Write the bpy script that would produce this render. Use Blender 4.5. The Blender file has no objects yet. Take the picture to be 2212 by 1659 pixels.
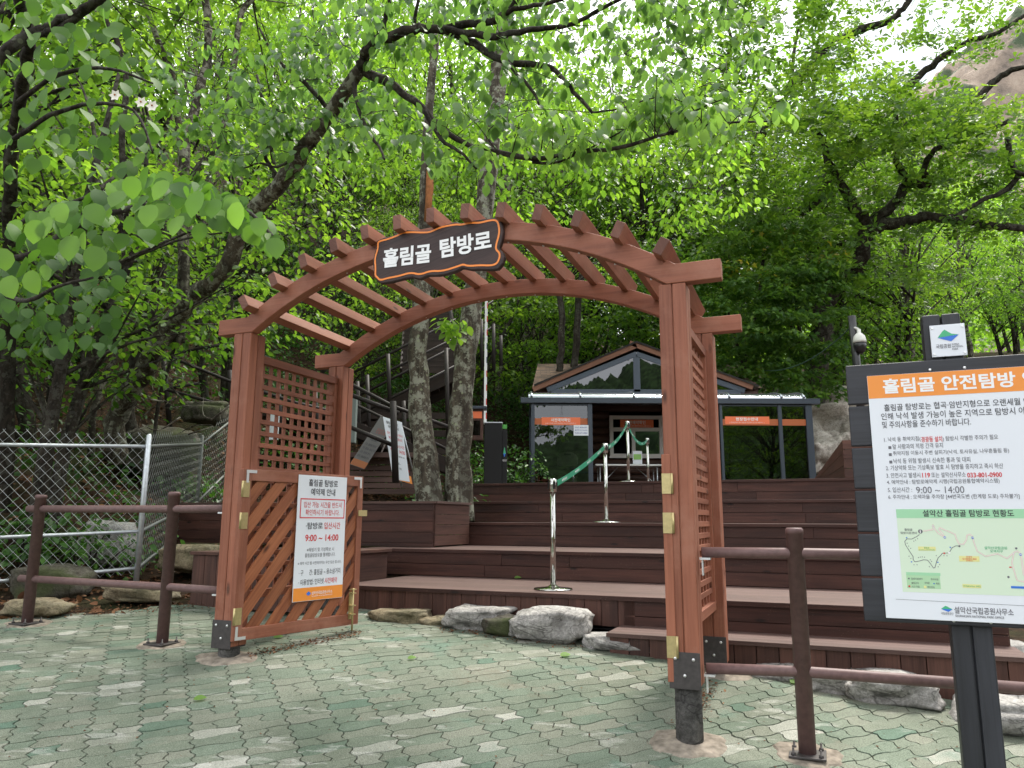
import bpy, bmesh, math, random
import numpy as np
from mathutils import Matrix, Vector, noise as mnoise

scene = bpy.context.scene
COL = scene.collection
random.seed(7)
RNG = np.random.default_rng(11)

# ------------------------------------------------------------------ camera
FPX, PITCH, ROLL = 1640.0, 0.1783, 0.0042       # focal length in px of a 2212 px wide frame
CAM = np.array([0.0, 0.0, 1.6])
_s, _c = math.sin(PITCH), math.cos(PITCH)
FW = np.array([0, _c, _s]); _U0 = np.array([0, -_s, _c]); _R0 = np.array([1.0, 0, 0])
RT = math.cos(ROLL) * _R0 + math.sin(ROLL) * _U0
DN = math.sin(ROLL) * _R0 - math.cos(ROLL) * _U0
cd = bpy.data.cameras.new('camera')
cd.sensor_width = 36; cd.lens = FPX / 2212 * 36; cd.clip_start = 0.05; cd.clip_end = 3000
cam = bpy.data.objects.new('camera', cd); COL.objects.link(cam)
cam.matrix_world = Matrix(((RT[0], -DN[0], -FW[0], CAM[0]), (RT[1], -DN[1], -FW[1], CAM[1]),
                           (RT[2], -DN[2], -FW[2], CAM[2]), (0, 0, 0, 1)))
scene.camera = cam

# ------------------------------------------------------------------ light
SUN_EL, SUN_AZ = math.radians(60), math.radians(36)      # sun high, ahead and to the right
w = bpy.data.worlds.new('World'); scene.world = w; w.use_nodes = True
nt = w.node_tree; nt.nodes.clear()
wo = nt.nodes.new('ShaderNodeOutputWorld'); bg = nt.nodes.new('ShaderNodeBackground')
sky = nt.nodes.new('ShaderNodeTexSky'); sky.sky_type = 'NISHITA'; sky.sun_disc = False
sky.sun_elevation = SUN_EL; sky.sun_rotation = SUN_AZ; sky.air_density = 1.0; sky.dust_density = 2.0
tc = nt.nodes.new('ShaderNodeTexCoord'); nz = nt.nodes.new('ShaderNodeTexNoise')
nz.inputs['Scale'].default_value = 3.2; nz.inputs['Detail'].default_value = 6
nt.links.new(tc.outputs['Generated'], nz.inputs['Vector'])
rp = nt.nodes.new('ShaderNodeValToRGB'); rp.color_ramp.elements[0].position = 0.34; rp.color_ramp.elements[1].position = 0.47
nt.links.new(nz.outputs['Fac'], rp.inputs['Fac'])
mx = nt.nodes.new('ShaderNodeMixRGB'); mx.inputs['Color2'].default_value = (13.0, 13.2, 13.6, 1)   # bright cloud
nt.links.new(rp.outputs['Color'], mx.inputs['Fac']); nt.links.new(sky.outputs['Color'], mx.inputs['Color1'])
nt.links.new(mx.outputs['Color'], bg.inputs['Color']); bg.inputs['Strength'].default_value = 0.12
nt.links.new(bg.outputs['Background'], wo.inputs['Surface'])
sl = bpy.data.lights.new('sun', 'SUN'); sl.energy = 4.0; sl.angle = math.radians(16); sl.color = (1.0, 0.95, 0.86)
so = bpy.data.objects.new('sun', sl); COL.objects.link(so)
_sd = Vector((math.sin(SUN_AZ) * math.cos(SUN_EL), math.cos(SUN_AZ) * math.cos(SUN_EL), math.sin(SUN_EL)))
so.rotation_euler = _sd.to_track_quat('Z', 'Y').to_euler(); so.location = (12, 20, 30)
scene.view_settings.view_transform = 'Standard'; scene.view_settings.look = 'None'
scene.view_settings.exposure = 0.58; scene.view_settings.gamma = 1
scene.render.engine = 'CYCLES'
cy = scene.cycles
cy.use_denoising = True; cy.max_bounces = 7; cy.diffuse_bounces = 3; cy.glossy_bounces = 3
cy.transmission_bounces = 5; cy.transparent_max_bounces = 8; cy.sample_clamp_indirect = 8
cy.use_adaptive_sampling = True; cy.adaptive_threshold = 0.02

# ------------------------------------------------------------------ geometry helpers
def ray(x, y): return FW + RT * (x - 1106) / FPX + DN * (y - 829.5) / FPX
def at(x, y, Y):
    d = ray(x, y); return CAM + d * (Y / d[1])
S = 0.82
YAW = 0.3817
UH = np.array([math.cos(YAW), -math.sin(YAW), 0.0]); NH = np.array([math.sin(YAW), math.cos(YAW), 0.0]); ZH = np.array([0, 0, 1.0])
GO = np.array([-0.526, 5.063, 0.0])
def W(u, n, z): return GO + UH * u + NH * n + ZH * z         # gate frame: along the front, into the passage, up
def gplane(x, y, n=0.0):
    d = ray(x, y); t = ((GO + NH * n - CAM) @ NH) / (d @ NH); q = CAM + d * t
    return (q - GO) @ UH, q[2]
def gside(x, y, u):
    d = ray(x, y); t = ((GO + UH * u - CAM) @ UH) / (d @ UH); q = CAM + d * t
    return (q - GO) @ NH, q[2]
def ground(x, y):
    y = np.asarray(y, float); x = np.asarray(x, float)
    yy = np.where(y < 3.4, 3.4 + (y - 3.4) * 0.25, np.where(y > 5.8, 5.8 + (y - 5.8) * 0.6, y))
    return -0.2921 - 0.0168 * np.clip(x, -8, 8) + 0.1519 * yy
def G(x, y):
    d = ray(x, y); t = 1.0
    for _ in range(60):
        q = CAM + d * t; t += (ground(q[0], q[1]) - q[2]) / (d[2] - 0.12 * d[1])
    return CAM + d * t

ORIG = {}
def empty(name, loc, label=None, cat=None, group=None, kind=None):
    o = bpy.data.objects.new(name, None); COL.objects.link(o); o.location = tuple(loc); o.empty_display_size = 0.1
    ORIG[o.name] = np.array(loc, float); tag(o, label, cat, group, kind); return o
def tag(o, label=None, cat=None, group=None, kind=None):
    if label: o['label'] = label
    if cat: o['category'] = cat
    if group: o['group'] = group
    if kind: o['kind'] = kind
    return o

class MB:
    def __init__(s): s.v = []; s.f = []; s.uv = []; s.r = []; s.m = []; s.sm = []
    def quad(s, pts, uv=None, r=0.5, m=0, smooth=False):
        b = len(s.v); s.v += [tuple(p) for p in pts]; s.f.append(tuple(range(b, b + len(pts))))
        s.uv += uv if uv else [(0.0, 0.0)] * len(pts); s.r.append(r); s.m.append(m); s.sm.append(smooth)
    def hexa(s, c, r=None, m=0, uax=0):
        # c: 8 corners, index = ix + 2*iy + 4*iz ; uax tells which way the grain runs
        r = random.random() if r is None else r
        c = [np.asarray(p, float) for p in c]; b = len(s.v); s.v += [tuple(p) for p in c]
        fs = [(0, 2, 3, 1), (4, 5, 7, 6), (0, 1, 5, 4), (2, 6, 7, 3), (0, 4, 6, 2), (1, 3, 7, 5)]
        L = [np.linalg.norm(c[1] - c[0]), np.linalg.norm(c[2] - c[0]), np.linalg.norm(c[4] - c[0])]
        off = r * 37.0
        oth = [a for a in range(3) if a != uax]
        for fi, f in enumerate(fs):
            s.f.append(tuple(b + k for k in f))
            for k in f:
                t = [(k & 1) * L[0], (k >> 1 & 1) * L[1], (k >> 2 & 1) * L[2]]
                s.uv.append((t[uax] + off, t[oth[0]] + t[oth[1]] + off * 1.7))
            s.r.append(r); s.m.append(m); s.sm.append(False)
    def box(s, c, size, ax=None, r=None, m=0):
        ax = np.eye(3) if ax is None else np.asarray(ax, float)
        c = np.asarray(c, float); h = np.asarray(size, float) / 2
        pts = [c + ax[0] * h[0] * (1 if k & 1 else -1) + ax[1] * h[1] * (1 if k & 2 else -1) + ax[2] * h[2] * (1 if k & 4 else -1) for k in range(8)]
        s.hexa(pts, r, m, int(np.argmax(size)))
    def gbox(s, u0, u1, n0, n1, z0, z1, r=None, m=0):
        s.box(W((u0 + u1) / 2, (n0 + n1) / 2, (z0 + z1) / 2), (abs(u1 - u0), abs(n1 - n0), abs(z1 - z0)), (UH, NH, ZH), r, m)
    def wbox(s, x0, x1, y0, y1, z0, z1, r=None, m=0):
        s.box(((x0 + x1) / 2, (y0 + y1) / 2, (z0 + z1) / 2), (abs(x1 - x0), abs(y1 - y0), abs(z1 - z0)), None, r, m)
    def beam(s, a, b, w, h, up=ZH, r=None, m=0):
        a = np.asarray(a, float); b = np.asarray(b, float); d = b - a; L = np.linalg.norm(d); d = d / L
        side = np.cross(d, up); side /= np.linalg.norm(side); u2 = np.cross(side, d)
        s.box((a + b) / 2, (L, w, h), (d, side, u2), r, m)
    def tube(s, pts, rad, seg=8, cap=True, r=None, m=0, wob=0.0, smooth=True):
        pts = [np.asarray(p, float) for p in pts]; n = len(pts)
        rad = [rad] * n if np.isscalar(rad) else list(rad); r = random.random() if r is None else r
        b = len(s.v); L = 0.0; ref = None; lens = []
        for i, p in enumerate(pts):
            d = pts[min(i + 1, n - 1)] - pts[max(i - 1, 0)]; d = d / (np.linalg.norm(d) + 1e-9)
            if ref is None:
                ref = np.cross(d, [0.13, 0.31, 0.94]); 
                if np.linalg.norm(ref) < 1e-3: ref = np.cross(d, [1, 0, 0])
            ref = ref - d * (ref @ d); ref = ref / (np.linalg.norm(ref) + 1e-9); o2 = np.cross(d, ref)
            if i: L += np.linalg.norm(p - pts[i - 1])
            lens.append(L)
            for k in range(seg):
                a = 2 * math.pi * k / seg
                rr = rad[i] * (1 + wob * (mnoise.noise(Vector((p[0] * 2.5 + math.cos(a) * 1.3, p[1] * 2.5 + math.sin(a) * 1.3, p[2] * 2.5))) if wob else 0))
                s.v.append(tuple(p + (ref * math.cos(a) + o2 * math.sin(a)) * rr))
        for i in range(n - 1):
            for k in range(seg):
                k2 = (k + 1) % seg
                s.f.append((b + i * seg + k, b + i * seg + k2, b + (i + 1) * seg + k2, b + (i + 1) * seg + k))
                c0, c1 = k / seg * 6.283 * rad[0], (k + 1) / seg * 6.283 * rad[0]
                s.uv += [(lens[i], c0), (lens[i], c1), (lens[i + 1], c1), (lens[i + 1], c0)]
                s.r.append(r); s.m.append(m); s.sm.append(smooth)
        if cap:
            for e in (0, n - 1):
                idx = [b + e * seg + k for k in range(seg)]
                if e == 0: idx = idx[::-1]
                s.f.append(tuple(idx)); s.uv += [(0, 0)] * seg; s.r.append(r); s.m.append(m); s.sm.append(False)
    def lathe(s, base, prof, seg=20, r=0.5, m=0, axis=ZH):
        base = np.asarray(base, float); ax = np.asarray(axis, float); a1 = np.cross(ax, [0.0, 1, 0.1]); a1 /= np.linalg.norm(a1); a2 = np.cross(ax, a1)
        b = len(s.v)
        for (rr, z) in prof:
            for k in range(seg):
                a = 2 * math.pi * k / seg
                s.v.append(tuple(base + ax * z + (a1 * math.cos(a) + a2 * math.sin(a)) * rr))
        for i in range(len(prof) - 1):
            for k in range(seg):
                k2 = (k + 1) % seg
                s.f.append((b + i * seg + k, b + i * seg + k2, b + (i + 1) * seg + k2, b + (i + 1) * seg + k))
                s.uv += [(0, 0)] * 4; s.r.append(r); s.m.append(m); s.sm.append(True)
        for e in (0, len(prof) - 1):
            s.f.append(tuple(b + e * seg + k for k in range(seg))); s.uv += [(0, 0)] * seg; s.r.append(r); s.m.append(m); s.sm.append(False)
    def prism(s, pts, thick, back, r=0.5, m=0, m_side=None):
        # pts: ordered outline of the front face (3-D), extruded along vector back*thick
        pts = [np.asarray(p, float) for p in pts]; bk = np.asarray(back, float) * thick; n = len(pts); b = len(s.v)
        s.v += [tuple(p) for p in pts] + [tuple(p + bk) for p in pts]
        o = pts[0]; e1 = pts[1] - o; e1 = e1 / (np.linalg.norm(e1) + 1e-9); e2 = np.cross(np.asarray(back, float), e1)
        s.f.append(tuple(range(b, b + n))); s.uv += [((p - o) @ e1, (p - o) @ e2) for p in pts]; s.r.append(r); s.m.append(m); s.sm.append(False)
        s.f.append(tuple(range(b + 2 * n - 1, b + n - 1, -1))); s.uv += [(0, 0)] * n; s.r.append(r); s.m.append(m); s.sm.append(False)
        for k in range(n):
            k2 = (k + 1) % n
            s.f.append((b + k, b + n + k, b + n + k2, b + k2)); s.uv += [(k * .05, 0), (k * .05, thick), (k * .05 + .05, thick), (k * .05 + .05, 0)]
            s.r.append(r); s.m.append(m if m_side is None else m_side); s.sm.append(False)
    def build(s, name, mats, parent=None, bevel=0.0, label=None, cat=None, group=None, kind=None, base=None, recalc=True):
        me = bpy.data.meshes.new(name)
        root = ORIG.get(parent.name) if parent is not None else None
        off = root if root is not None else (np.array(base, float) if base is not None else np.zeros(3))
        v = np.array(s.v, float) - off
        me.from_pydata([tuple(p) for p in v], [], s.f)
        uvl = me.uv_layers.new(name='UVMap'); uvl.data.foreach_set('uv', np.array(s.uv, np.float32).ravel())
        at_ = me.attributes.new('rnd', 'FLOAT', 'FACE'); at_.data.foreach_set('value', np.array(s.r, np.float32))
        me.polygons.foreach_set('material_index', np.array(s.m, np.int32))
        me.polygons.foreach_set('use_smooth', np.array(s.sm, bool))
        for mt in (mats if isinstance(mats, (list, tuple)) else [mats]): me.materials.append(mt)
        me.update()
        if recalc:
            bm = bmesh.new(); bm.from_mesh(me); bmesh.ops.recalc_face_normals(bm, faces=bm.faces); bm.to_mesh(me); bm.free()
        o = bpy.data.objects.new(name, me); COL.objects.link(o)
        if parent is not None: o.parent = parent; ORIG[o.name] = off
        else: o.location = tuple(off); ORIG[o.name] = off
        if bevel:
            md = o.modifiers.new('bevel', 'BEVEL'); md.width = bevel; md.segments = 2; md.limit_method = 'ANGLE'; md.harden_normals = False
        return tag(o, label, cat, group, kind)

# ------------------------------------------------------------------ writing
def text_mesh(body, size=1.0, bold=0.0):
    c = bpy.data.curves.new('t', 'FONT'); c.body = body; c.size = size; c.offset = bold; c.resolution_u = 3
    o = bpy.data.objects.new('t', c); me = o.to_mesh()
    v = np.array([p.co[:] for p in me.vertices]); f = [tuple(p.vertices) for p in me.polygons]
    o.to_mesh_clear(); bpy.data.objects.remove(o); bpy.data.curves.remove(c)
    return v, f
def add_text(mb, body, o, xd, yd, h=None, w=None, bold=0.0, m=0, center=False, lift=0.0015, italic=0.0):
    """letters standing on plane (o, xd, yd): o is the lower left of the line, h letter height, w line width"""
    v, f = text_mesh(body, 1.0, bold)
    if not len(v): return
    lo, hi = v.min(0), v.max(0); v = v - [lo[0], lo[1], 0]; ext = hi - lo
    sy = h / ext[1] if h else w / ext[0]; sx = w / ext[0] if w else sy
    xd = np.asarray(xd, float); yd = np.asarray(yd, float); nn = np.cross(xd, yd)
    o = np.asarray(o, float)
    if center: o = o - xd * ext[0] * sx / 2
    b = len(mb.v)
    for p in v: mb.v.append(tuple(o + xd * (p[0] * sx + italic * p[1] * sy) + yd * p[1] * sy + nn * lift))
    for q in f:
        mb.f.append(tuple(b + k for k in q)); mb.uv += [(0, 0)] * len(q); mb.r.append(0.5); mb.m.append(m); mb.sm.append(False)

# ------------------------------------------------------------------ materials
def mat(name):
    m = bpy.data.materials.new(name); m.use_nodes = True
    return m, m.node_tree, m.node_tree.nodes['Principled BSDF']
def N(t, typ, **kw):
    n = t.nodes.new(typ)
    for k, v in kw.items():
        if k in n.inputs: n.inputs[k].default_value = v
        else: setattr(n, k, v)
    return n
def ramp(t, src, stops):
    r = t.nodes.new('ShaderNodeValToRGB'); e = r.color_ramp.elements
    while len(e) < len(stops): e.new(0.5)
    for k, (p, c) in enumerate(stops): e[k].position = p; e[k].color = (*c, 1)
    t.links.new(src, r.inputs['Fac']); return r.outputs['Color']
def mixc(t, fac, a, b, mode='MIX'):
    n = t.nodes.new('ShaderNodeMixRGB'); n.blend_type = mode
    for i, v in ((0, fac), (1, a), (2, b)):
        if hasattr(v, 'is_linked') or isinstance(v, bpy.types.NodeSocket): t.links.new(v, n.inputs[i])
        elif i == 0: n.inputs[0].default_value = v
        else: n.inputs[i].default_value = (*v, 1)
    return n.outputs[0]
def bump(t, b, h, strength=0.3, dist=0.01):
    n = N(t, 'ShaderNodeBump', Strength=strength, Distance=dist); t.links.new(h, n.inputs['Height']); t.links.new(n.outputs['Normal'], b.inputs['Normal'])
def plain(name, col, rough=0.6, metal=0.0, spec=0.5, nscale=0, namp=0.15, coat=0.0):
    m, t, b = mat(name); b.inputs['Base Color'].default_value = (*col, 1); b.inputs['Roughness'].default_value = rough
    b.inputs['Metallic'].default_value = metal; b.inputs['Specular IOR Level'].default_value = spec
    if nscale:
        tc = N(t, 'ShaderNodeTexCoord'); nz = N(t, 'ShaderNodeTexNoise', Scale=nscale, Detail=5.0)
        t.links.new(tc.outputs['Object'], nz.inputs['Vector'])
        c = ramp(t, nz.outputs['Fac'], [(0.3, tuple(x * (1 - namp) for x in col)), (0.7, tuple(min(1, x * (1 + namp)) for x in col))])
        t.links.new(c, b.inputs['Base Color']); bump(t, b, nz.outputs['Fac'], 0.15, 0.004)
    return m
def wood(name, dark, light, rough=0.55, grain=55.0, var=0.35, bmp=0.25, flecks=0.0, spec=0.35, knots=True, worn=None):
    m, t, b = mat(name); b.inputs['Roughness'].default_value = rough; b.inputs['Specular IOR Level'].default_value = spec
    uv = N(t, 'ShaderNodeUVMap'); mp = N(t, 'ShaderNodeMapping'); mp.inputs['Scale'].default_value = (1.6, grain, 1)
    t.links.new(uv.outputs['UV'], mp.inputs['Vector'])
    mp2 = N(t, 'ShaderNodeMapping'); mp2.inputs['Scale'].default_value = (1.2, 7, 1); t.links.new(uv.outputs['UV'], mp2.inputs['Vector'])
    n1 = N(t, 'ShaderNodeTexNoise', Scale=1.0, Detail=7.0, Roughness=0.65, Distortion=0.6); t.links.new(mp.outputs['Vector'], n1.inputs['Vector'])
    n2 = N(t, 'ShaderNodeTexNoise', Scale=1.0, Detail=4.0, Distortion=0.8); t.links.new(mp2.outputs['Vector'], n2.inputs['Vector'])
    mth = N(t, 'ShaderNodeMath', operation='MULTIPLY_ADD'); mth.inputs[1].default_value = 0.5
    t.links.new(n1.outputs['Fac'], mth.inputs[0])
    m3 = N(t, 'ShaderNodeMath', operation='MULTIPLY'); m3.inputs[1].default_value = 0.5; t.links.new(n2.outputs['Fac'], m3.inputs[0]); t.links.new(m3.outputs[0], mth.inputs[2])
    c = ramp(t, mth.outputs[0], [(0.36, dark), (0.64, light)])
    at_ = N(t, 'ShaderNodeAttribute', attribute_name='rnd')
    v = N(t, 'ShaderNodeMapRange'); v.inputs['To Min'].default_value = 1 - var; v.inputs['To Max'].default_value = 1 + var; t.links.new(at_.outputs['Fac'], v.inputs['Value'])
    hs = N(t, 'ShaderNodeHueSaturation'); t.links.new(c, hs.inputs['Color']); t.links.new(v.outputs['Result'], hs.inputs['Value'])
    c = hs.outputs['Color']
    tc = N(t, 'ShaderNodeTexCoord')
    if knots:
        mk = N(t, 'ShaderNodeMapping'); mk.inputs['Scale'].default_value = (2.2, 6.5, 1); t.links.new(uv.outputs['UV'], mk.inputs['Vector'])
        vo = N(t, 'ShaderNodeTexVoronoi', Scale=1.0); t.links.new(mk.outputs['Vector'], vo.inputs['Vector'])
        k = ramp(t, vo.outputs['Distance'], [(0.05, (1, 1, 1)), (0.13, (0, 0, 0))])
        c = mixc(t, k, c, tuple(x * 0.35 for x in dark))
    if worn:
        nw = N(t, 'ShaderNodeTexNoise', Scale=2.3, Detail=6.0, Roughness=0.7); t.links.new(tc.outputs['Object'], nw.inputs['Vector'])
        k = ramp(t, nw.outputs['Fac'], [(0.5, (0, 0, 0)), (0.75, (0.7, 0.7, 0.7))]); c = mixc(t, k, c, worn)
    if flecks:
        nf = N(t, 'ShaderNodeTexVoronoi', Scale=55.0); t.links.new(tc.outputs['Object'], nf.inputs['Vector'])
        nf2 = N(t, 'ShaderNodeTexNoise', Scale=5.0, Detail=3.0); t.links.new(tc.outputs['Object'], nf2.inputs['Vector'])
        k1 = ramp(t, nf.outputs['Distance'], [(0.10, (1, 1, 1)), (0.17, (0, 0, 0))]); k2 = ramp(t, nf2.outputs['Fac'], [(0.45, (0, 0, 0)), (0.65, (1, 1, 1))])
        k = mixc(t, 1.0, k1, k2, 'MULTIPLY'); kk = mixc(t, flecks, (0, 0, 0), k); c = mixc(t, kk, c, (0.30, 0.22, 0.16))
    t.links.new(c, b.inputs['Base Color']); bump(t, b, mth.outputs[0], bmp, 0.004)
    return m
def rock_mat(name, a, b_, c_, moss=0.0):
    m, t, b = mat(name); b.inputs['Roughness'].default_value = 0.9; b.inputs['Specular IOR Level'].default_value = 0.2
    tc = N(t, 'ShaderNodeTexCoord'); n1 = N(t, 'ShaderNodeTexNoise', Scale=3.5, Detail=9.0, Roughness=0.7); t.links.new(tc.outputs['Object'], n1.inputs['Vector'])
    n2 = N(t, 'ShaderNodeTexNoise', Scale=48.0, Detail=5.0, Roughness=0.7); t.links.new(tc.outputs['Object'], n2.inputs['Vector'])
    c = ramp(t, n1.outputs['Fac'], [(0.33, a), (0.52, b_), (0.7, c_)])
    k = ramp(t, n2.outputs['Fac'], [(0.38, (0.62, 0.62, 0.62)), (0.60, (1.08, 1.08, 1.08))]); c = mixc(t, 1.0, c, k, 'MULTIPLY')
    nst = N(t, 'ShaderNodeTexNoise', Scale=1.6, Detail=9.0, Roughness=0.75); t.links.new(tc.outputs['Object'], nst.inputs['Vector'])
    k = ramp(t, nst.outputs['Fac'], [(0.50, (0, 0, 0)), (0.62, (0.75, 0.75, 0.75))]); c = mixc(t, k, c, tuple(x * 0.55 for x in a))
    mcr = N(t, 'ShaderNodeMapping'); mcr.inputs['Scale'].default_value = (2.2, 2.2, 5.0); mcr.inputs['Rotation'].default_value = (.3, .5, .2); t.links.new(tc.outputs['Object'], mcr.inputs['Vector'])
    ncr = N(t, 'ShaderNodeTexNoise', Scale=1.0, Detail=3.0, Distortion=1.2); t.links.new(mcr.outputs['Vector'], ncr.inputs['Vector'])
    k = ramp(t, ncr.outputs['Fac'], [(0.485, (0, 0, 0)), (0.5, (0.8, 0.8, 0.8)), (0.515, (0, 0, 0))]); c = mixc(t, k, c, tuple(x * 0.3 for x in a))
    if moss:
        n3 = N(t, 'ShaderNodeTexNoise', Scale=2.2, Detail=6.0); t.links.new(tc.outputs['Object'], n3.inputs['Vector'])
        k = ramp(t, n3.outputs['Fac'], [(0.5, (0, 0, 0)), (0.62, (moss, moss, moss))]); c = mixc(t, k, c, (0.05, 0.065, 0.02))
    t.links.new(c, b.inputs['Base Color'])
    ad = N(t, 'ShaderNodeMath', operation='MULTIPLY_ADD'); ad.inputs[1].default_value = 0.25; t.links.new(n2.outputs['Fac'], ad.inputs[0]); t.links.new(n1.outputs['Fac'], ad.inputs[2])
    bump(t, b, ad.outputs[0], 0.7, 0.05); return m
def leaf_mat(name, stops, trans=0.45, tcol=None, rough=0.42, spec=0.4, tint=(1.35, 1.55, 0.55)):
    m, t, b = mat(name); b.inputs['Roughness'].default_value = rough; b.inputs['Specular IOR Level'].default_value = spec
    at_ = N(t, 'ShaderNodeAttribute', attribute_name='rnd'); c = ramp(t, at_.outputs['Fac'], stops)
    t.links.new(c, b.inputs['Base Color'])
    tr = N(t, 'ShaderNodeBsdfTranslucent'); cc = mixc(t, 1.0, c, tint, 'MULTIPLY'); t.links.new(cc, tr.inputs['Color'])
    ms = N(t, 'ShaderNodeMixShader'); ms.inputs[0].default_value = trans
    out = t.nodes['Material Output']; t.links.new(b.outputs[0], ms.inputs[1]); t.links.new(tr.outputs[0], ms.inputs[2]); t.links.new(ms.outputs[0], out.inputs['Surface'])
    return m
def bark_mat(name, dark, mid, lichen, amt=0.5, scale=14.0):
    m, t, b = mat(name); b.inputs['Roughness'].default_value = 0.9; b.inputs['Specular IOR Level'].default_value = 0.15
    tc = N(t, 'ShaderNodeTexCoord'); mp = N(t, 'ShaderNodeMapping'); mp.inputs['Scale'].default_value = (1, 1, 0.22); t.links.new(tc.outputs['Object'], mp.inputs['Vector'])
    n1 = N(t, 'ShaderNodeTexNoise', Scale=scale, Detail=8.0, Roughness=0.7); t.links.new(mp.outputs['Vector'], n1.inputs['Vector'])
    c = ramp(t, n1.outputs['Fac'], [(0.35, dark), (0.65, mid)])
    n2 = N(t, 'ShaderNodeTexNoise', Scale=7.5, Detail=9.0, Roughness=0.75); t.links.new(tc.outputs['Object'], n2.inputs['Vector'])
    k = ramp(t, n2.outputs['Fac'], [(0.49, (0, 0, 0)), (0.55, (amt, amt, amt))]); c = mixc(t, k, c, lichen)
    vo = N(t, 'ShaderNodeTexVoronoi', Scale=13.0); t.links.new(tc.outputs['Object'], vo.inputs['Vector'])
    k = ramp(t, vo.outputs['Distance'], [(0.22, (amt, amt, amt)), (0.30, (0, 0, 0))])
    n3 = N(t, 'ShaderNodeTexNoise', Scale=2.0, Detail=2.0); t.links.new(tc.outputs['Object'], n3.inputs['Vector'])
    k3 = ramp(t, n3.outputs['Fac'], [(0.48, (0, 0, 0)), (0.6, (0.8, 0.8, 0.8))]); k = mixc(t, 1.0, k, k3, 'MULTIPLY')
    c = mixc(t, k, c, (0.30, 0.34, 0.21))
    mps = N(t, 'ShaderNodeMapping'); mps.inputs['Scale'].default_value = (4.5, 4.5, 0.35); t.links.new(tc.outputs['Object'], mps.inputs['Vector'])
    n4 = N(t, 'ShaderNodeTexNoise', Scale=1.0, Detail=5.0); t.links.new(mps.outputs['Vector'], n4.inputs['Vector'])
    k = ramp(t, n4.outputs['Fac'], [(0.52, (0, 0, 0)), (0.60, (0.85 * amt, 0.85 * amt, 0.85 * amt))]); c = mixc(t, k, c, dark)
    t.links.new(c, b.inputs['Base Color']); bump(t, b, n1.outputs['Fac'], 0.8, 0.03); return m

M = {}
M['gate'] = wood('red_cedar_stain', (0.19, 0.062, 0.034), (0.32, 0.118, 0.068), rough=0.55, var=0.16, bmp=0.25, worn=(0.36, 0.17, 0.115), flecks=0.12)
M['gate_end'] = wood('weathered_timber_end', (0.10, 0.045, 0.032), (0.21, 0.10, 0.075), rough=0.8, var=0.2)
M['slat'] = wood('gate_slat_stain', (0.17, 0.05, 0.022), (0.34, 0.125, 0.055), rough=0.45, var=0.2, bmp=0.15)
M['stair'] = wood('dark_stair_timber', (0.013, 0.008, 0.0065), (0.036, 0.020, 0.015), rough=0.7, var=0.2)
M['riser'] = wood('dark_brown_deck_board', (0.028, 0.0108, 0.008), (0.080, 0.031, 0.022), rough=0.6, var=0.22, flecks=0.6)
M['tread'] = wood('weathered_deck_tread', (0.07, 0.040, 0.034), (0.135, 0.080, 0.068), rough=0.7, var=0.12, flecks=0.6, knots=False)
M['facing'] = wood('vertical_deck_facing', (0.045, 0.02, 0.015), (0.115, 0.052, 0.038), rough=0.65, var=0.25, flecks=0.3, knots=False)
M['wallwood'] = wood('log_wall_stain', (0.035, 0.017, 0.012), (0.08, 0.036, 0.024), rough=0.6, var=0.15)
M['black'] = wood('black_stained_board', (0.0135, 0.0145, 0.018), (0.033, 0.035, 0.043), rough=0.5, var=0.15, spec=0.45, knots=False)
M['sign'] = wood('carved_sign_board', (0.018, 0.009, 0.008), (0.062, 0.034, 0.03), rough=0.5, grain=85.0, var=0.02, bmp=0.8, knots=False)
M['pipe'] = plain('brown_painted_steel', (0.135, 0.078, 0.074), 0.55, 0, 0.4, 30, 0.18)
M['rail'] = plain('dark_stair_rail_paint', (0.022, 0.017, 0.016), 0.6, 0, 0.3)
M['galv'] = plain('galvanised_steel', (0.56, 0.59, 0.62), 0.42, 0.75, 0.5, 25, 0.12)
M['dullwire'] = plain('dull_dark_wire', (0.15, 0.16, 0.15), 0.6, 0.3)  # darker and duller wire for the farther fence runs
M['wire'] = plain('galvanised_wire', (0.42, 0.44, 0.45), 0.45, 0.6)
M['chrome'] = plain('polished_stainless', (0.50, 0.50, 0.47), 0.12, 1.0)
M['brass'] = plain('brass_hinge', (0.50, 0.41, 0.20), 0.38, 0.7, 0.5, 60, 0.1)
M['zinc'] = plain('zinc_bracket', (0.65, 0.66, 0.66), 0.4, 0.6)
M['bolt'] = plain('bright_bolt', (0.7, 0.7, 0.7), 0.3, 0.8)
M['dark'] = plain('dark_steel_bracket', (0.040, 0.034, 0.033), 0.55, 0, 0.5, 35, 0.3)
M['concrete'] = rock_mat('aggregate_concrete', (0.06, 0.058, 0.055), (0.11, 0.105, 0.10), (0.2, 0.19, 0.18))
M['white'] = plain('white_sign_face', (0.72, 0.75, 0.80), 0.4)
M['orange'] = plain('orange_print', (0.80, 0.27, 0.035), 0.4)
M['orange2'] = plain('orange_banner', (0.80, 0.17, 0.06), 0.45)
M['ink'] = plain('dark_print', (0.035, 0.035, 0.045), 0.5)
M['grey'] = plain('grey_print', (0.13, 0.13, 0.15), 0.5)
M['red'] = plain('red_print', (0.62, 0.035, 0.04), 0.5)
M['paint'] = plain('white_letter_paint', (0.82, 0.82, 0.82), 0.45)
M['oline'] = plain('orange_line_paint', (0.85, 0.24, 0.03), 0.45)
M['mapg'] = plain('map_pale_green', (0.62, 0.74, 0.58), 0.45); M['maph'] = plain('map_header_green', (0.33, 0.62, 0.38), 0.45)
M['key'] = plain('map_key_green', (0.40, 0.62, 0.38), 0.45); M['yellow'] = plain('map_label_yellow', (0.72, 0.70, 0.30), 0.45)
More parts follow.
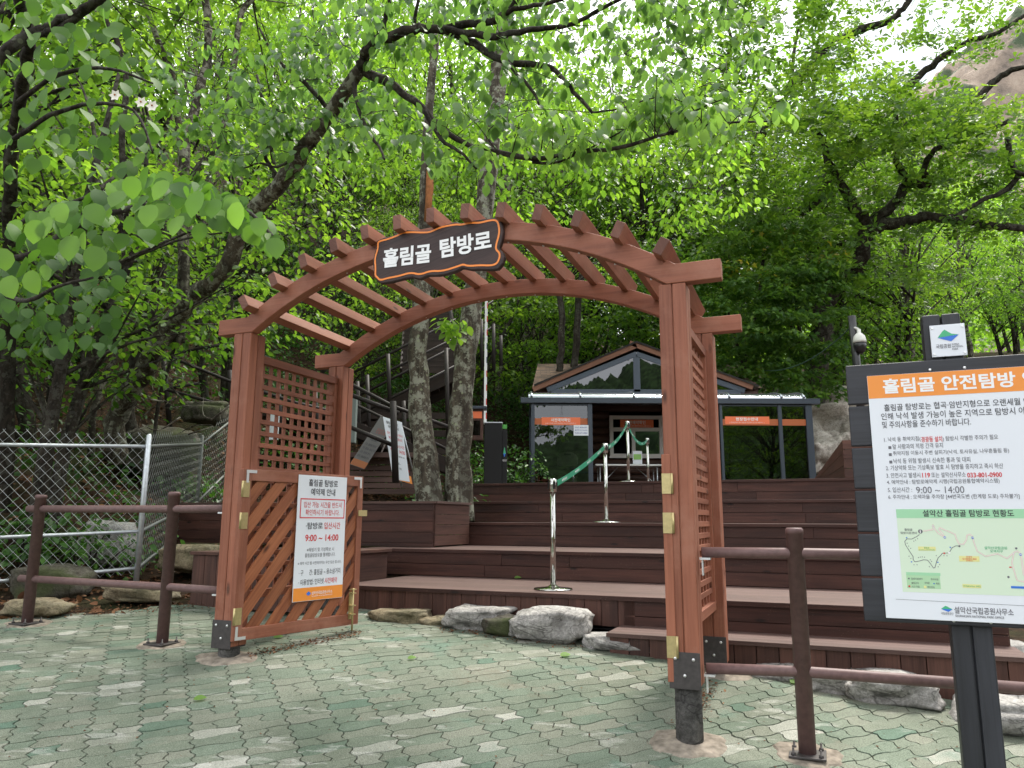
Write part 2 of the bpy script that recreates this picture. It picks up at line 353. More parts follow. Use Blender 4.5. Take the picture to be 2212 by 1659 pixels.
M['road'] = plain('map_road_pink', (0.78, 0.48, 0.36), 0.45); M['blue'] = plain('logo_blue', (0.03, 0.16, 0.62), 0.45); M['green'] = plain('logo_green', (0.06, 0.42, 0.20), 0.45)
M['belt'] = plain('green_barrier_tape', (0.015, 0.22, 0.12), 0.5); M['blackp'] = plain('black_plastic', (0.015, 0.015, 0.016), 0.35)
M['frame'] = plain('blue_grey_aluminium', (0.045, 0.056, 0.075), 0.4, 0.3); M['cabin'] = plain('black_cabinet_paint', (0.011, 0.011, 0.012), 0.6, 0, 0.3)
M['cream'] = plain('cream_window_frame', (0.66, 0.62, 0.58), 0.5); M['beige'] = plain('beige_plastic', (0.48, 0.42, 0.30), 0.5)
M['tabletop'] = plain('white_table_top', (0.7, 0.7, 0.68), 0.4); M['cam'] = plain('camera_white', (0.62, 0.62, 0.57), 0.4)
M['trim'] = wood('brown_fascia', (0.12, 0.05, 0.028), (0.20, 0.085, 0.048), rough=0.6, var=0.1)
M['panel'] = plain('green_grey_panel', (0.16, 0.19, 0.18), 0.6); M['cable'] = plain('dark_green_cable', (0.03, 0.07, 0.045), 0.6)
M['boomw'] = plain('boom_white', (0.75, 0.75, 0.75), 0.4); M['boomr'] = plain('boom_red', (0.55, 0.04, 0.03), 0.4)
M['polyc'] = plain('silvery_canopy', (0.55, 0.58, 0.64), 0.16, 0.85, 0.5)
M['greyback'] = plain('grey_sign_back', (0.11, 0.105, 0.10), 0.6); M['greyed'] = plain('dull_red_lettering', (0.22, 0.07, 0.06), 0.6)
M['interior'] = plain('dark_interior', (0.01, 0.01, 0.011), 0.8)  # near-black colour stands for shade in the room and under the deck
M['rock'] = rock_mat('pale_granite', (0.22, 0.21, 0.195), (0.45, 0.435, 0.41), (0.60, 0.58, 0.54))
M['rockm'] = rock_mat('mossy_boulder', (0.05, 0.047, 0.036), (0.11, 0.10, 0.078), (0.2, 0.185, 0.15), 0.7)
M['rockt'] = rock_mat('tan_flat_stone', (0.16, 0.125, 0.075), (0.30, 0.25, 0.165), (0.45, 0.41, 0.32), 0.25)
M['mortar'] = plain('sandy_mortar', (0.215, 0.185, 0.15), 0.95, 0, 0.1, 22, 0.4)
M['litter'] = None
def glass_mat(name, tint, refl=1.9):
    m, t, b = mat(name); out = t.nodes['Material Output']
    tr = N(t, 'ShaderNodeBsdfTransparent'); tr.inputs['Color'].default_value = (*tint, 1)
    gl = N(t, 'ShaderNodeBsdfGlossy', Roughness=0.01); gl.inputs['Color'].default_value = (0.9, 0.92, 0.95, 1)
    fr = N(t, 'ShaderNodeFresnel', IOR=refl); ms = N(t, 'ShaderNodeMixShader')
    t.links.new(fr.outputs[0], ms.inputs[0]); t.links.new(tr.outputs[0], ms.inputs[1]); t.links.new(gl.outputs[0], ms.inputs[2]); t.links.new(ms.outputs[0], out.inputs['Surface']); return m
M['glass'] = glass_mat('tinted_porch_glass', (0.30, 0.34, 0.34), 1.75)
M['gable'] = glass_mat('dark_gable_glass', (0.08, 0.09, 0.10), 2.0)
M['clear'] = glass_mat('window_glass', (0.55, 0.62, 0.60), 1.8)

# ================================================================== GROUND
BASE = np.array([(-40, 4.0), (-12, 5.6), (-6, 6.9), (-4.7, 7.5), (-4.3, 9.2), (-4.2, 12), (-3.6, 16), (-1.5, 19.5), (1.5, 22.5), (6, 25.5), (9, 24.0), (12, 21), (22, 16), (45, 10)], float)
def hill_dist(x, y):
    x = np.asarray(x, float); y = np.asarray(y, float); best = np.full(x.shape, 1e9)
    for k in range(len(BASE) - 1):
        a, b = BASE[k], BASE[k + 1]; d = b - a; t = np.clip(((x - a[0]) * d[0] + (y - a[1]) * d[1]) / (d @ d), 0, 1)
        best = np.minimum(best, np.hypot(x - a[0] - t * d[0], y - a[1] - t * d[1]))
    yf = np.interp(x, [-40, -12, -6, -4.7], [4.0, 5.6, 6.9, 7.5]); inside = np.zeros(x.shape, bool)
    # beyond the foot line: above the polyline seen as y_f(x), monotone in x
    yf = np.interp(x, BASE[:, 0], BASE[:, 1]); inside = y > yf
    return np.where(inside, best, -best)
def terrain(x, y):
    x = np.asarray(x, float); y = np.asarray(y, float); d = hill_dist(x, y)
    flat = np.minimum(ground(x, y), 2.15 + 0 * y)
    flat = np.where(y > 13, np.minimum(2.15, ground(x, y) + (y - 13) * 0.15), flat)
    sl = np.interp(x, [-10, 1, 6, 12, 30], [0.72, 0.62, 0.46, 0.34, 0.28])
    dd = np.maximum(d, 0); up = sl * (dd - 0.8 * (1 - np.exp(-dd / 0.8))) 
    up = np.where(dd > 45, sl * 45 + (dd - 45) * 0.2, up)
    bumpy = 0.22 * np.sin(x * 1.7 + y * 0.6) * np.sin(y * 1.3 - x * 0.4) + 0.12 * np.sin(x * 3.9 + 1) * np.sin(y * 3.3)
    return flat - 0.06 + up + bumpy * np.clip(dd / 2.0, 0, 1)

def litter_material():
    m, t, b = mat('leaf_litter_soil'); b.inputs['Roughness'].default_value = 0.95; b.inputs['Specular IOR Level'].default_value = 0.1
    tc = N(t, 'ShaderNodeTexCoord'); n1 = N(t, 'ShaderNodeTexNoise', Scale=9.0, Detail=10.0, Roughness=0.75); t.links.new(tc.outputs['Object'], n1.inputs['Vector'])
    c = ramp(t, n1.outputs['Fac'], [(0.32, (0.014, 0.010, 0.007)), (0.52, (0.05, 0.031, 0.02)), (0.72, (0.12, 0.078, 0.05))])
    n2 = N(t, 'ShaderNodeTexNoise', Scale=0.8, Detail=4.0); t.links.new(tc.outputs['Object'], n2.inputs['Vector'])
    k = ramp(t, n2.outputs['Fac'], [(0.5, (0, 0, 0)), (0.65, (0.8, 0.8, 0.8))]); c = mixc(t, k, c, (0.035, 0.05, 0.018))
    t.links.new(c, b.inputs['Base Color']); bump(t, b, n1.outputs['Fac'], 0.9, 0.08); return m
M['litter'] = litter_material()

def grid_mesh(name, xs, ys, fz, material, kind='structure', label=None):
    X, Y = np.meshgrid(xs, ys); Z = fz(X, Y); nx, ny = len(xs), len(ys)
    v = np.stack([X.ravel(), Y.ravel(), Z.ravel()], 1); i = np.arange(nx * ny).reshape(ny, nx)
    f = np.stack([i[:-1, :-1].ravel(), i[:-1, 1:].ravel(), i[1:, 1:].ravel(), i[1:, :-1].ravel()], 1)
    me = bpy.data.meshes.new(name); me.from_pydata(v.tolist(), [], f.tolist()); me.polygons.foreach_set('use_smooth', np.ones(len(f), bool)); me.materials.append(material)
    o = bpy.data.objects.new(name, me); COL.objects.link(o); return tag(o, label, None, None, kind)
gx = np.concatenate([np.linspace(-130, -16, 30), np.arange(-15.5, 16, 0.45), np.linspace(16.5, 130, 30)])
gy = np.concatenate([np.linspace(-60, 1, 12), np.arange(1.5, 34, 0.45), np.linspace(35, 130, 30)])
grid_mesh('ground', gx, gy, terrain, M['litter'])

# ---- zigzag concrete pavers, every block its own outline
def pavement():
    m, t, b = mat('green_grey_paver'); b.inputs['Roughness'].default_value = 0.85; b.inputs['Specular IOR Level'].default_value = 0.2
    tc = N(t, 'ShaderNodeTexCoord'); at_ = N(t, 'ShaderNodeAttribute', attribute_name='rnd')
    n1 = N(t, 'ShaderNodeTexNoise', Scale=1.1, Detail=7.0, Roughness=0.7); t.links.new(tc.outputs['Object'], n1.inputs['Vector'])
    c = ramp(t, at_.outputs['Fac'], [(0.0, (0.09, 0.145, 0.11)), (0.18, (0.135, 0.17, 0.132)), (0.5, (0.155, 0.178, 0.14)), (0.80, (0.18, 0.192, 0.155)), (0.99, (0.34, 0.345, 0.31))])
    k = ramp(t, n1.outputs['Fac'], [(0.36, (0.72, 0.75, 0.7)), (0.6, (1.15, 1.13, 1.1))]); c = mixc(t, 1.0, c, k, 'MULTIPLY')
    # worn pale patches with edges of their own
    mp = N(t, 'ShaderNodeMapping'); mp.inputs['Scale'].default_value = (3.2, 10, 1); mp.inputs['Rotation'].default_value = (0, 0, 0.43); t.links.new(tc.outputs['Object'], mp.inputs['Vector'])
    n3 = N(t, 'ShaderNodeTexNoise', Scale=1.0, Detail=7.0, Roughness=0.62); t.links.new(mp.outputs['Vector'], n3.inputs['Vector'])
    k = ramp(t, n3.outputs['Fac'], [(0.60, (0, 0, 0)), (0.645, (0.34, 0.34, 0.34))]); c = mixc(t, k, c, (0.46, 0.46, 0.42))
    n4 = N(t, 'ShaderNodeTexNoise', Scale=2.6, Detail=6.0); t.links.new(tc.outputs['Object'], n4.inputs['Vector'])
    k = ramp(t, n4.outputs['Fac'], [(0.62, (0, 0, 0)), (0.69, (0.35, 0.35, 0.35))]); c = mixc(t, k, c, (0.085, 0.18, 0.135))
    n2 = N(t, 'ShaderNodeTexNoise', Scale=230.0, Detail=2.0); t.links.new(tc.outputs['Object'], n2.inputs['Vector'])
    k = ramp(t, n2.outputs['Fac'], [(0.36, (0.55, 0.55, 0.55)), (0.62, (1.28, 1.28, 1.28))]); c = mixc(t, 1.0, c, k, 'MULTIPLY')
    n5 = N(t, 'ShaderNodeTexNoise', Scale=0.9, Detail=8.0, Roughness=0.75); t.links.new(tc.outputs['Object'], n5.inputs['Vector'])
    k = ramp(t, n5.outputs['Fac'], [(0.57, (0, 0, 0)), (0.7, (0.55, 0.55, 0.55))]); c = mixc(t, k, c, (0.16, 0.125, 0.09))
    t.links.new(c, b.inputs['Base Color']); bump(t, b, n2.outputs['Fac'], 0.5, 0.004)
    B = 0.258; ROW = B * 0.41; ang = math.radians(25)
    db = np.array([-math.sin(ang), math.cos(ang)]); da = np.array([math.cos(ang), math.sin(ang)])
    org = np.array([-0.3, 5.0])
    tri = lambda q: abs((q % 1.0) * 2 - 1) * 2 - 1
    AX = 0.020
    def px_(a0, bq): return a0 + AX * tri(bq / ROW * 1.0 + 0.25 * math.sin(a0 * 37))
    def wy(b0, aq): return b0 + 0.010 * math.sin(2 * math.pi * aq / B + (b0 / ROW) * math.pi) 
    v, f, rr = [], [], []
    gap = 0.0045; rnd = random.Random(5)
    def block(a0, a1, b0, b1):
        K = max(3, int(round((a1 - a0) / 0.047))); J = 4 * max(1, int(round((b1 - b0) / ROW)))
        pts = []
        for i in range(K + 1):
            aq = a0 + (a1 - a0) * i / K; pts.append((aq, b0))
        for j in range(1, J + 1): pts.append((a1, b0 + (b1 - b0) * j / J))
        for i in range(1, K + 1): pts.append((a1 - (a1 - a0) * i / K, b1))
        for j in range(1, J): pts.append((a0, b1 - (b1 - b0) * j / J))
        ca, cb = (a0 + a1) / 2, (b0 + b1) / 2
        out = []
        for (aq, bq) in pts:
            a2 = aq; b2 = bq
            if abs(aq - a0) < 1e-9: a2 = px_(a0, bq) + gap
            elif abs(aq - a1) < 1e-9: a2 = px_(a1, bq) - gap
            if abs(bq - b0) < 1e-9: b2 = wy(b0, aq) + gap * 0.6
            elif abs(bq - b1) < 1e-9: b2 = wy(b1, aq) - gap * 0.6
            out.append((a2, b2))
        ctr = org + da * ca + db * cb
        if not keep(ctr): return
        zoff = rnd.uniform(-0.0022, 0.0022); ta, tb = rnd.uniform(-.011, .011), rnd.uniform(-.011, .011)
        base = len(v); n = len(out)
        for (a2, b2) in out:
            q = org + da * a2 + db * b2; v.append((q[0], q[1], float(ground(q[0], q[1])) + zoff + ta * (a2 - ca) + tb * (b2 - cb)))
        for (a2, b2) in out:
            a3 = a2 + (1 if a2 < ca else -1) * -0.002; b3 = b2 + (1 if b2 < cb else -1) * -0.002
            q = org + da * a3 + db * b3; v.append((q[0], q[1], float(ground(q[0], q[1])) - 0.03))
        f.append(tuple(range(base, base + n))); r = rnd.random(); 
        pale = 0.035 + 0.13 * max(0, min(1, (4.9 - ctr[1]) / 0.8))
        r = rnd.uniform(0.82, 1.0) if rnd.random() < pale else (rnd.uniform(0, .14) if rnd.random() < 0.04 else rnd.uniform(0.15, 0.8))
        rr.append(r)
        for k in range(n): f.append((base + k, base + n + k, base + n + (k + 1) % n, base + (k + 1) % n)); rr.append(r)
    ex = [-9, -4.9, -4.3, -3.55, -2.9, -1.9, -1.0, 0.0, 0.9, 1.6, 2.3, 2.75, 3.3, 6.0]; ey = [6.6, 6.7, 6.85, 7.2, 7.7, 7.9, 7.25, 6.9, 6.6, 6.1, 5.55, 5.25, 5.2, 5.2]
    def keep(q): return -8.5 < q[0] < 6 and 2.2 < q[1] < np.interp(q[0], ex, ey) + 0.06 * math.sin(q[0] * 9)
    for ia in range(-36, 34):
        bi = -32 + (ia % 2)
        while bi < 42:
            b0 = bi * ROW; a0 = ia * B
            if rnd.random() < 0.42:
                am = a0 + B / 2; block(a0, am, b0, b0 + ROW * 1); block(am, a0 + B, b0, b0 + ROW * 1); bi += 1
            else: block(a0, a0 + B, b0, b0 + ROW); bi += 1
    me = bpy.data.meshes.new('pavement'); me.from_pydata(v, [], f); me.materials.append(m)
    a = me.attributes.new('rnd', 'FLOAT', 'FACE'); a.data.foreach_set('value', np.array(rr, np.float32))
    o = bpy.data.objects.new('pavement', me); COL.objects.link(o); tag(o, None, None, None, 'structure')
    # sand-filled bed that shows in the joints
    sand, t2, b2 = mat('dark_joint_soil'); b2.inputs['Base Color'].default_value = (0.045, 0.038, 0.028, 1); b2.inputs['Roughness'].default_value = 1
    xs = np.linspace(-8.5, 6, 60)
    ys = np.linspace(-8, 8.2, 60)
    def fz(X, Y): 
        lim = np.interp(X, ex, ey); z = ground(X, Y) - 0.012
        return np.where(Y > lim + 0.12, terrain(X, Y) - 0.05, z)
    grid_mesh('paving_bed', xs, ys, fz, sand)
pavement()

# ================================================================== GATE
gate = empty('wooden_gate', W(0, 0.6, 0.6), 'arched red-brown timber gate with slatted roof and lattice sides across the paved entrance', 'gate')
ZB, BH, DPT, DZ, TL = 3.0247, 0.123, 1.237, -0.027, 0.0058
def tl(u, n): return TL * u + DZ * n / DPT
PW = 0.170
def post(u0, n0, zbot, gr, mossy=False):
    mb = MB(); zt = ZB + tl(u0 + PW / 2, n0) - 0.001; h = PW / 2
    for i in range(2):
        for j in range(2):
            mb.gbox(u0 + i * h + .002, u0 + (i + 1) * h - .002, n0 + j * h + .002, n0 + (j + 1) * h - .002, zbot, zt)
    mb.gbox(u0 + .012, u0 + PW - .012, n0 + .012, n0 + PW - .012, zbot + 0.01, zt - 0.012, r=0.1)
    p = mb.build('post', M['gate'], gate, bevel=0.007)
    b = MB(); zb0 = zbot - 0.012
    b.gbox(u0 - .002, u0 + PW + .002 - 0.0, n0 - 0.007, n0 - 0.001, zb0, zbot + 0.185)
    b.gbox(u0 + .01, u0 + PW - .01, n0 + 0.0, n0 + PW, zb0, zbot - .002)
    b.build('bracket', M['dark'], p, bevel=0.002)
    for (du, dz_) in ((0.035, .15), (PW - .035, .148), (PW / 2, .06)):
        s = MB(); s.lathe(W(u0 + du, n0 - .007, zbot + dz_), [(0.010, 0), (0.009, .006), (0.004, .009)], 10, axis=-NH); s.build('bolt', M['bolt'], p)
    c = MB(); cz = gr - 0.12; cu, cn = u0 + PW / 2, n0 + PW / 2
    c.lathe(W(cu, cn, cz), [(0.078, 0), (0.075, zb0 - cz - .01), (0.07, zb0 - cz)], 18)
    c.build('concrete_foot', M['concrete'], p)
    k = MB(); pts = []
    K = 22; rr_ = [random.uniform(0.75, 1.15) for _ in range(K)]
    for rad, zz in ((1.0, -0.004), (0.82, 0.010), (0.5, 0.020), (0.2, 0.026)):
        ring = []
        for i in range(K):
            a = 2 * math.pi * i / K; R = 0.20 * rad * (rr_[i] * 0.5 + rr_[(i + 1) % K] * 0.5)
            q = W(cu, cn, 0) + np.array([math.cos(a) * R * 1.25, math.sin(a) * R, 0]); q[2] = float(ground(q[0], q[1])) + zz; ring.append(q)
        pts.append(ring)
    for a_, b_ in zip(pts[:-1], pts[1:]):
        for i in range(K): k.quad([a_[i], a_[(i + 1) % K], b_[(i + 1) % K], b_[i]], smooth=True)
    k.quad(pts[-1], smooth=True)
    k.build('footing', M['mortar'], p)
    return p
gz = lambda u, n: float(ground(*W(u, n, 0)[:2]))
post(-1.755, 0.0, 0.703, gz(-1.67, .08)); post(1.531, 0.0, 0.693, gz(1.61, .08))
post(-1.755, DPT, 0.86, gz(-1.67, 1.32)); post(1.531, DPT, 0.615, gz(1.61, 1.32))
AP = 3.640; half_t, zt0 = 1.640, ZB + BH
Rt = (half_t ** 2 + (AP - zt0) ** 2) / (2 * (AP - zt0)); zc = AP - Rt
half_b, apb = 1.582, AP - 0.128
Rb = (half_b ** 2 + (apb - ZB) ** 2) / (2 * (apb - ZB)); zcb = apb - Rb
for n0 in (0.0, DPT):
    th_t = math.asin(half_t / Rt); th_b = math.asin(half_b / Rb); out = [(-1.911, ZB + BH)]
    out += [(Rt * math.sin(a), zc + Rt * math.cos(a)) for a in np.linspace(-th_t, th_t, 45)]
    out += [(1.911, ZB + BH), (1.911, ZB)]
    out += [(Rb * math.sin(a), zcb + Rb * math.cos(a)) for a in np.linspace(th_b, -th_b, 45)] + [(-1.911, ZB)]
    mb = MB(); mb.prism([W(u_, n0, z_ + tl(u_, n0)) for u_, z_ in out], 0.085, NH, r=0.5 + n0 * .2)
    b = mb.build('arch_beam', M['gate'], gate, bevel=0.006)
    s = MB()
    for a in np.linspace(-th_b * .93, th_b * .93, 13):
        q = W(Rb * math.sin(a), n0 + .042, zcb + Rb * math.cos(a) + tl(0, n0)); s = MB(); s.lathe(q, [(0.008, 0.002), (0.008, -.004), (0.003, -.006)], 8, axis=UH * math.sin(a) + ZH * math.cos(a)); s.build('bolt', M['bolt'], b)
for k in range(-6, 7):
    a = math.asin(k * 0.262 / (Rt + .02)); rad = UH * math.sin(a) + ZH * math.cos(a)
    c0 = W(0, 0, zc) + rad * (Rt + .034); mb = MB()
    n0, n1 = -0.120, DPT + .085 + .105
    e0 = c0 + NH * n0 + ZH * tl(k * .262, n0); e1 = c0 + NH * n1 + ZH * tl(k * .262, n1)
    mb.beam(e0, e1, 0.064, 0.108, up=rad, m=0)
    for fi in range(len(mb.f)): pass
    mb.m[4] = 1; mb.m[5] = 1
    mb.build('purlin', [M['gate'], M['gate_end']], gate, bevel=0.004)

def lattice(u0, z0, z1):
    mb = MB(); n0, n1 = PW, DPT; um = u0 + PW / 2
    mb.gbox(um - .032, um + .032, n0, n1, z1 - .06, z1); mb.gbox(um - .032, um + .032, n0, n1, z0, z0 + .06)
    mb.gbox(um - .030, um + .030, n0, n0 + .045, z0 + .06, z1 - .06); mb.gbox(um - .030, um + .030, n1 - .045, n1, z0 + .06, z1 - .06)
    nv = 10 if u0 < 0 else 7; nh = int((z1 - z0 - .12) / (.095 if u0 < 0 else .08))
    for i in range(nv):
        nn = n0 + .045 + (n1 - n0 - .09) * (i + .5) / nv; mb.gbox(um - .013, um + .000, nn - .018, nn + .018, z0 + .06, z1 - .06)
    for j in range(1, nh + 1):
        zz = z0 + .06 + (z1 - z0 - .12) * j / (nh + 1); mb.gbox(um + .001, um + .013, n0 + .045, n1 - .045, zz - .018, zz + .018)
    mb.build('lattice_panel', M['gate'], gate, bevel=0.002)
_, zla = gside(572, 772, -1.67); _, zlb = gside(1519, 1332, 1.616)
print('lattice z', zla, zlb)
lattice(-1.755, zlb + 0.03, zla); lattice(1.531, zlb, zla)

def clip(poly, x0, x1, y0, y1):
    for ax, lim, sg in ((0, x0, 1), (0, x1, -1), (1, y0, 1), (1, y1, -1)):
        o = []
        for i in range(len(poly)):
            a, b = poly[i], poly[(i + 1) % len(poly)]; ia = (a[ax] - lim) * sg >= 0; ib = (b[ax] - lim) * sg >= 0
            if ia: o.append(a)
            if ia != ib:
                t = (lim - a[ax]) / (b[ax] - a[ax]); o.append((a[0] + t * (b[0] - a[0]), a[1] + t * (b[1] - a[1])))
        poly = o
        if not poly: return []
    return poly
LEAF = {}
def gate_leaf(H, d, nrm, z0, z1, length, slope=1):
    L3 = np.array([d[0], d[1], 0.0]); N3 = np.array([nrm[0], nrm[1], 0.0]); T = 0.052
    def Q(a, t, z): return H + L3 * a + N3 * t + ZH * z
    H = np.array([H[0], H[1], 0.0]); mb = MB(); ax = (L3, N3, ZH)
    def bx(a0, a1, t0, t1, q0, q1, r=None): mb.box(Q((a0 + a1) / 2, (t0 + t1) / 2, (q0 + q1) / 2), (a1 - a0, t1 - t0, q1 - q0), ax, r)
    st = 0.075
    bx(0, st, -T, 0, z0, z1); bx(length - .06, length, -T, 0, z0, z1)
    bx(st, length - .06, -T, 0, z0, z0 + .085); bx(st, length - .06, -T, 0, z1 - .085, z1)
    leaf = mb.build('gate_leaf', M['gate'], gate, bevel=0.003)
    s = MB(); a0, a1, q0, q1 = st - .012, length - .05, z0 + .075, z1 - .075
    wdt, gap = 0.088, 0.045; th = math.radians(50); dx, dy = math.cos(th), math.sin(th); px, py = -dy, dx
    for k in range(-14, 16):
        c = np.array([(a0 + a1) / 2 + px * k * (wdt + gap), (q0 + q1) / 2 + py * k * (wdt + gap)])
        poly = [(c[0] - dx * 3 - px * wdt / 2, c[1] - dy * 3 - py * wdt / 2), (c[0] + dx * 3 - px * wdt / 2, c[1] + dy * 3 - py * wdt / 2),
                (c[0] + dx * 3 + px * wdt / 2, c[1] + dy * 3 + py * wdt / 2), (c[0] - dx * 3 + px * wdt / 2, c[1] - dy * 3 + py * wdt / 2)]
        poly = clip(poly, a0, a1, q0, q1)
        if len(poly) < 3: continue
        r = random.random(); b = len(s.v); n = len(poly)
        F_ = [Q(a, -.014, z) for a, z in poly]; Bk = [Q(a, -.030, z) for a, z in poly]
        uvp = [((a - c[0]) * dx + (z - c[1]) * dy + r * 30, (a - c[0]) * px + (z - c[1]) * py + r * 60) for a, z in poly]
        s.quad(F_, uvp, r); s.quad(Bk[::-1], uvp[::-1], r)
        for i in range(n): j = (i + 1) % n; s.quad([F_[i], Bk[i], Bk[j], F_[j]], [uvp[i], uvp[i], uvp[j], uvp[j]], r)
    s.build('slats', M['slat'], leaf)
    return leaf, Q, L3, N3
hd = np.array([0.5635, 0.826]); hn = np.array([0.826, -0.5635])
HL = W(-1.560, -0.012, 0)
leaf1, Q1, L3a, N3a = gate_leaf(HL[:2], hd, hn, 0.744, 1.972, 1.225)
hr = np.array([math.sin(math.radians(13)), math.cos(math.radians(13))]); hrn = np.array([-hr[1], hr[0]])
HR = W(1.522, -0.012, 0)
leaf2, Q2, L3b, N3b = gate_leaf(HR[:2], hr, hrn, 0.714, 1.990, 1.225)
def hinge(leaf, Q, a0, zc_, fl):
    mb = MB(); 
    if fl == 0:
        mb.box(Q(0.028, 0.003, zc_), (0.062, 0.004, 0.118), (L3a, N3a, ZH)); mb.tube([Q(-.006, .006, zc_ - .059), Q(-.006, .006, zc_ + .059)], .0075, 10)
    else:
        mb.box(Q(-0.003, -.028, zc_), (0.004, 0.058, 0.118), (L3b, N3b, ZH)); mb.tube([Q(-.006, -.058, zc_ - .059), Q(-.006, -.058, zc_ + .059)], .0075, 10)
    h = mb.build('hinge', M['brass'], leaf); return h
for yy in (1058, 1125, 1322): hinge(leaf1, Q1, 0, 1.6 - (yy - 1123) / FPX * 5.64, 0)
for yy in (1047, 1130, 1382): hinge(leaf2, Q2, 0, 1.6 - (yy - 1127) / FPX * 4.48, 1)
lb = MB(); lb.box(Q1(1.225, .006, 1.66), (.10, .006, .05), (L3a, N3a, ZH)); lb.build('latch', M['brass'], leaf1)
for zz0, aa, sg in ((0.75, 0.02, 1), (1.966, 0.03, -1), (1.966, 1.2, -1)):
    sa = 1 if aa < .5 else -1; lb = MB()
    lb.box(Q1(aa + sa * .04, .003, zz0 + sg * .012), (.09, .004, .022), (L3a, N3a, ZH)); lb.box(Q1(aa + sa * .006, .0035, zz0 + sg * .05), (.02, .004, .09), (L3a, N3a, ZH)); lb.build('corner_bracket', M['zinc'], leaf1)
lb = MB(); bq = lambda t, z: Q1(1.13, t, z)
lb.tube([bq(.028, 0.70), bq(.028, 1.04)], .008, 10); lb.box(bq(.004, .90), (.045, .004, .22), (L3a, N3a, ZH))
for zz in (.83, .90, 1.0, 1.03): lb.box(bq(.022, zz), (.05, .036, .008), (L3a, N3a, ZH))
lb.build('drop_bolt', M['brass'], leaf1)

# ---- carved name board on the arch
def board_outline(pts): return [gplane(713.2 * 0 + 740.6 + x * .1736, 411.5 + y * .1736, -0.045) for x, y in pts]
OUT = [(415, 625), (520, 580), (640, 555), (720, 505), (800, 490), (1000, 500), (1090, 490), (1180, 455), (1250, 430), (1400, 385), (1460, 405), (1600, 375), (1800, 345), (1900, 335), (1960, 355), (1985, 420), (1995, 520), (1975, 640), (1945, 720), (1995, 770), (2010, 830), (1990, 910), (1930, 980), (1850, 990), (1700, 985), (1600, 990), (1480, 965), (1400, 1010), (1280, 1045), (1180, 1060), (1050, 1060), (960, 1105), (860, 1080), (760, 1100), (600, 1140), (470, 1160), (420, 1110), (385, 1060), (375, 940), (375, 840), (400, 760), (412, 700)]
LINE = [(440, 635), (560, 608), (700, 555), (750, 525), (860, 518), (1000, 525), (1090, 518), (1180, 475), (1250, 450), (1420, 420), (1470, 430), (1590, 400), (1700, 405), (1830, 372), (1900, 368), (1935, 400), (1950, 500), (1940, 570), (1910, 670), (1905, 735), (1950, 775), (1955, 830), (1920, 910), (1850, 935), (1700, 930), (1560, 942), (1500, 918), (1430, 945), (1240, 1005), (1090, 1000), (960, 1050), (850, 1020), (700, 1065), (560, 1090), (465, 1120), (430, 1080), (405, 1060), (410, 980), (400, 840), (435, 740), (440, 680)]
nb_c = board_outline([(1190, 740)])[0]
nameb = empty('name_board', W(nb_c[0], -0.03, nb_c[1]), 'dark carved wooden name board with white Korean lettering and wavy orange outline on the arch', 'sign')
mb = MB(); mb.prism([W(u_, -.045, z_) for u_, z_ in board_outline(OUT)], 0.040, NH, r=.5); mb.build('board', M['sign'], nameb, bevel=0.008)
ln = [np.array(q) for q in board_outline(LINE)]
# round the orange line a little
def chaikin(P_, k=2):
    for _ in range(k):
        o = []
        for i in range(len(P_)): a, b = P_[i], P_[(i + 1) % len(P_)]; o += [a * .75 + b * .25, a * .25 + b * .75]
        P_ = o
    return P_
ln = chaikin(ln); mb = MB(); nn_ = len(ln); wd = 0.0065
offs = []
for i in range(nn_):
    d = ln[(i + 1) % nn_] - ln[i - 1]; d = d / np.linalg.norm(d); nv = np.array([-d[1], d[0]]); offs.append((ln[i] + nv * wd, ln[i] - nv * wd))
for i in range(nn_):
    a, b = offs[i], offs[(i + 1) % nn_]
    mb.quad([W(a[0][0], -.0475, a[0][1]), W(b[0][0], -.0475, b[0][1]), W(b[1][0], -.0475, b[1][1]), W(a[1][0], -.0475, a[1][1])])
mb.build('outline', M['oline'], nameb)
mb = MB()
pl_ = lambda x, y: W(*(lambda q: (q[0], -.046, q[1]))(gplane(740.6 + x * .1736, 411.5 + y * .1736, -0.045)))
for body, a, b, top in (('흘림골', (500, 968), (1098, 895), (490, 730)), ('탐방로', (1212, 850), (1855, 735), (1190, 625))):
    A, B_, T_ = pl_(*a), pl_(*b), pl_(*top)
    xd = B_ - A; wdt = np.linalg.norm(xd); xd = xd / wdt; yd = np.cross(-NH, xd); yd = yd if yd[2] > 0 else -yd
    mb = MB(); add_text(mb, body, A, xd, yd, h=0.142, w=wdt, bold=0.032, lift=0.004); mb.build('lettering', M['paint'], nameb)

# ---- notice fixed to the open gate leaf
def lplane(x, y):
    d = ray(x, y); o = Q1(0, 0.004, 0); t = ((o - CAM) @ N3a) / (d @ N3a); q = CAM + d * t; return (q - o) @ L3a, q[2]
aL, zT = lplane(648, 1022); aR, zT2 = lplane(750, 1035); aL2, zB_ = lplane(628, 1302); aR2, zB2 = lplane(737, 1290)
print('poster', aL, aR, aL2, aR2, zT, zT2, zB_, zB2)
p0, p1 = (aL + aL2) / 2, (aR + aR2) / 2; q1, q0 = (zT + zT2) / 2, (zB_ + zB2) / 2
pn = empty('notice_board', Q1((p0 + p1) / 2, .006, q0), 'white notice with red and black text and orange foot on the open gate leaf', 'notice')
PQ = lambda a, z, t=.010: Q1(p0 + (p1 - p0) * a, t, q0 + (q1 - q0) * z)
mb = MB(); mb.box((PQ(.5, .5, .006)), (p1 - p0, .006, q1 - q0), (L3a, N3a, ZH)); mb.build('panel', M['white'], pn, bevel=.001)
mb = MB(); mb.quad([PQ(0.004, .003), PQ(.996, .003), PQ(.996, .105), PQ(.004, .105)])
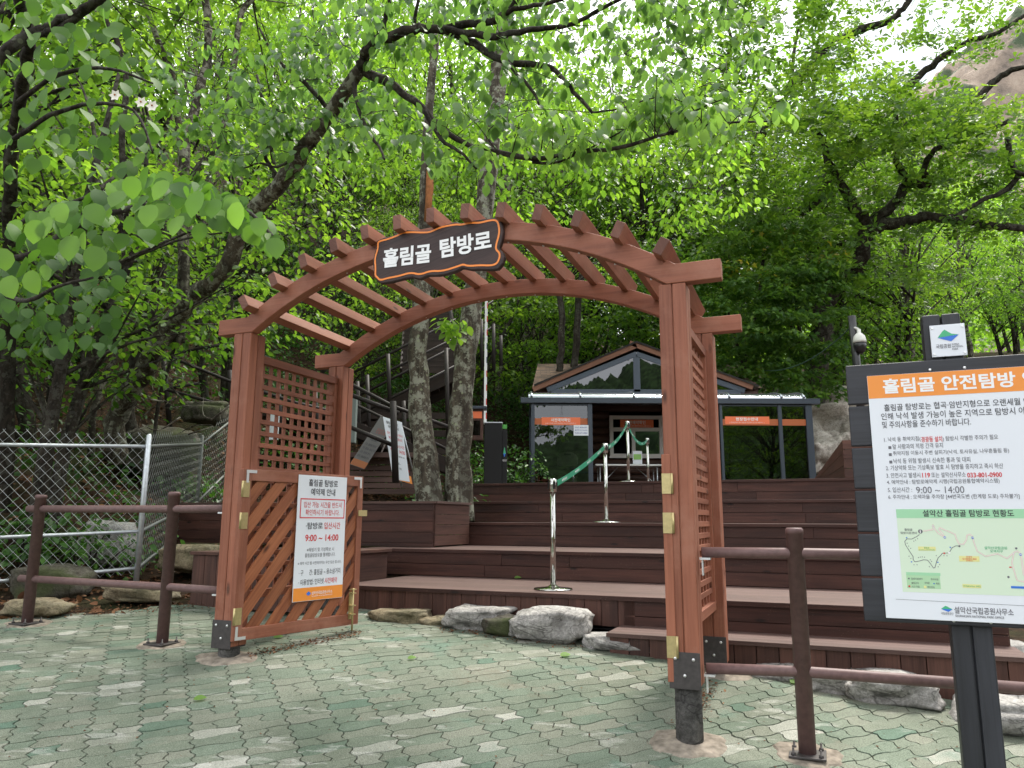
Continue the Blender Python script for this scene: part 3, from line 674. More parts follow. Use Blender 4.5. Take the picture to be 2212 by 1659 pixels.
mb.quad([PQ(-.0, -.0, .0098)] * 1 + [PQ(.0, .0, .0098), PQ(.001, .0, .0098)], m=0) if False else None
mb.build('footer_band', M['orange'], pn)
k_, r_, g_ = MB(), MB(), MB(); WP, HP = p1 - p0, q1 - q0
def PT(mb_, body, cx, zb_, h, wfrac=None, bold=.006, left=None):
    o = PQ(cx if left is None else left, zb_, .0100)
    add_text(mb_, body, o, L3a, ZH, h=h * HP, w=(wfrac * WP if wfrac else None), bold=bold, center=left is None)
PT(k_, '흘림골 탐방로', .5, .912, .058, .60, .012); PT(k_, '예약제 안내', .5, .838, .058, .50, .012)
PT(r_, '입산 가능 시간을 반드시', .51, .738, .048, .78, .004); PT(r_, '확인하시기 바랍니다.', .51, .676, .048, .70, .004)
PT(k_, '·탐방로', .0, .565, .055, .34, .012, left=.18); PT(r_, '입산시간', 0, .565, .055, .34, .008, left=.55)
PT(r_, '9:00 ~ 14:00', .52, .468, .054, .68, .016)
PT(g_, '※해빙기 및 기상특보 시', .5, .385, .032, .55, .002); PT(g_, '흘림골탐방로를 통제합니다.', .5, .342, .032, .62, .002)
PT(g_, '※ 예약 시간 별 사전예약자는 우선 입산 합니다.', .5, .283, .026, .88, .0)
PT(k_, '· 구      간: 흘림골 ~ 용소삼거리', .0, .200, .046, .84, .002, left=.09); PT(k_, '· 이용방법: 인터넷', .0, .125, .046, .50, .002, left=.09); PT(r_, '사전예약', 0, .125, .046, .26, .004, left=.61)
def frame_(mb_, x0, x1, z0, z1, t=.010, lift=.0105):
    for (a, b, c, d) in ((x0, x1, z1 - t * .5, z1), (x0, x1, z0, z0 + t * .5), (x0, x0 + t, z0, z1), (x1 - t, x1, z0, z1)):
        mb_.quad([PQ(a, c, lift), PQ(b, c, lift), PQ(b, d, lift), PQ(a, d, lift)])
frame_(r_, .05, .97, .652, .812, .018)
k_.build('black_lettering', M['ink'], pn); r_.build('red_lettering', M['red'], pn); g_.build('grey_lettering', M['grey'], pn)
f_ = MB(); add_text(f_, '설악산국립공원사무소', PQ(.36, .045, .0105), L3a, ZH, h=.026 * HP, w=.42 * WP, bold=.01); add_text(f_, 'SEORAKSAN NATIONAL PARK OFFICE', PQ(.36, .028, .0105), L3a, ZH, h=.010 * HP, w=.42 * WP)
f_.build('footer_lettering', M['paint'], pn)
f_ = MB(); f_.quad([PQ(.25, .055, .0112), PQ(.30, .040, .0112), PQ(.35, .055, .0112), PQ(.30, .075, .0112)]); f_.build('emblem', M['blue'], pn)

# ================================================================== INFORMATION BOARD
BY = 0.40; BX = np.array([math.cos(BY), -math.sin(BY), 0]); BN = np.array([math.sin(BY), math.cos(BY), 0])
B0 = at(1826, 790, 3.85)
def bpl(x, y, off=0.0):
    o = B0 + BN * off; d = ray(x, y); t = ((o - CAM) @ BN) / (d @ BN); q = CAM + d * t; return (q - B0) @ BX, q[2]
def BP(a, z, off=0.0): q = B0 + BX * a + BN * off; return np.array([q[0], q[1], z])
info = empty('information_board', BP(.66, float(ground(2.3, 3.6))), 'black timber information board with white Korean safety poster and green trail map beside railing', 'information board')
zt_, zb_ = bpl(1826, 790)[1], bpl(1857, 1345)[1]
aC = bpl(2100, 1340)[0]; AW = 2 * aC
print('board', zt_, zb_, aC)
hgt = (zt_ - zb_) / 6
for k in range(6):
    mb = MB(); z1 = zt_ - k * hgt; mb.box(BP(AW / 2, z1 - hgt / 2 + .004, .02), (AW, .036, hgt - .010), (BX, BN, ZH)); mb.build('board_plank', M['black'], info, bevel=.006)
pw_ = (bpl(2145, 1400, .04)[0] - bpl(2052, 1400, .04)[0]) / 2
for sgn in (-1, 1):
    mb = MB(); mb.box(BP(aC + sgn * pw_ / 2, (zt_ + .24 + 0.0) / 2, .04 + .055), (pw_ - .006, .10, zt_ + .24), (BX, BN, ZH)); mb.build('post', M['black'], info, bevel=.008)
mb = MB(); mb.box(BP(aC, .9, .04 + .06), (.03, .07, 1.6), (BX, BN, ZH)); mb.build('spacer', M['black'], info)
mb = MB()
for dx in (-.075, .075):
    for zz in (zt_ - .05, zb_ + .03): mb.lathe(BP(aC + dx, zz, 0.002), [(.008, 0), (.007, .005), (.003, .007)], 8, axis=-BN)
mb.build('bolt', M['bolt'], info)
# plaque on the post head
mb = MB(); pz0, pz1 = bpl(2015, 770)[1], bpl(2015, 701)[1]; pa0, pa1 = bpl(2012, 735)[0], bpl(2089, 735)[0]
mb.box(BP((pa0 + pa1) / 2, (pz0 + pz1) / 2, .030), (pa1 - pa0, .012, pz1 - pz0), (BX, BN, ZH)); plq = mb.build('plaque', M['white'], info, bevel=.002)
PP = lambda a, z, t=.0225: BP(pa0 + (pa1 - pa0) * a, pz0 + (pz1 - pz0) * z, t)
mb = MB(); mb.quad([PP(.20, .60), PP(.80, .66), PP(.60, .70), PP(.42, .84), PP(.36, .80)], m=0); mb.quad([PP(.20, .595), PP(.58, .46), PP(.81, .655)], m=1); mb.build('emblem', [M['green'], M['blue']], plq)
mb = MB(); pww, phh = pa1 - pa0, pz1 - pz0
add_text(mb, '국립공원', PP(.13, .26), BX, ZH, h=.13 * phh, w=.42 * pww, bold=.01)
for i, s_ in enumerate(('KOREA', 'NATIONAL', 'PARK')): add_text(mb, s_, PP(.585, .335 - i * .075), BX, ZH, h=.055 * phh, w=(.21, .31, .17)[i] * pww, bold=.01)
mb.build('lettering', M['grey'], plq)
mb = MB()
for a in (.07, .93):
    for z in (.09, .91): mb.lathe(PP(a, z, .0235), [(.006, 0), (.005, .004)], 8, axis=-BN)
mb.build('bolt', M['bolt'], plq)
# white poster panel
xa = bpl(1876, 812)[0]; za = bpl(1876, 813)[1]; xb = bpl(1910, 1334)[0]; zbm = bpl(1910, 1334)[1]; xl = (xa + xb) / 2; xr = AW - xl
mb = MB(); mb.box(BP((xl + xr) / 2, (za + zbm) / 2, -.006), (xr - xl, .008, za - zbm), (BX, BN, ZH)); pan = mb.build('poster_panel', M['white'], info, bevel=.0015)
LF = -.0108
def QR(mb_, x0, x1, z0, z1, off=LF, m=0): mb_.quad([BP(x0, z0, off), BP(x1, z0, off), BP(x1, z1, off), BP(x0, z1, off)], m=m)
hz = bpl(1880, 862)[1]
mb = MB(); QR(mb, xl + .001, xr - .001, hz, za - .001); mb.build('title_band', M['orange'], pan)
def BT(mb_, body, x, y, h, x2=None, bold=.006, off=-.0112):
    a, z = bpl(x, y); w_ = None
    if x2 is not None: w_ = bpl(x2, y)[0] - a
    add_text(mb_, body, BP(a, z, off), BX, ZH, h=h * 3.80 / FPX, w=w_, bold=bold, lift=.0006)
t_ = MB(); BT(t_, '흘림골 안전탐방 안내', 1908, 852, 33, 2292, .028); t_.build('title_lettering', M['paint'], pan)
k_, r_, g_ = MB(), MB(), MB()
BT(k_, '흘림골 탐방로는 협곡·암반지형으로 오랜세월 암반풍화로', 1910, 889, 15, 2290, .004)
BT(k_, '인해 낙석 발생 가능이 높은 지역으로 탐방시 아래 안전수칙', 1904, 908, 15, 2300, .004)
BT(k_, '및 주의사항을 준수하기 바랍니다.', 1906, 926, 15, 2098, .004)
BT(g_, '1. 낙석 등 취약지점(', 1910, 957, 12, 1989, .004); BT(r_, '경광등 설치', 1990, 956, 12, 2035, .012); BT(g_, ') 탐방시 각별한 주의가 필요', 2036, 955, 12, 2156, .004)
for i, (s_, yy, x2) in enumerate((('앞 사람과의 적정 간격 유지', 971, 2037), ('취약지점 이동시 주변 살피기(낙석, 토사유실, 나무흔들림 등)', 986, 2180), ('낙석 등 위험 발생시 신속한 통과 및 대피', 1002, 2096))):
    a, z = bpl(1919 + i, yy - 1); QR(g_, a, a + .013, z - .001, z + .013, -.0112); BT(g_, s_, 1928 + i, yy, 11, x2, .004)
BT(g_, '2. 기상악화 또는 기상특보 발효 시 탐방을 중지하고 즉시 하산', 1914, 1017, 11, 2167, .004)
BT(g_, '3. 안전사고 발생시', 1915, 1033, 11, 1988, .004); BT(r_, '119', 1992, 1032, 10, 2009, .02); BT(g_, '또는 설악산사무소', 2012, 1032, 11, 2086, .004); BT(r_, '033-801-0900', 2089, 1032, 10, 2164, .02)
BT(g_, '4. 예약안내 : 탐방로예약제 시행(국립공원통합예약시스템)', 1916, 1048, 11, 2159, .004)
BT(g_, '5. 입산시간 :', 1918, 1064, 11, 1970, .004); BT(g_, '9:00 ~ 14:00', 1979, 1066, 14, 2083, .0)
BT(g_, '6. 주차안내 : 오색마을 주차장 [44번국도변 (한계령 도로) 주차불가]', 1919, 1080, 11, 2202, .004)
mx0, mz1 = bpl(1935, 1100); _, mz0 = bpl(1950, 1278); mx0 = (mx0 + bpl(1950, 1278)[0]) / 2; mx1 = AW - mx0 + .0; _, mzh = bpl(1936, 1119)
mb = MB(); QR(mb, mx0, mx1, mz0, mz1, -.0105); mp_ = mb.build('trail_map', M['mapg'], pan)
mb = MB(); QR(mb, mx0, mx1, mzh, mz1, -.0110); mb.build('map_header', M['maph'], pan)
t_ = MB(); BT(t_, '설악산 흘림골 탐방로 현황도', 1993, 1116, 14, 2190, .014, -.0116); t_.build('map_title', M['ink'], pan)
C9 = lambda x, y: bpl((3432 + x * .2712) * .5486, (1980 + y * .2712) * .5486)
def pline(mb_, pts, wd, off, m=0):
    P_ = [np.array(C9(*p)) for p in pts]
    for a, b in zip(P_[:-1], P_[1:]):
        d = b - a; L = np.linalg.norm(d) + 1e-9; d = d / L; nv = np.array([-d[1], d[0]]) * wd / 2; a = a - d * wd * .2; b = b + d * wd * .2
        mb_.quad([BP(*(a - nv), off), BP(*(b - nv), off), BP(*(b + nv), off), BP(*(a + nv), off)], m=m)
def disc(mb_, x, y, R, off, m=0, seg=14):
    c = C9(x, y); mb_.quad([BP(c[0] + R * math.cos(2 * math.pi * k / seg), c[1] + R * math.sin(2 * math.pi * k / seg), off) for k in range(seg)], m=m)
ROADS = [[(750, 410), (880, 390), (905, 350), (885, 318), (880, 340), (960, 440), (1050, 495)], [(1050, 480), (975, 385), (985, 360), (1100, 410), (1205, 455), (1230, 530), (1270, 600), (1330, 600), (1370, 540), (1380, 470), (1420, 458), (1455, 480), (1490, 600), (1530, 700), (1650, 775), (1820, 740), (1960, 805), (2060, 720), (2030, 870), (2090, 1080), (2110, 1125), (2210, 1145)], [(2060, 720), (2110, 700), (2160, 740), (2200, 1050)]]
mb = MB()
for r0 in ROADS: pline(mb, r0, .0052, -.0112); 
for r0 in ROADS: pline(mb, r0, .0024, -.0116, 1)
mb.build('map_roads', [M['road'], M['white']], pan)
mb = MB(); TR_ = [(690, 460), (650, 490), (580, 525), (510, 522), (478, 560), (490, 610), (560, 720), (600, 780), (600, 820), (625, 855), (700, 840), (750, 825), (810, 830), (850, 880), (895, 945), (915, 940), (940, 850), (960, 800), (1005, 755), (1020, 732), (1120, 725), (1165, 650), (1220, 622), (1270, 625)]
pline(mb, TR_, .0026, -.0114); 
for x, y, R in ((705, 415, .010), (1270, 628, .0045), (2092, 660, .005), (1980, 1075, .005), (538, 1097, .004)): disc(mb, x, y, R, -.0113)
pline(mb, [(350, 1395), (2210, 1490)], .0015, -.0114)
for x, y in ((610, 555), (635, 540), (665, 520), (513, 585), (535, 627), (565, 660), (540, 773), (567, 806), (613, 897), (657, 897), (677, 792), (704, 785), (732, 783), (764, 787), (849, 826), (867, 848), (835, 926), (962, 926), (985, 892), (935, 765), (1046, 766), (1090, 767)): disc(mb, x, y, .0022, -.0113, 0, 7)
BT(mb, '흘림골', 1943 + 28, 1152, 6, 1971 + 30, .006) if False else None
def CT(mb_, body, x, y, x2, h, bold=.006):
    a, z = C9(x, y); a2 = C9(x2, y)[0]; add_text(mb_, body, BP(a, z, -.0118), BX, ZH, h=h * .2712 * .5486 * 3.75 / FPX, w=a2 - a, bold=bold, lift=.0006)
CT(mb, '흘림골', 475, 405, 590, 34); CT(mb, '탐방지원센터', 420, 452, 655, 34)
for s_, x, y, x2 in (('탐방지원센터', 575, 1112, 735), ('취약지점', 855, 1122, 962), ('출입금지', 575, 1174, 680), ('주차장', 765, 1176, 840), ('폭포', 932, 1184, 985), ('사고 지점', 583, 1226, 692), ('계도방송', 805, 1234, 915)): CT(mb, s_, x, y, x2, 28, .004)
mb.build('map_trail', M['grey'], pan)
mb = MB(); 
for x0, y0, x1, y1 in ((497, 1005, 1005, 1262),): 
    a, z1 = C9(x0, y0); a2, z0 = C9(x1, y1); QR(mb, a, a2, z0 + .004, z1, -.0108)
a, z1 = C9(497, 1003); a2, z0 = C9(997, 1060); QR(mb, a, a2, z0, z1, -.0110, 1); mb.build('map_key', [M['key'], M['maph']], pan)
mb = MB()
for x0, y0, x1, y1 in ((670, 632, 930, 695), (1262, 768, 1565, 855), (1312, 1175, 1590, 1238)):
    a, z1 = C9(x0, y0); a2, z0 = C9(x1, y1); QR(mb, a, a2, z0, z1, -.0112)
a, z1 = C9(755, 1200); a2, z0 = C9(795, 1238); QR(mb, a, a2, z0, z1, -.0114); mb.build('map_label', M['yellow'], pan)
mb = MB(); CT(mb, '설악산국립공원', 1632, 672, 1960, 40); CT(mb, '오색지구', 1715, 720, 1900, 38); CT(mb, '흘림골', 758, 662, 835, 22, .004); CT(mb, '(3.1km, 2시간50분)', 685, 690, 915, 22, .004); CT(mb, '주전골(2.7km, 50분)', 1328, 1220, 1575, 28, .004); mb.build('green_lettering', M['green'], pan)
CT(r_, '만경대', 1370, 795, 1450, 24, .004); CT(r_, '임시탐방로 폐쇄', 1315, 825, 1515, 26, .004); CT(r_, '(2.9km)', 1368, 850, 1460, 22, .004)
disc(r_, 1050, 730, .004, -.0118); disc(r_, 545, 1208, .0045, -.0118); a, z = C9(1990, 940); QR(r_, a, a + .010, z, z + .005, -.0116)
mb = MB()
for x, y in ((1058, 500), (1460, 507), (2155, 750)): disc(mb, x, y, .0055, -.0119)
for x, y in ((505, 505), (578, 855), (1137, 645), (958, 862), (902, 1170)): disc(mb, x, y, .003, -.0118)
a, z1 = C9(2015, 1205); a2, z0 = C9(2400, 1250); QR(mb, a, a2, z0, z1, -.0118); mb.build('map_route_shield', M['blue'], pan)
mb = MB()
for x, y in ((1058, 500), (1460, 507), (2155, 750)): CT(mb, '44', x - 16, y + 9, x + 16, 20, .02)
disc(mb, 1123, 725, .005, -.0117); CT(mb, 'i', 698, 435, 712, 42, .03); mb.build('map_white_lettering', M['paint'], pan)
k_.build('black_lettering', M['ink'], pan); r_.build('red_lettering', M['red'], pan); g_.build('grey_lettering', M['grey'], pan)
mb = MB(); e1, e2, e3, e4, e5 = C9(1003, 1535), C9(1170, 1543), C9(1065, 1492), C9(1110, 1580), C9(1090, 1500)
mb.quad([BP(*e1, LF - .0006), BP(*e2, LF - .0006), BP(*e5, LF - .0006), BP(*e3, LF - .0006)], m=0); mb.quad([BP(*e1, LF - .0008), BP(*e4, LF - .0008), BP(*e2, LF - .0008)], m=1); mb.build('emblem', [M['green'], M['blue']], pan)
mb = MB(); CT(mb, '설악산국립공원사무소', 1200, 1600, 2055, 92, .010); CT(mb, '국립공원공단', 1005, 1618, 1185, 36, .006); CT(mb, 'SEORAKSAN NATIONAL PARK OFFICE', 1212, 1650, 1915, 30, .012); mb.build('footer_lettering', M['grey'], pan)

# ================================================================== PIPE RAILINGS
def pipe_post(rail, x, y, ztop, r=.044):
    zg = float(ground(x, y)); mb = MB(); mb.lathe((x, y, zg - .02), [(r, 0), (r, ztop - zg - .015), (r + .003, ztop - zg - .015), (r + .003, ztop - zg + .01), (r - .006, ztop - zg + .02)], 22)
    p = mb.build('post', M['pipe'], rail)
    b = MB(); b.box((x, y, zg + .008), (.19, .19, .012), (UH, NH, ZH)); b.build('base_plate', M['dark'], p, bevel=.003)
    for du in (-.07, .07):
        for dn in (-.07, .07):
            b = MB(); q = np.array([x, y, zg + .012]) + UH * du + NH * dn; b.lathe(q, [(.013, 0), (.013, .014), (.006, .014), (.006, .04)], 8); b.build('bolt', M['dark'], p)
    k = MB(); K = 18; R_ = [random.uniform(.8, 1.15) for _ in range(K)]; rings = []
    for rad, zz in ((1, -.006), (.9, .006), (.4, .007)):
        rings.append([np.array([x + math.cos(6.283 * i / K) * .19 * rad * R_[i], y + math.sin(6.283 * i / K) * .17 * rad * R_[i], 0]) for i in range(K)])
        for q in rings[-1]: q[2] = float(ground(q[0], q[1])) + zz
    for a_, b_ in zip(rings[:-1], rings[1:]):
        for i in range(K): k.quad([a_[i], a_[(i + 1) % K], b_[(i + 1) % K], b_[i]])
    k.quad(rings[-1]); k.build('footing', M['mortar'], p)
rl = empty('pipe_railing', (-2.9, 6.1, .7), 'brown two-rail pipe railing left of the gate before the chain-link fence', 'railing')
LM, LL = G(350, 1392), G(58, 1348)
pipe_post(rl, LM[0], LM[1], 1.815); pipe_post(rl, LL[0], LL[1], 1.805)
dv = (LL - LM)[:2]; dv = dv / np.linalg.norm(dv)
for za_, zb2_ in ((1.68, 1.685), (1.085, 1.10)):
    a = np.array([*(LL[:2] + dv * .14), zb2_]); e = np.append(W(-1.77, .06, 0)[:2], za_); m_ = np.array([LM[0], LM[1], za_])
    mb = MB(); mb.tube([a, (a + m_) / 2, m_, e], .030, 16); rr = mb.build('rail', M['pipe'], rl)
    b = MB(); b.box(e - ZH * .03 - UH * .02, (.05, .06, .012), (UH, NH, ZH)); b.build('bracket', M['zinc'], rr)
rr_ = empty('pipe_railing', (1.8, 4.35, .35), 'brown two-rail steel pipe railing running right from the gate behind the information board', 'railing')
RM = G(1745, 1632); pipe_post(rr_, RM[0], RM[1], 1.568, .046)
FD = np.array([math.cos(.40), -math.sin(.40)])
pipe_post(rr_, RM[0] + FD[0] * 1.9, RM[1] + FD[1] * 1.9, 1.53, .046)
for z0 in (1.425, .785):
    e = np.append(W(1.72, .09, 0)[:2], z0); m_ = np.array([RM[0], RM[1], z0]); f_ = np.array([RM[0] + FD[0] * 2.1, RM[1] + FD[1] * 2.1, z0])
    mb = MB(); mb.tube([e, m_, f_], .030, 16); q = mb.build('rail', M['pipe'], rr_)
    b = MB(); b.box(e - ZH * .035 + UH * .02, (.06, .05, .012), (UH, NH, ZH)); b.box(e - ZH * .08 + UH * .004, (.006, .04, .10), (UH, NH, ZH)); b.build('bracket', M['zinc'], q)

# ================================================================== CHAIN-LINK FENCE
cf = empty('chain_link_fence', (-4.2, 8.2, 1.0), 'galvanised chain-link fence of diamond wire mesh along the foot of the wooded slope', 'fence')
FP = [np.array([-7.6, 6.2]), np.array([-4.05, 8.45]), np.array([-4.99, 12.2]), np.array([-5.15, 14.2])]
zbase = [0.70, 1.02, 1.5, 2.1]; zrail = [2.22, 2.40, 2.80, 3.55]
mesh_ = MB(); wr = .0028
for k in range(len(FP) - 1):
    if k == 1: mesh_.build('wire_mesh', M['wire'], cf, recalc=False); mesh_ = MB()
    a, b = FP[k], FP[k + 1]; L = np.linalg.norm(b - a); ncol = int(L / (.050 if k == 0 else .06)); d = (b - a) / L
    for i in range(ncol):
        s0 = (i + .5) / ncol; zb0 = zbase[k] + (zbase[k + 1] - zbase[k]) * s0; zt1 = zrail[k] + (zrail[k + 1] - zrail[k]) * s0 + .16
        pitch = .112; nrow = int((zt1 - zb0) / (pitch / 2)); pts = []
        ph = 1 if i % 2 else -1
        for j in range(nrow + 1):
            sx = ((j + (0 if ph > 0 else 1)) % 2 * 2 - 1) * .0255
            q = a + d * (L * s0 + sx); pts.append(np.array([q[0], q[1], zb0 + j * pitch / 2]))
        q = pts[-1] + np.array([d[0], d[1], 0]) * .012 * ph + ZH * .02; pts.append(q)
        mesh_.tube(pts, wr, 3, cap=False, smooth=False)
mesh_.build('dull_wire_mesh', M['dullwire'], cf, recalc=False)
for k in (0, 1, 2, 3):
    mb = MB(); p = FP[k]; mb.lathe((p[0], p[1], zbase[k] - .3), [(.03, 0), (.03, zrail[k] - zbase[k] + .42), (.012, zrail[k] - zbase[k] + .44)], 14); mb.build('post', M['galv'] if k < 2 else M['dullwire'], cf)
for dz_ in (0.0, -.93, -1.36):
    for k in range(len(FP) - 1):
        t0 = zrail[k] + dz_ if dz_ > -1 else zbase[k] + .06; t1 = zrail[k + 1] + dz_ if dz_ > -1 else zbase[k + 1] + .06
        mb = MB(); mb.tube([np.append(FP[k], t0), np.append(FP[k + 1], t1)], .019, 10); mb.build('rail', M['galv'] if k < 1 else M['dullwire'], cf)

# ================================================================== STEPPED DECK
dk = empty('stepped_deck', W(1.0, 3, .7), 'dark brown stepped timber seating deck rising from the plaza to the ticket booth', 'deck')
UE = 3.55
LV = [(1.93, .985), (3.34, 1.283), (4.75, 1.58), (6.10, 1.885), (7.42, 2.222)]
def hboards(mb, u0, u1, n, z0, z1, k, tone=None):
    h = (z1 - z0) / k; u = u0
    cuts = [u0] + sorted(random.uniform(u0 + .6, u1 - .6) for _ in range(int((u1 - u0) / 3))) + [u1]
    for i in range(k):
        cc = [u0] + [min(max(c + random.uniform(-.5, .5), u0 + .3), u1 - .3) for c in cuts[1:-1]] + [u1]; cc.sort()
        for a, b in zip(cc[:-1], cc[1:]): mb.gbox(a + .0015, b - .0015, n, n + .025, z0 + i * h + .0025, z0 + (i + 1) * h - .0025)
uL = [-2.0, -2.6, -2.05, -2.75, -3.6]
for k, (n, z) in enumerate(LV):
    nb = LV[k + 1][0] if k < 4 else 22.0
    u0 = uL[k]; u1 = UE if k < 4 else 8.0
    mb = MB(); wd = .14; q = n - .022; 
    while q < min(nb + .02, n + 2.2): mb.gbox(u0, u1, q, min(q + wd - .005, nb + .02), z - .032, z); q += wd
    if k == 4: mb.gbox(u0 - 2, u1 + 4, n + 2.2, 22, z - .032, z - .001)
    mb.build('tread', M['tread'], dk, bevel=.002)
    mb = MB(); mb.gbox(u0, u1, n - .026, n - .0235, z - .036, z - .003); mb.build('nosing', M['riser'], dk)
    if k:
        mb = MB(); hboards(mb, u0, u1, n, LV[k - 1][1] + .003, z - .034, 2); mb.gbox(u0, u1, n + .027, n + .04, LV[k - 1][1], z - .034, r=0.0); mb.build('riser', M['riser'], dk, bevel=.0025)
mb = MB(); u = uL[0]
while u < 0.80:
    mb.gbox(u + .002, u + .143, 1.93, 1.955, .735 + random.uniform(-.012, .012), .951); u += .145
mb.gbox(uL[0], UE, 1.96, 1.975, .75, .95, r=0); mb.build('front_facing', M['facing'], dk, bevel=.002)
mb = MB(); hboards(mb, .80, UE, 1.93, .70, .951, 2); mb.build('riser', M['riser'], dk, bevel=.0025)
# low extra step on the right
n1_, z1_ = 1.46, .752; uA = 0.80; uB = UE + .02
mb = MB(); q = n1_ - .022
while q < 1.92: mb.gbox(uA - .02, uB, q, min(q + .115, 1.925), z1_ - .03, z1_); q += .12
mb.build('low_step_tread', M['tread'], dk, bevel=.002)
mb = MB(); u = uA
while u < uB - .05: mb.gbox(u + .002, min(u + .153, uB) - .002, n1_, n1_ + .025, .50 + random.uniform(-.01, .01) - .03 * max(0, u - 1.5), z1_ - .031); u += .155
mb.gbox(uA, uB, n1_ + .03, n1_ + .045, .48, z1_ - .032, r=0)
q = n1_
while q < 1.9: mb.gbox(uA - .002, uA + .023, q + .027, q + .15, .56, z1_ - .031); q += .152
mb.build('low_step_facing', M['facing'], dk, bevel=.002)
# planter round the two trunks
def pdeck(x, y, n): 
    u_, z_ = gplane(x, y, n); return u_, z_
pn0 = 3.72; uc, zc_ = gplane(940, 1088, pn0); zc_ = max(zc_, 1.80); ul_ = gplane(388, 1086, pn0)[0]
print('planter', uc, zc_, ul_)
mb = MB(); ul_ = max(ul_, -6.0)
h_ = (zc_ - 1.286) / 4
for i, (a_, b_) in enumerate(((0, .35), (.35, 1.35), (1.35, 2.35), (2.35, 3.35), (3.35, 4.0))):
    mb.gbox(ul_, uc, pn0, pn0 + .03, 1.286 + a_ * h_ * .999 + .002, 1.286 + b_ * h_ - .002)
mb.gbox(ul_ + .01, uc - .02, pn0 + .032, pn0 + .045, 1.286, zc_, r=0)
mb.build('planter_front', M['riser'], dk, bevel=.0025)
mb = MB(); e0 = W(uc, pn0, 0); ur2 = uc; e1 = W(ur2, 4.70, 0)
for i in range(4):
    z0, z1 = 1.30 + i * (zc_ - 1.30) / 4 + .002, 1.30 + (i + 1) * (zc_ - 1.30) / 4 - .002; d_ = (e1 - e0) / np.linalg.norm(e1 - e0); sd = np.array([d_[1], -d_[0], 0])
    mb.box((e0 + e1) / 2 + ZH * (z0 + z1) / 2 - sd * .013, (np.linalg.norm(e1 - e0), .026, z1 - z0), (d_, sd, ZH))
mb.build('planter_side', M['facing'], dk, bevel=.0025)
mb = MB(); mb.gbox(ul_, uc + .01, pn0 - .02, pn0 + .12, zc_ + .001, zc_ + .03); mb.box((e0 + e1) / 2 + ZH * (zc_ + .016) - sd * .03, (np.linalg.norm(e1 - e0), .12, .029), (d_, sd, ZH)); mb.build('planter_cap', M['tread'], dk, bevel=.002)
mb = MB(); mb.quad([W(ul_, pn0 + .05, 1.60), W(uc, pn0 + .05, 1.60), W(uc, 6.05, 1.60), W(ul_, 6.05, 1.60)]); mb.build('planter_soil', M['litter'], dk)
# boxed end on the left, and side wall on the right
mb = MB(); u = -3.30
while u < -2.02: mb.gbox(u + .002, u + .146, 1.35, 1.375, .78, 1.262); u += .148
mb.gbox(-3.32, -2.0, 1.33, 2.9, 1.264, 1.295); mb.gbox(-3.28, -2.05, 1.38, 2.88, .8, 1.26, r=0); mb.build('end_box', M['facing'], dk, bevel=.002)
mb = MB()
us = 2.73; hw = .545; FE = np.array([5.71, 14.5])
for i in range(4): 
    z0, z1 = LV[4][1] + i * hw / 4 + .003, LV[4][1] + (i + 1) * hw / 4 - .002
    mb.gbox(us, UE + 2.2, 7.40, 7.43, z0, z1)
for i in range(3):
    z0 = LV[4][1] + .003; hh = hw / 3; A_ = lambda e_, z_: np.array([*(W(us + e_, 7.43, 0)[:2]), z_]); F_ = lambda e_, z_: np.array([FE[0] + e_, FE[1], z_])
    c = [A_(0, z0 + i * hh), F_(0, z0 + i * hh * .27), A_(.03, z0 + i * hh), F_(.03, z0 + i * hh * .27), A_(0, z0 + (i + 1) * hh - .004), F_(0, z0 + (i + 1) * hh * .27 - .004), A_(.03, z0 + (i + 1) * hh - .004), F_(.03, z0 + (i + 1) * hh * .27 - .004)]
    mb.hexa(c)
mb.build('side_wall', M['facing'], dk, bevel=.003)
mb = MB(); mb.gbox(-3.4, 3.5, 1.99, 7.4, .70, .71); mb.build('underdeck_shade', M['interior'], dk)  # near-black sheet, paints the shade below the deck

# ================================================================== STONES along the deck
def stone(name, c, size, rot, material, label, cat='rock', group=None, seed=0, rough=.28, sub=4):
    bm = bmesh.new(); bmesh.ops.create_icosphere(bm, subdivisions=sub, radius=1)
    R3 = Matrix.Rotation(rot, 3, 'Z'); so_ = Vector((seed * 3.7, seed * 1.9, seed * 5.3))
    for v in bm.verts:
        p = v.co.copy(); e = 0.62; q = Vector([math.copysign(abs(t) ** e, t) for t in p]); q *= 0.82
        q *= 1 + rough * (mnoise.noise(p * 1.1 + so_) + .5 * mnoise.noise(p * 2.6 + so_) + .22 * mnoise.noise(p * 6 + so_) + .1 * mnoise.noise(p * 14 + so_))
        v.co = R3 @ Vector((q.x * size[0], q.y * size[1], q.z * size[2]))
    me = bpy.data.meshes.new(name); bm.to_mesh(me); bm.free(); me.polygons.foreach_set('use_smooth', np.ones(len(me.polygons), bool)); me.materials.append(material)
    o = bpy.data.objects.new(name, me); COL.objects.link(o); o.location = tuple(c); tag(o, label, cat, group); return o
def gst(x0, x1, ytop, ybot, material, label, seed, depth=.28, lift=0.0, group='stones along the foot of the deck'):
    b = G((x0 + x1) / 2, ybot); Y = b[1]; wdt = (x1 - x0) / FPX * Y; h = (ybot - ytop) / FPX * Y
    sz = (wdt / 2 * 1.12, depth, max(h * .62, .08)); yw = -YAW * .8
    stone('stone', (b[0], Y + depth * .8, b[2] + h - sz[2] * .86 + lift), sz, yw, material, label, 'stone', group, seed)
gst(795, 925, 1322, 1346, M['rockt'], 'low tan stone beside the swinging edge of the gate leaf', 1)
gst(905, 985, 1336, 1352, M['rockt'], 'small dark tan stone wedged left of the grey speckled boulder', 2, .2)
gst(958, 1105, 1318, 1366, M['rock'], 'grey speckled boulder under the middle of the deck front', 3)
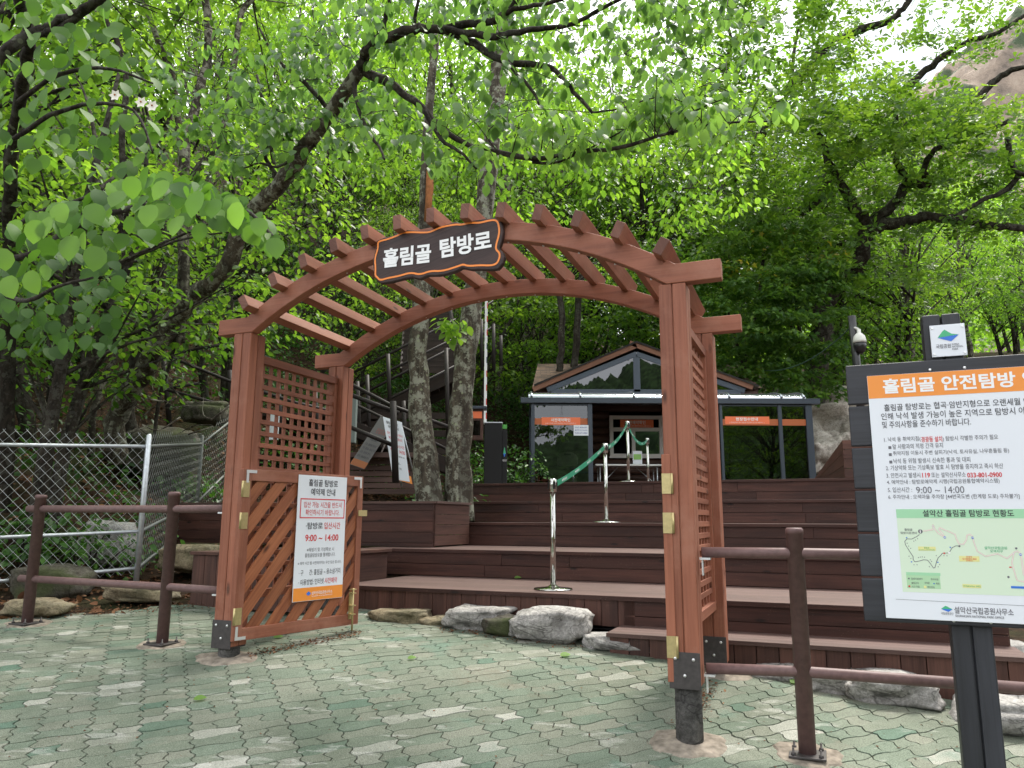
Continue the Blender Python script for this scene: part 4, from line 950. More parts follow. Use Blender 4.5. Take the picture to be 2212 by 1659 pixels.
gst(1045, 1125, 1336, 1376, M['rockm'], 'small brownish stone wedged between the two pale boulders', 4, .2)
gst(1092, 1285, 1325, 1392, M['rock'], 'large pale rounded boulder just left of the low step', 5)
gst(1262, 1440, 1378, 1412, M['rock'], 'long flat grey stone slab under the left end of the low step', 6, .25)
gst(1640, 1770, 1444, 1474, M['rock'], 'pale stone under the low step, behind the single railing post', 7)
gst(1760, 1860, 1462, 1500, M['rock'], 'small grey stone right of the railing post under the step', 8, .22)
gst(1850, 2065, 1474, 1532, M['rock'], 'broad cracked pale rock left of the information board post', 9, .32)
gst(2130, 2330, 1530, 1600, M['rock'], 'smooth pale rock right of the information board post', 10, .3)
gst(2140, 2300, 1400, 1470, M['rock'], 'pale broken rock behind the rail at the right end of the deck', 11, .35)
gst(318, 470, 1190, 1250, M['rockt'], 'large flat-topped tan rock behind the left railing', 12, .5, .06, 'rocks along the left edge of the paving')
gst(205, 375, 1268, 1302, M['rockt'], 'low tan kerb stone half buried in leaves behind the left railing', 13, .22, 0, 'rocks along the left edge of the paving')
gst(-30, 130, 1300, 1335, M['rockt'], 'flat pale kerb stone at the foot of the outermost left railing post', 14, .22, 0, 'rocks along the left edge of the paving')
def hst(x, y, Y, size, material, label, seed, rot=.3):
    p = at(x, y, Y); stone('boulder', (p[0], p[1], p[2]), size, rot, material, label, 'boulder', 'boulders on the slope behind the fence', seed)
hst(240, 1175, 9.3, (.36, .34, .34), M['rock'], 'pale boulder behind the fence between the two left railing posts', 21)
hst(110, 1262, 8.0, (.42, .35, .22), M['rockm'], 'mossy low boulder behind the fence at far left', 22)
hst(345, 975, 13.0, (.75, .6, .5), M['rockm'], 'big mossy boulder above the fence post at the foot of the leaning trunk', 23, .8)
hst(450, 893, 14.2, (.5, .4, .26), M['rockm'], 'mossy boulder just left of the gate post, above the fence', 24)

# ================================================================== STANCHIONS
def stanchion(x, y, z, label):
    st = empty('queue_stanchion', (x, y, z), label, 'stanchion', 'stainless queue posts with green tape')
    mb = MB(); mb.lathe((x, y, z), [(.175, 0), (.178, .006), (.172, .014), (.09, .022), (.045, .030), (.028, .045)], 32); mb.build('base', M['chrome'], st)
    mb = MB(); mb.lathe((x, y, z), [(.0255, .03), (.0255, .885)], 20); mb.build('pole', M['chrome'], st)
    mb = MB(); mb.lathe((x, y, z), [(.034, .880), (.038, .884), (.038, .992), (.034, 1.0), (.01, 1.002)], 24); hd_ = mb.build('head', M['chrome'], st)
    for a in range(4):
        mb = MB(); d = np.array([math.cos(a * math.pi / 2 + .3), math.sin(a * math.pi / 2 + .3), 0]); s_ = np.array([-d[1], d[0], 0]); mb.box(np.array([x, y, z + .94]) + d * .040, (.008, .024, .07), (d, s_, ZH)); mb.build('tape_clip', M['blackp'], hd_)
    return st
p1 = at(1195, 1261, 7.12); p2 = at(1310, 1129, 9.72); s3 = at(1355, 910, 12.45); s4 = at(1398, 948, 15.0)
SP = [(p1[0], p1[1], .986), (p2[0], p2[1], 1.581), (s3[0], s3[1], 2.223), (s4[0], s4[1], 2.222)]
print('stanchions', SP)
ST = [stanchion(*SP[0], 'polished queue post on the lowest wide tread, nearest the plaza'), stanchion(*SP[1], 'polished queue post on the third tread, halfway up the deck'),
      stanchion(*SP[2], 'polished queue post on the top deck edge before the ticket window'), stanchion(*SP[3], 'polished queue post farthest back, at the end of the green tape')]
for i in range(3):
    a = np.array(SP[i]) + ZH * .945; b = np.array(SP[i + 1]) + ZH * .945; d = (b - a) / np.linalg.norm(b - a); hz_ = np.array([d[0], d[1], 0]); hz_ /= np.linalg.norm(hz_)
    a = a + hz_ * .05; b = b - hz_ * .05; mb = MB(); K = 16; pts = []
    side = np.array([-hz_[1], hz_[0], 0]) * .002; sag = (.03, .07, .16)[i]
    for k in range(K + 1):
        t = k / K; c = a + (b - a) * t - ZH * sag * 4 * t * (1 - t); pts.append((c - ZH * .028, c + ZH * .028))
    for k in range(K):
        mb.quad([pts[k][0], pts[k + 1][0], pts[k + 1][1], pts[k][1]]); 
    bt = mb.build('tape', M['belt'], ST[i], recalc=False)
    md = bt.modifiers.new('solid', 'SOLIDIFY'); md.thickness = .002
    mb = MB(); fr_ = np.cross(hz_, ZH); fr_ = fr_ if fr_[1] < 0 else -fr_
    for t in ((.16, .38, .62, .86) if i < 2 else (.2, .45, .7, .9)):
        c = a + (b - a) * t - ZH * sag * 4 * t * (1 - t); dd = (b - a) - ZH * sag * 4 * (1 - 2 * t); dd = dd / np.linalg.norm(dd); up = ZH - dd * (ZH @ dd); up /= np.linalg.norm(up)
        xd_ = dd if np.cross(dd, up)[1] < 0 else -dd
        add_text(mb, '◆국립공원공단', c - xd_ * .11 - up * .012, xd_, up, h=.026, w=.22, bold=.02, lift=.003)
    mb.build('tape_lettering', M['paint'], bt, recalc=False)

# ================================================================== TICKET BOOTH
ZD = 2.222
bt_ = empty('ticket_booth', (3.8, 20, ZD), 'log-walled ticket booth with shingle roof and glass porch at the top of the deck', 'booth')
PYF, PYB = 18.0, 20.3
def X_(px, Y=PYF): return at(px, 950, Y)[0]
def Z_(py, Y=PYF, px=1400): return at(px, py, Y)[2]
xl_, xr_ = X_(1147), X_(1755); ze = Z_(861, PYF); 
# log wall
mb = MB(); z = ZD - .02; xw0, xw1 = X_(1168, PYB), X_(1640, PYB); lh = .21
wx0, wx1 = X_(1317, PYB), X_(1432, PYB); wz0, wz1 = Z_(987, PYB), Z_(898, PYB)
print('booth', xl_, xr_, ze, wx0, wx1, wz0, wz1)
while z < Z_(838, PYB):
    for a, b in ((xw0, wx0), (wx1, xw1)) if (z + lh > wz0 and z < wz1) else ((xw0, xw1),):
        mb.tube([(a, PYB + .10, z + lh / 2), (b, PYB + .10, z + lh / 2)], lh / 2 * 1.04, 14, r=random.random())
    z += lh
for xw in (xw0, xw1): mb.wbox(xw - .06, xw + .06, PYB + .05, PYB + 3.2, ZD - .02, Z_(836, PYB))
mb.wbox(xw0 + .07, xw1 - .07, PYB + 3.1, PYB + 3.2, ZD - .02, Z_(836, PYB)); mb.build('log_wall', M['wallwood'], bt_)
# window
mb = MB(); fw = .10; yw = PYB - .03
mb.wbox(wx0, wx1, yw, yw + .12, wz1 - fw, wz1); mb.wbox(wx0, wx1, yw, yw + .12, wz0, wz0 + fw * .8); mb.wbox(wx0, wx0 + fw, yw, yw + .12, wz0 + fw * .8, wz1 - fw); mb.wbox(wx1 - fw, wx1, yw, yw + .12, wz0 + fw * .8, wz1 - fw)
zm = Z_(928, PYB); mb.wbox(wx0 + fw, wx1 - fw, yw, yw + .11, zm - .05, zm + .05); xm = X_(1368, PYB); mb.wbox(xm - .05, xm + .05, yw - .02, yw + .10, wz0 + fw * .8, zm - .05)
mb.wbox(wx0 - .03, wx1 + .03, yw - .06, yw - .001, wz0 - .04, wz0 + .01); tw = mb.build('ticket_window', M['cream'], bt_, bevel=.006)
mb = MB(); mb.wbox(xm + .05, wx1 - fw, yw + .04, yw + .05, wz0 + fw * .8, zm - .05); mb.wbox(wx0 + fw, wx1 - fw, yw + .04, yw + .05, zm + .05, wz1 - fw); mb.build('pane', M['clear'], tw)
mb = MB(); mb.wbox(wx0 - .1, wx1 + .1, PYB + 1.6, PYB + 1.65, wz0 - .3, wz1 + .2); mb.build('room_interior', M['interior'], tw)
mb = MB(); b0, b1 = X_(1340, PYB), X_(1412, PYB); bz0, bz1 = Z_(924, PYB), Z_(907, PYB); mb.wbox(b0, b1, yw - .012, yw - .004, bz0, bz1); bn = mb.build('window_banner', M['orange2'], bt_)
mb = MB(); add_text(mb, '사전예약확인', (b0 + .16 * (b1 - b0), yw - .013, bz0 + .40 * (bz1 - bz0)), (1, 0, 0), (0, 0, 1), h=.48 * (bz1 - bz0), w=.60 * (b1 - b0), bold=.015); add_text(mb, '[ QR 코드를 미리 준비해 주시기 바랍니다. ]', (b0 + .10 * (b1 - b0), yw - .013, bz0 + .10 * (bz1 - bz0)), (1, 0, 0), (0, 0, 1), h=.17 * (bz1 - bz0), w=.8 * (b1 - b0)); mb.build('lettering', M['paint'], bn)
# porch frame
mb = MB(); posts = [(1147, 1155), (1270, 1280), (1556, 1562), (1683, 1691), (1743, 1757)]
for a, b in posts: mb.wbox(X_(a), X_(b), PYF - .04, PYF + .05, ZD, ze - .13)
mb.wbox(xl_ - .25, xr_ + .2, PYF - .11, PYF + .07, ze - .13, ze)
for xs_ in (xl_, xr_ - .1): mb.wbox(xs_, xs_ + .1, PYF + .06, PYB + .02, ze - .12, ze - .01); mb.wbox(xs_ + .01, xs_ + .09, PYB - .1, PYB, ZD, ze - .13)
for a, b in ((1155, 1270), (1562, 1683), (1691, 1743)): mb.wbox(X_(a), X_(b), PYF - .02, PYF + .03, ZD, ZD + .06); mb.wbox(X_(a), X_(b), PYF - .02, PYF + .03, ze - .18, ze - .135)
mb.build('porch_frame', M['frame'], bt_, bevel=.006)
for a, b in ((1155, 1270), (1562, 1683), (1691, 1743)):
    mb = MB(); mb.wbox(X_(a), X_(b), PYF - .004, PYF + .004, ZD + .06, ze - .18); mb.build('glass_pane', M['glass'], bt_)
for xs_ in (xl_ + .05, xr_ - .05):
    mb = MB(); mb.wbox(xs_ - .004, xs_ + .004, PYF + .05, PYB - .1, ZD + .02, ze - .13); mb.build('glass_pane', M['glass'], bt_)
# curved canopy
mb = MB(); ncv = 12; zc2 = ze + .005; hcv = Z_(838) - ze; yd_ = 1.6
prof = [(PYF - .12 + yd_ * (1 - math.cos(a)), zc2 + hcv * math.sin(a) * 1.0) for a in np.linspace(0, math.pi / 2, ncv)]
xe0, xe1 = xl_ - .06, X_(1742)
for i in range(ncv - 1):
    (y0, z0), (y1, z1) = prof[i], prof[i + 1]; mb.quad([(xe0, y0, z0), (xe1, y0, z0), (xe1, y1, z1), (xe0, y1, z1)], smooth=True)
    mb.quad([(xe0, y0, z0 - .01), (xe1, y0, z0 - .01), (xe1, y1, z1 - .01), (xe0, y1, z1 - .01)], smooth=True)
mb.quad([(xe0, prof[-1][0], prof[-1][1]), (xe1, prof[-1][0], prof[-1][1]), (xe1, PYB + .1, prof[-1][1] + .03), (xe0, PYB + .1, prof[-1][1] + .03)])
mb.build('canopy', M['polyc'], bt_, recalc=False)
for px in (1148, 1254, 1370, 1475, 1577, 1690, 1738):
    mb = MB(); x = X_(px); mb.tube([(x, y_ - .01, z_ + .012) for y_, z_ in prof], .028, 8); mb.build('canopy_rib', M['polyc'], bt_)
# gable
gY = PYB - .25; ax_, az_ = X_(1380, gY), Z_(748, gY, 1380); gl_, gzl = X_(1166, gY), Z_(838, gY); gr_, gzr = X_(1632, gY), Z_(838, gY)
mb = MB()
for (xa_, za_), (xb_, zb3) in (((gl_, gzl), (ax_, az_)), ((ax_, az_), (gr_, gzr))):
    d = np.array([xb_ - xa_, 0, zb3 - za_]); d /= np.linalg.norm(d); mb.beam((xa_ - d[0] * .2, gY, za_ - d[2] * .2 + .02), (xb_ + d[0] * .0, gY, zb3 + .02), .06, .13, up=(0, -1, 0) if False else ZH)
mb.build('fascia', M['trim'], bt_, bevel=.004)
mb = MB(); o_ = .22
for (xa_, za_), (xb_, zb3) in (((gl_ + .2, gzl - .06), (ax_, az_ - .2)), ((ax_, az_ - .2), (gr_ - .2, gzr - .06))): mb.beam((xa_, gY + .07, za_), (xb_, gY + .07, zb3), .06, .14)
mb.wbox(ax_ - .09, ax_ + .09, gY + .05, gY + .11, gzl - .1, az_ - .2); mb.wbox(gl_ + .3, gr_ - .3, gY + .05, gY + .11, gzl - .14, gzl - .03); mb.build('gable_frame', M['frame'], bt_, bevel=.004)
mb = MB(); mb.prism([(gl_ + .2, gY + .09, gzl - .06), (gr_ - .2, gY + .09, gzl - .06), (ax_, gY + .055, az_ - .15)], .012, (0, 1, 0)); mb.build('gable_glass', M['gable'], bt_)
def shingle():
    m, t, b = mat('brown_shingles'); b.inputs['Roughness'].default_value = .9
    uv = N(t, 'ShaderNodeUVMap'); br = N(t, 'ShaderNodeTexBrick', Scale=1.0); br.inputs['Brick Width'].default_value = .28; br.inputs['Row Height'].default_value = .12; br.inputs['Mortar Size'].default_value = .006
    br.inputs['Color1'].default_value = (.15, .095, .06, 1); br.inputs['Color2'].default_value = (.075, .05, .036, 1); br.inputs['Mortar'].default_value = (.015, .012, .01, 1); br.offset = .37
    t.links.new(uv.outputs['UV'], br.inputs['Vector']); nz = N(t, 'ShaderNodeTexNoise', Scale=4.0, Detail=6.0); tc = N(t, 'ShaderNodeTexCoord'); t.links.new(tc.outputs['Object'], nz.inputs['Vector'])
    k = ramp(t, nz.outputs['Fac'], [(.35, (.6, .6, .6)), (.65, (1.3, 1.25, 1.2))]); c = mixc(t, 1.0, br.outputs['Color'], k, 'MULTIPLY'); t.links.new(c, b.inputs['Base Color']); bump(t, b, br.outputs['Fac'], .6, -.02); return m
M['shingle'] = shingle()
mb = MB()
def roofq(pts, r=.5):
    pts = [np.asarray(p, float) for p in pts]; o = pts[0]; e = pts[1] - o; e /= np.linalg.norm(e); nn = np.cross(e, pts[-1] - o); nn /= np.linalg.norm(nn); e2 = np.cross(nn, e)
    uv = [((p - o) @ e, (p - o) @ e2) for p in pts]; mb.quad(pts, uv, r)
ry = PYB + 2.6; zr_ = Z_(786, ry, 1200); xA, xB = X_(1150, PYB), X_(1650, PYB); zE = Z_(838, PYB); xC, xD = X_(1162, ry), X_(1545, ry) 
roofq([(xA, PYB - .1, zE), (xB, PYB - .1, zE), (xD + .5, ry, zr_), (xC, ry, zr_)]); roofq([(xB, PYB + 5, zE), (xA, PYB + 5, zE), (xC, ry, zr_), (xD + .5, ry, zr_)]); roofq([(xA, PYB + 5, zE), (xA, PYB - .1, zE), (xC, ry, zr_)]); roofq([(xB, PYB - .1, zE), (xB, PYB + 5, zE), (xD + .5, ry, zr_)])
# gable roof planes running back
for (xa_, za_) in ((gl_ - .15, gzl - .02), (gr_ + .15, gzr - .02)):
    P_ = [(xa_, gY - .06, za_ + .10), (ax_, gY - .06, az_ + .14), (ax_, gY + 4, az_ + .14), (xa_, gY + 4, za_ + .10)]; roofq([P_[1], P_[2], P_[3], P_[0]]); roofq([tuple(np.array(p) - [0, 0, .05]) for p in P_])
for (xa_, za_) in ((gl_ - .15, gzl - .02), (gr_ + .15, gzr - .02)):
    d_ = np.array([ax_ - xa_, 0, az_ + .14 - za_ - .10]); mb.quad([(xa_, gY - .061, za_ + .05), (ax_, gY - .061, az_ + .09), (ax_, gY - .061, az_ + .14), (xa_, gY - .061, za_ + .10)])
mb.build('roof', M['shingle'], bt_, recalc=False)
# stickers and banners on the glass
mb = MB(); o0, o1 = Z_(918), Z_(904.5)
for a, b in ((1155, 1270), (1562, 1683), (1691, 1743)): mb.wbox(X_(a), X_(b), PYF - .008, PYF - .0055, o0, o1)
mb.build('orange_stripe', plain('orange_stripe_film', (.40, .10, .025), .5), bt_)
def banner(x0, x1, y0, y1, s1, s2):
    mb = MB(); X0, X1, Z0, Z1 = X_(x0), X_(x1), Z_(y1), Z_(y0); mb.wbox(X0, X1, PYF - .014, PYF - .009, Z0, Z1); b_ = mb.build('banner', M['orange2'], bt_)
    mb = MB(); h, w_ = Z1 - Z0, X1 - X0; add_text(mb, s1, (X0 + .24 * w_, PYF - .0145, Z0 + .44 * h), (1, 0, 0), (0, 0, 1), h=.44 * h, w=.50 * w_, bold=.02); add_text(mb, s2, (X0 + .1 * w_, PYF - .0145, Z0 + .12 * h), (1, 0, 0), (0, 0, 1), h=.18 * h, w=.78 * w_); mb.build('lettering', M['paint'], b_)
banner(1170, 1254, 902.5, 919, '사전예약확인', '[ QR 코드를 미리 준비하여 주시기 바랍니다. ]'); banner(1568, 1664, 899, 915.5, '현장접수안내', '[ 안내에 따라 접수 대장을 작성하여 주시기 바랍니다. ]')
mb = MB(); X0, X1, Z0, Z1 = X_(1239), X_(1271), Z_(942), Z_(919.5); mb.wbox(X0, X1, PYF - .055, PYF - .048, Z0, Z1); nt_ = mb.build('taxi_notice', M['white'], bt_)
mb = MB(); 
for i, s_ in enumerate(('양양군 통합브랜드', '콜택시(TAXI)', 'T.033-671-0000')): add_text(mb, s_, (X0 + .08 * (X1 - X0), PYF - .056, Z0 + (.70 - .27 * i) * (Z1 - Z0)), (1, 0, 0), (0, 0, 1), h=.15 * (Z1 - Z0), w=.84 * (X1 - X0), bold=.01)
mb.build('lettering', plain('blue_print', (.08, .10, .35), .5), nt_)
mb = MB(); mb.wbox(X_(1694), X_(1702), PYF - .01, PYF - .006, Z_(872), Z_(868)); mb.build('door_sticker', M['white'], bt_)

# table, chair and leaflet stand in the porch
def TX(px, Y): return at(px, 950, Y)[0]
tb = empty('folding_table', (TX(1350, 19.3), 19.3, ZD), 'white folding table under the ticket window inside the porch', 'table'); tz = at(1350, 1004, 19.2)[2]
x0, x1 = TX(1283, 19.2), TX(1425, 19.2)
mb = MB(); mb.wbox(x0, x1, 18.95, 19.6, tz - .045, tz); mb.build('tabletop', M['tabletop'], tb, bevel=.012)
for xx in (x0 + .12, x1 - .12):
    for yy in (19.02, 19.53):
        mb = MB(); mb.tube([(xx, yy, ZD), (xx, yy, tz - .045)], .014, 10); mb.build('leg', M['galv'], tb)
mb = MB(); mb.tube([(x0 + .12, 19.02, ZD + .25), (x0 + .6, 19.3, tz - .06)], .009, 8); mb.tube([(x1 - .12, 19.02, ZD + .25), (x1 - .6, 19.3, tz - .06)], .009, 8); mb.build('brace', M['galv'], tb)
lf = empty('leaflet_stand', (TX(1378, 18.98), 19.0, tz), 'clear leaflet stand with a green map standing on the white table', 'leaflet stand')
mb = MB(); X0, X1 = TX(1366, 19.0), TX(1386, 19.0); z1_ = at(1378, 974, 19.0)[2]; mb.wbox(X0, X1, 19.0, 19.012, tz, z1_); mb.wbox(X0, X1, 19.0, 19.1, tz, tz + .01); mb.build('holder', M['white'], lf)
mb = MB(); mb.wbox(X0 + .02, X1 - .02, 18.992, 18.998, tz + .35 * (z1_ - tz), tz + .75 * (z1_ - tz)); mb.build('leaflet', plain('leaflet_green', (.25, .5, .12), .5), lf)
ch = empty('plastic_chair', (TX(1225, 18.7), 18.8, ZD), 'beige plastic chair behind the left porch glass', 'chair')
cx0, cx1 = TX(1203, 18.7), TX(1247, 18.7); zt3 = at(1225, 976, 18.7)[2]
mb = MB(); K = 9; pts = []
for i in range(K): a = math.pi * i / (K - 1); pts.append((cx0 + (cx1 - cx0) * (.5 - .5 * math.cos(a)), zt3 - .16 + .16 * math.sin(a)))
zs = zt3 - .36
mb.prism([(x, 18.62, z) for x, z in [(cx1, zs)] + pts[::-1] + [(cx0, zs)]], .03, (0, 1, 0)); mb.build('backrest', M['beige'], ch, bevel=.008)
mb = MB(); mb.wbox(cx0, cx1, 18.62, 19.05, ZD + .42, ZD + .46); mb.build('seat', M['beige'], ch, bevel=.01)
mb = MB(); mb.wbox((cx0 + cx1) / 2 - .08, (cx0 + cx1) / 2 + .08, 18.612, 18.618, zt3 - .09, zt3 - .05); mb.build('handle_slot', M['blackp'], ch)
for xx in (cx0 + .04, cx1 - .04):
    for yy in (18.65, 19.0): mb = MB(); mb.tube([(xx, yy, ZD), (xx, yy, ZD + .42)], .016, 8); mb.build('leg', M['beige'], ch)

# ================================================================== BARRIER CABINET, NOTICE BOX, CAMERA POLE
kx0, kx1, kY = TX(1046, 14.2), TX(1084, 14.2), 14.2; kz = at(1065, 914, kY)[2]
kb = empty('barrier_gate', ((kx0 + kx1) / 2, kY, ZD), 'black barrier cabinet with upright red and white boom beside the booth', 'barrier')
mb = MB(); mb.wbox(kx0, kx1, kY, kY + .36, ZD, kz); mb.build('cabinet', M['cabin'], kb, bevel=.01)
mb = MB(); mb.wbox(kx0 - .01, kx1 + .015, kY - .01, kY + .38, kz + .001, kz + .02); mb.build('cap', M['galv'], kb, bevel=.004)
mb = MB(); mb.wbox(kx1 + .002, kx1 + .10, kY + .05, kY + .34, ZD + .02, kz - .12); dr = mb.build('door', M['cabin'], kb, bevel=.008)
mb = MB(); X0 = kx1 + .014; mb.quad([(X0 + .012, kY + .048, ZD + .62), (X0 + .06, kY + .048, ZD + .62), (X0 + .04, kY + .048, ZD + .74), (X0 + .03, kY + .048, ZD + .72)], m=0); mb.quad([(X0 + .012, kY + .047, ZD + .62), (X0 + .035, kY + .047, ZD + .55), (X0 + .06, kY + .047, ZD + .62)], m=1); mb.build('emblem', [M['green'], M['blue']], dr)
mb = MB(); add_text(mb, '국립공원공단', (X0 - .002, kY + .048, ZD + .47), (1, 0, 0), (0, 0, 1), h=.04, w=.085, bold=.01); mb.build('lettering', M['paint'], dr)
mb = MB(); mb.wbox(kx1 - .02 + .03, kx1 + .095, kY + .04, kY + .048, kz - .10, kz - .02); mb.build('display', plain('green_display', (.08, .35, .06), .4), kb)
bx_, bY = at(1048, 900, 14.35)[0], 14.35; zb_a, zb_b = at(1048, 905, bY)[2], at(1048, 648, bY)[2]
mb = MB(); nseg = 9
for i in range(nseg):
    z0, z1 = zb_a - .1 + (zb_b - zb_a + .1) * i / nseg, zb_a - .1 + (zb_b - zb_a + .1) * (i + 1) / nseg; mb.wbox(bx_ - .026, bx_ + .026, bY, bY + .045, z0, z1, m=0 if i % 2 == 0 else 0); mb.wbox(bx_ + .012, bx_ + .027, bY - .0015, bY + .03, z0 + .1, z1 - .05, m=1 if i not in (4, 5) else 2)
mb.build('boom', [M['boomw'], M['boomr'], plain('boom_dark_stripe', (.03, .04, .09), .4)], kb)
nx0, nx1, nY = TX(1021, 13.2), TX(1043, 13.2), 13.2
nb = empty('notice_box', ((nx0 + nx1) / 2, nY + .2, 2.2), 'brown wooden notice box with small roof right of the thick trunk', 'notice box')
zt4, zb4 = at(1030, 884, nY)[2], at(1030, 950, nY)[2]
mb = MB(); mb.wbox(nx0 - .25, nx1, nY, nY + .12, zb4, zt4); mb.build('box', M['facing'], nb, bevel=.006)
mb = MB(); mb.wbox(nx0 - .32, nx1 + .06, nY - .06, nY + .2, zt4 + .001, zt4 + .05); mb.build('roof', M['frame'], nb, bevel=.006)
mb = MB(); mb.wbox(nx0 - .2, nx1 - .05, nY - .006, nY - .001, zb4 + .08, zt4 - .2); mb.build('pane', M['gable'], nb)
mb = MB(); mb.wbox(nx0 - .2, nx1 - .02, nY - .008, nY - .001, zt4 - .16, zt4 - .04); mb.build('label_strip', M['orange2'], nb)
for xx in (nx0 - .15,): mb = MB(); mb.tube([(xx, nY + .15, 2.1), (xx, nY + .15, zb4 + .1)], .04, 10); mb.build('leg', M['facing'], nb)

cp = at(1848, 790, 16.5); cpz = at(1848, 683, 16.5)[2]
cpo = empty('camera_pole', (cp[0], 16.5, 2.2), 'black steel pole carrying a camera, rising behind the information board', 'pole')
mb = MB(); mb.tube([(cp[0] + .06, 16.5, 1.8), (cp[0] + .03, 16.5, cp[2]), (cp[0], 16.5, cpz)], .085, 14); mb.build('pole', M['blackp'], cpo)
cc = at(1857, 740, 16.4); 
cmr = empty('dome_camera', tuple(cc), 'white-topped dome surveillance camera hanging on the black pole', 'camera'); rr0 = 14 / FPX * 16.4
mb = MB(); mb.lathe(cc, [(rr0, -.01), (rr0 * 1.0, .04), (rr0 * .85, .14), (rr0 * .5, .20), (rr0 * .3, .22), (rr0 * .3, .30)], 24); mb.build('hood', M['cam'], cmr)
mb = MB(); mb.lathe(cc - ZH * .012, [(rr0 * .95, 0), (rr0 * .98, -.07), (rr0 * .8, -.17), (rr0 * .3, -.24)], 24); mb.build('dome', M['blackp'], cmr)
mb = MB(); mb.tube([cc + ZH * .3, cc + ZH * .36 + np.array([-.1, .05, 0])], .03, 8); mb.build('bracket', M['cam'], cmr)
c0, c1 = at(1650, 800, 21), at(1842, 702, 16.5); mb = MB(); mb.tube([c0 + (c1 - c0) * t - ZH * .9 * 4 * t * (1 - t) * .35 for t in np.linspace(0, 1, 18)], .014, 6)
mb.build('overhead_cable', M['cable'], None, label='thin dark green cable sagging from the booth roof to the camera pole', cat='cable', base=c0)

# ================================================================== A-BOARDS AND HILLSIDE STAIRS
def aboard(corners, Y, tilt, face, foot, lab, lines, dark):
    P_ = [at(x, y, Y + dy) for (x, y), dy in zip(corners, tilt)]        # TL, TR, BR, BL
    ab = empty('a_frame_board', (P_[2] + P_[3]) / 2, lab, 'a-frame sign')
    nrm = np.cross(P_[1] - P_[0], P_[3] - P_[0]); nrm /= np.linalg.norm(nrm); nrm = nrm if nrm[1] < 0 else -nrm
    mb = MB(); mb.prism([p for p in P_], .02, -nrm); mb.build('panel', face, ab, bevel=.003)
    L = lambda a, b, o=.003: P_[0] + (P_[1] - P_[0]) * a + (P_[3] - P_[0]) * b + nrm * o
    mb = MB(); mb.prism([L(0.01, .87), L(.99, .87), L(.99, .99), L(.01, .99)], .002, -nrm); mb.build('footer_band', foot, ab)
    mb = MB(); xd = (P_[1] - P_[0]); W_ = np.linalg.norm(xd); xd /= W_; yd = (P_[0] - P_[3]); H_ = np.linalg.norm(yd); yd /= H_; md = MB()
    for s_, a, b, h, w_, c in lines: add_text(mb if c == 0 else md, s_, L(a, b, .004), xd, yd, h=h * H_, w=w_ * W_, bold=.012)
    if mb.v: mb.build('black_lettering', dark[0], ab)
    if md.v: md.build('red_lettering', dark[1], ab)
    mb = MB(); 
    for a in (.06, .94): mb.tube([L(a, .02, -.03), L(a, .02, -.03) + np.array([0, .55, 0]) + (P_[3] - P_[0]) * np.array([1, 0, 1.04])], .012, 8)
    mb.build('back_leg', M['galv'], ab)
LN = [('흘림골 탐방로', .14, .10, .05, .62, 0), ('예약제 안내', .2, .17, .05, .55, 0), ('입산 가능 시간을 반드시', .10, .27, .045, .80, 1), ('확인하시기 바랍니다.', .14, .345, .045, .72, 1), ('탐방로', .1, .46, .05, .34, 0), ('입산시간', .48, .46, .05, .42, 1), ('9:00 ~ 14:00', .14, .55, .06, .74, 1), ('기상특보 시 통제합니다.', .16, .62, .03, .66, 0), ('구 간: 흘림골 ~ 용소삼거리', .08, .74, .04, .84, 0), ('이용방법: 인터넷', .08, .82, .04, .55, 0), ('사전예약', .66, .82, .04, .28, 1)]
aboard([(827, 900), (868, 912), (885, 1041), (849, 1035)], 11.9, (.25, .25, 0, 0), M['white'], M['orange'], 'white upright a-frame sign with red text and orange foot beside the trunks', LN, (M['ink'], M['red']))
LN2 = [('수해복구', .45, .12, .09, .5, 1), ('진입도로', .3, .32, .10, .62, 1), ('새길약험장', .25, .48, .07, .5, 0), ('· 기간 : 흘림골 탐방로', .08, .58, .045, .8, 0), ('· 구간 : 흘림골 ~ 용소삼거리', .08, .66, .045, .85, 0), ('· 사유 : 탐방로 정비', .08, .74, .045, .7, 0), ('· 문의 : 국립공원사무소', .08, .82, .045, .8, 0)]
aboard([(822, 899), (853, 910), (786, 1014), (755, 1003)], 12.6, (.3, .3, 0, 0), M['greyback'], plain('dull_orange_print', (.30, .09, .02), .5), 'grey a-frame sign leaning left with dull lettering behind the gate back post', LN2, (M['ink'], M['greyed']))  # darker face and duller print than the white sign

sw = empty('hillside_stairs', at(870, 900, 17), 'dark timber stairs with black pipe handrails zigzagging up behind the trunks', 'stairs')
# lower flight climbs left, upper flight climbs right
def flight(P0, P1, width, nst, name):
    P0 = np.array(P0); P1 = np.array(P1); d = P1 - P0; hz = np.array([d[0], d[1], 0]); L = np.linalg.norm(hz); hz /= L; sd = np.array([-hz[1], hz[0], 0]); mb = MB()
    for i in range(nst):
        c = P0 + d * (i + .5) / nst; mb.box(c + sd * width / 2, (L / nst * 1.15, width, .045), (hz, sd, ZH)); mb.box(c + sd * width / 2 - hz * L / nst * .5 - ZH * d[2] / nst * .5, (.025, width, d[2] / nst * .95), (hz, sd, ZH))
    for s_ in (0, width): mb.beam(P0 + sd * s_ - ZH * .12, P1 + sd * s_ - ZH * .12, .05, .30)
    mb.build(name, M['stair'], sw, bevel=.003)
f0, f1 = at(1010, 1010, 15.8), at(742, 905, 15.8); flight(f0, f1, -1.5, 12, 'lower_flight')
f2, f3 = at(745, 905, 17.6), at(1000, 790, 17.6); flight(f2, f3, 1.5, 12, 'upper_flight')
f4, f5 = at(985, 800, 19.2), at(975, 660, 22.5); flight(f4, f5, 1.4, 14, 'top_flight')
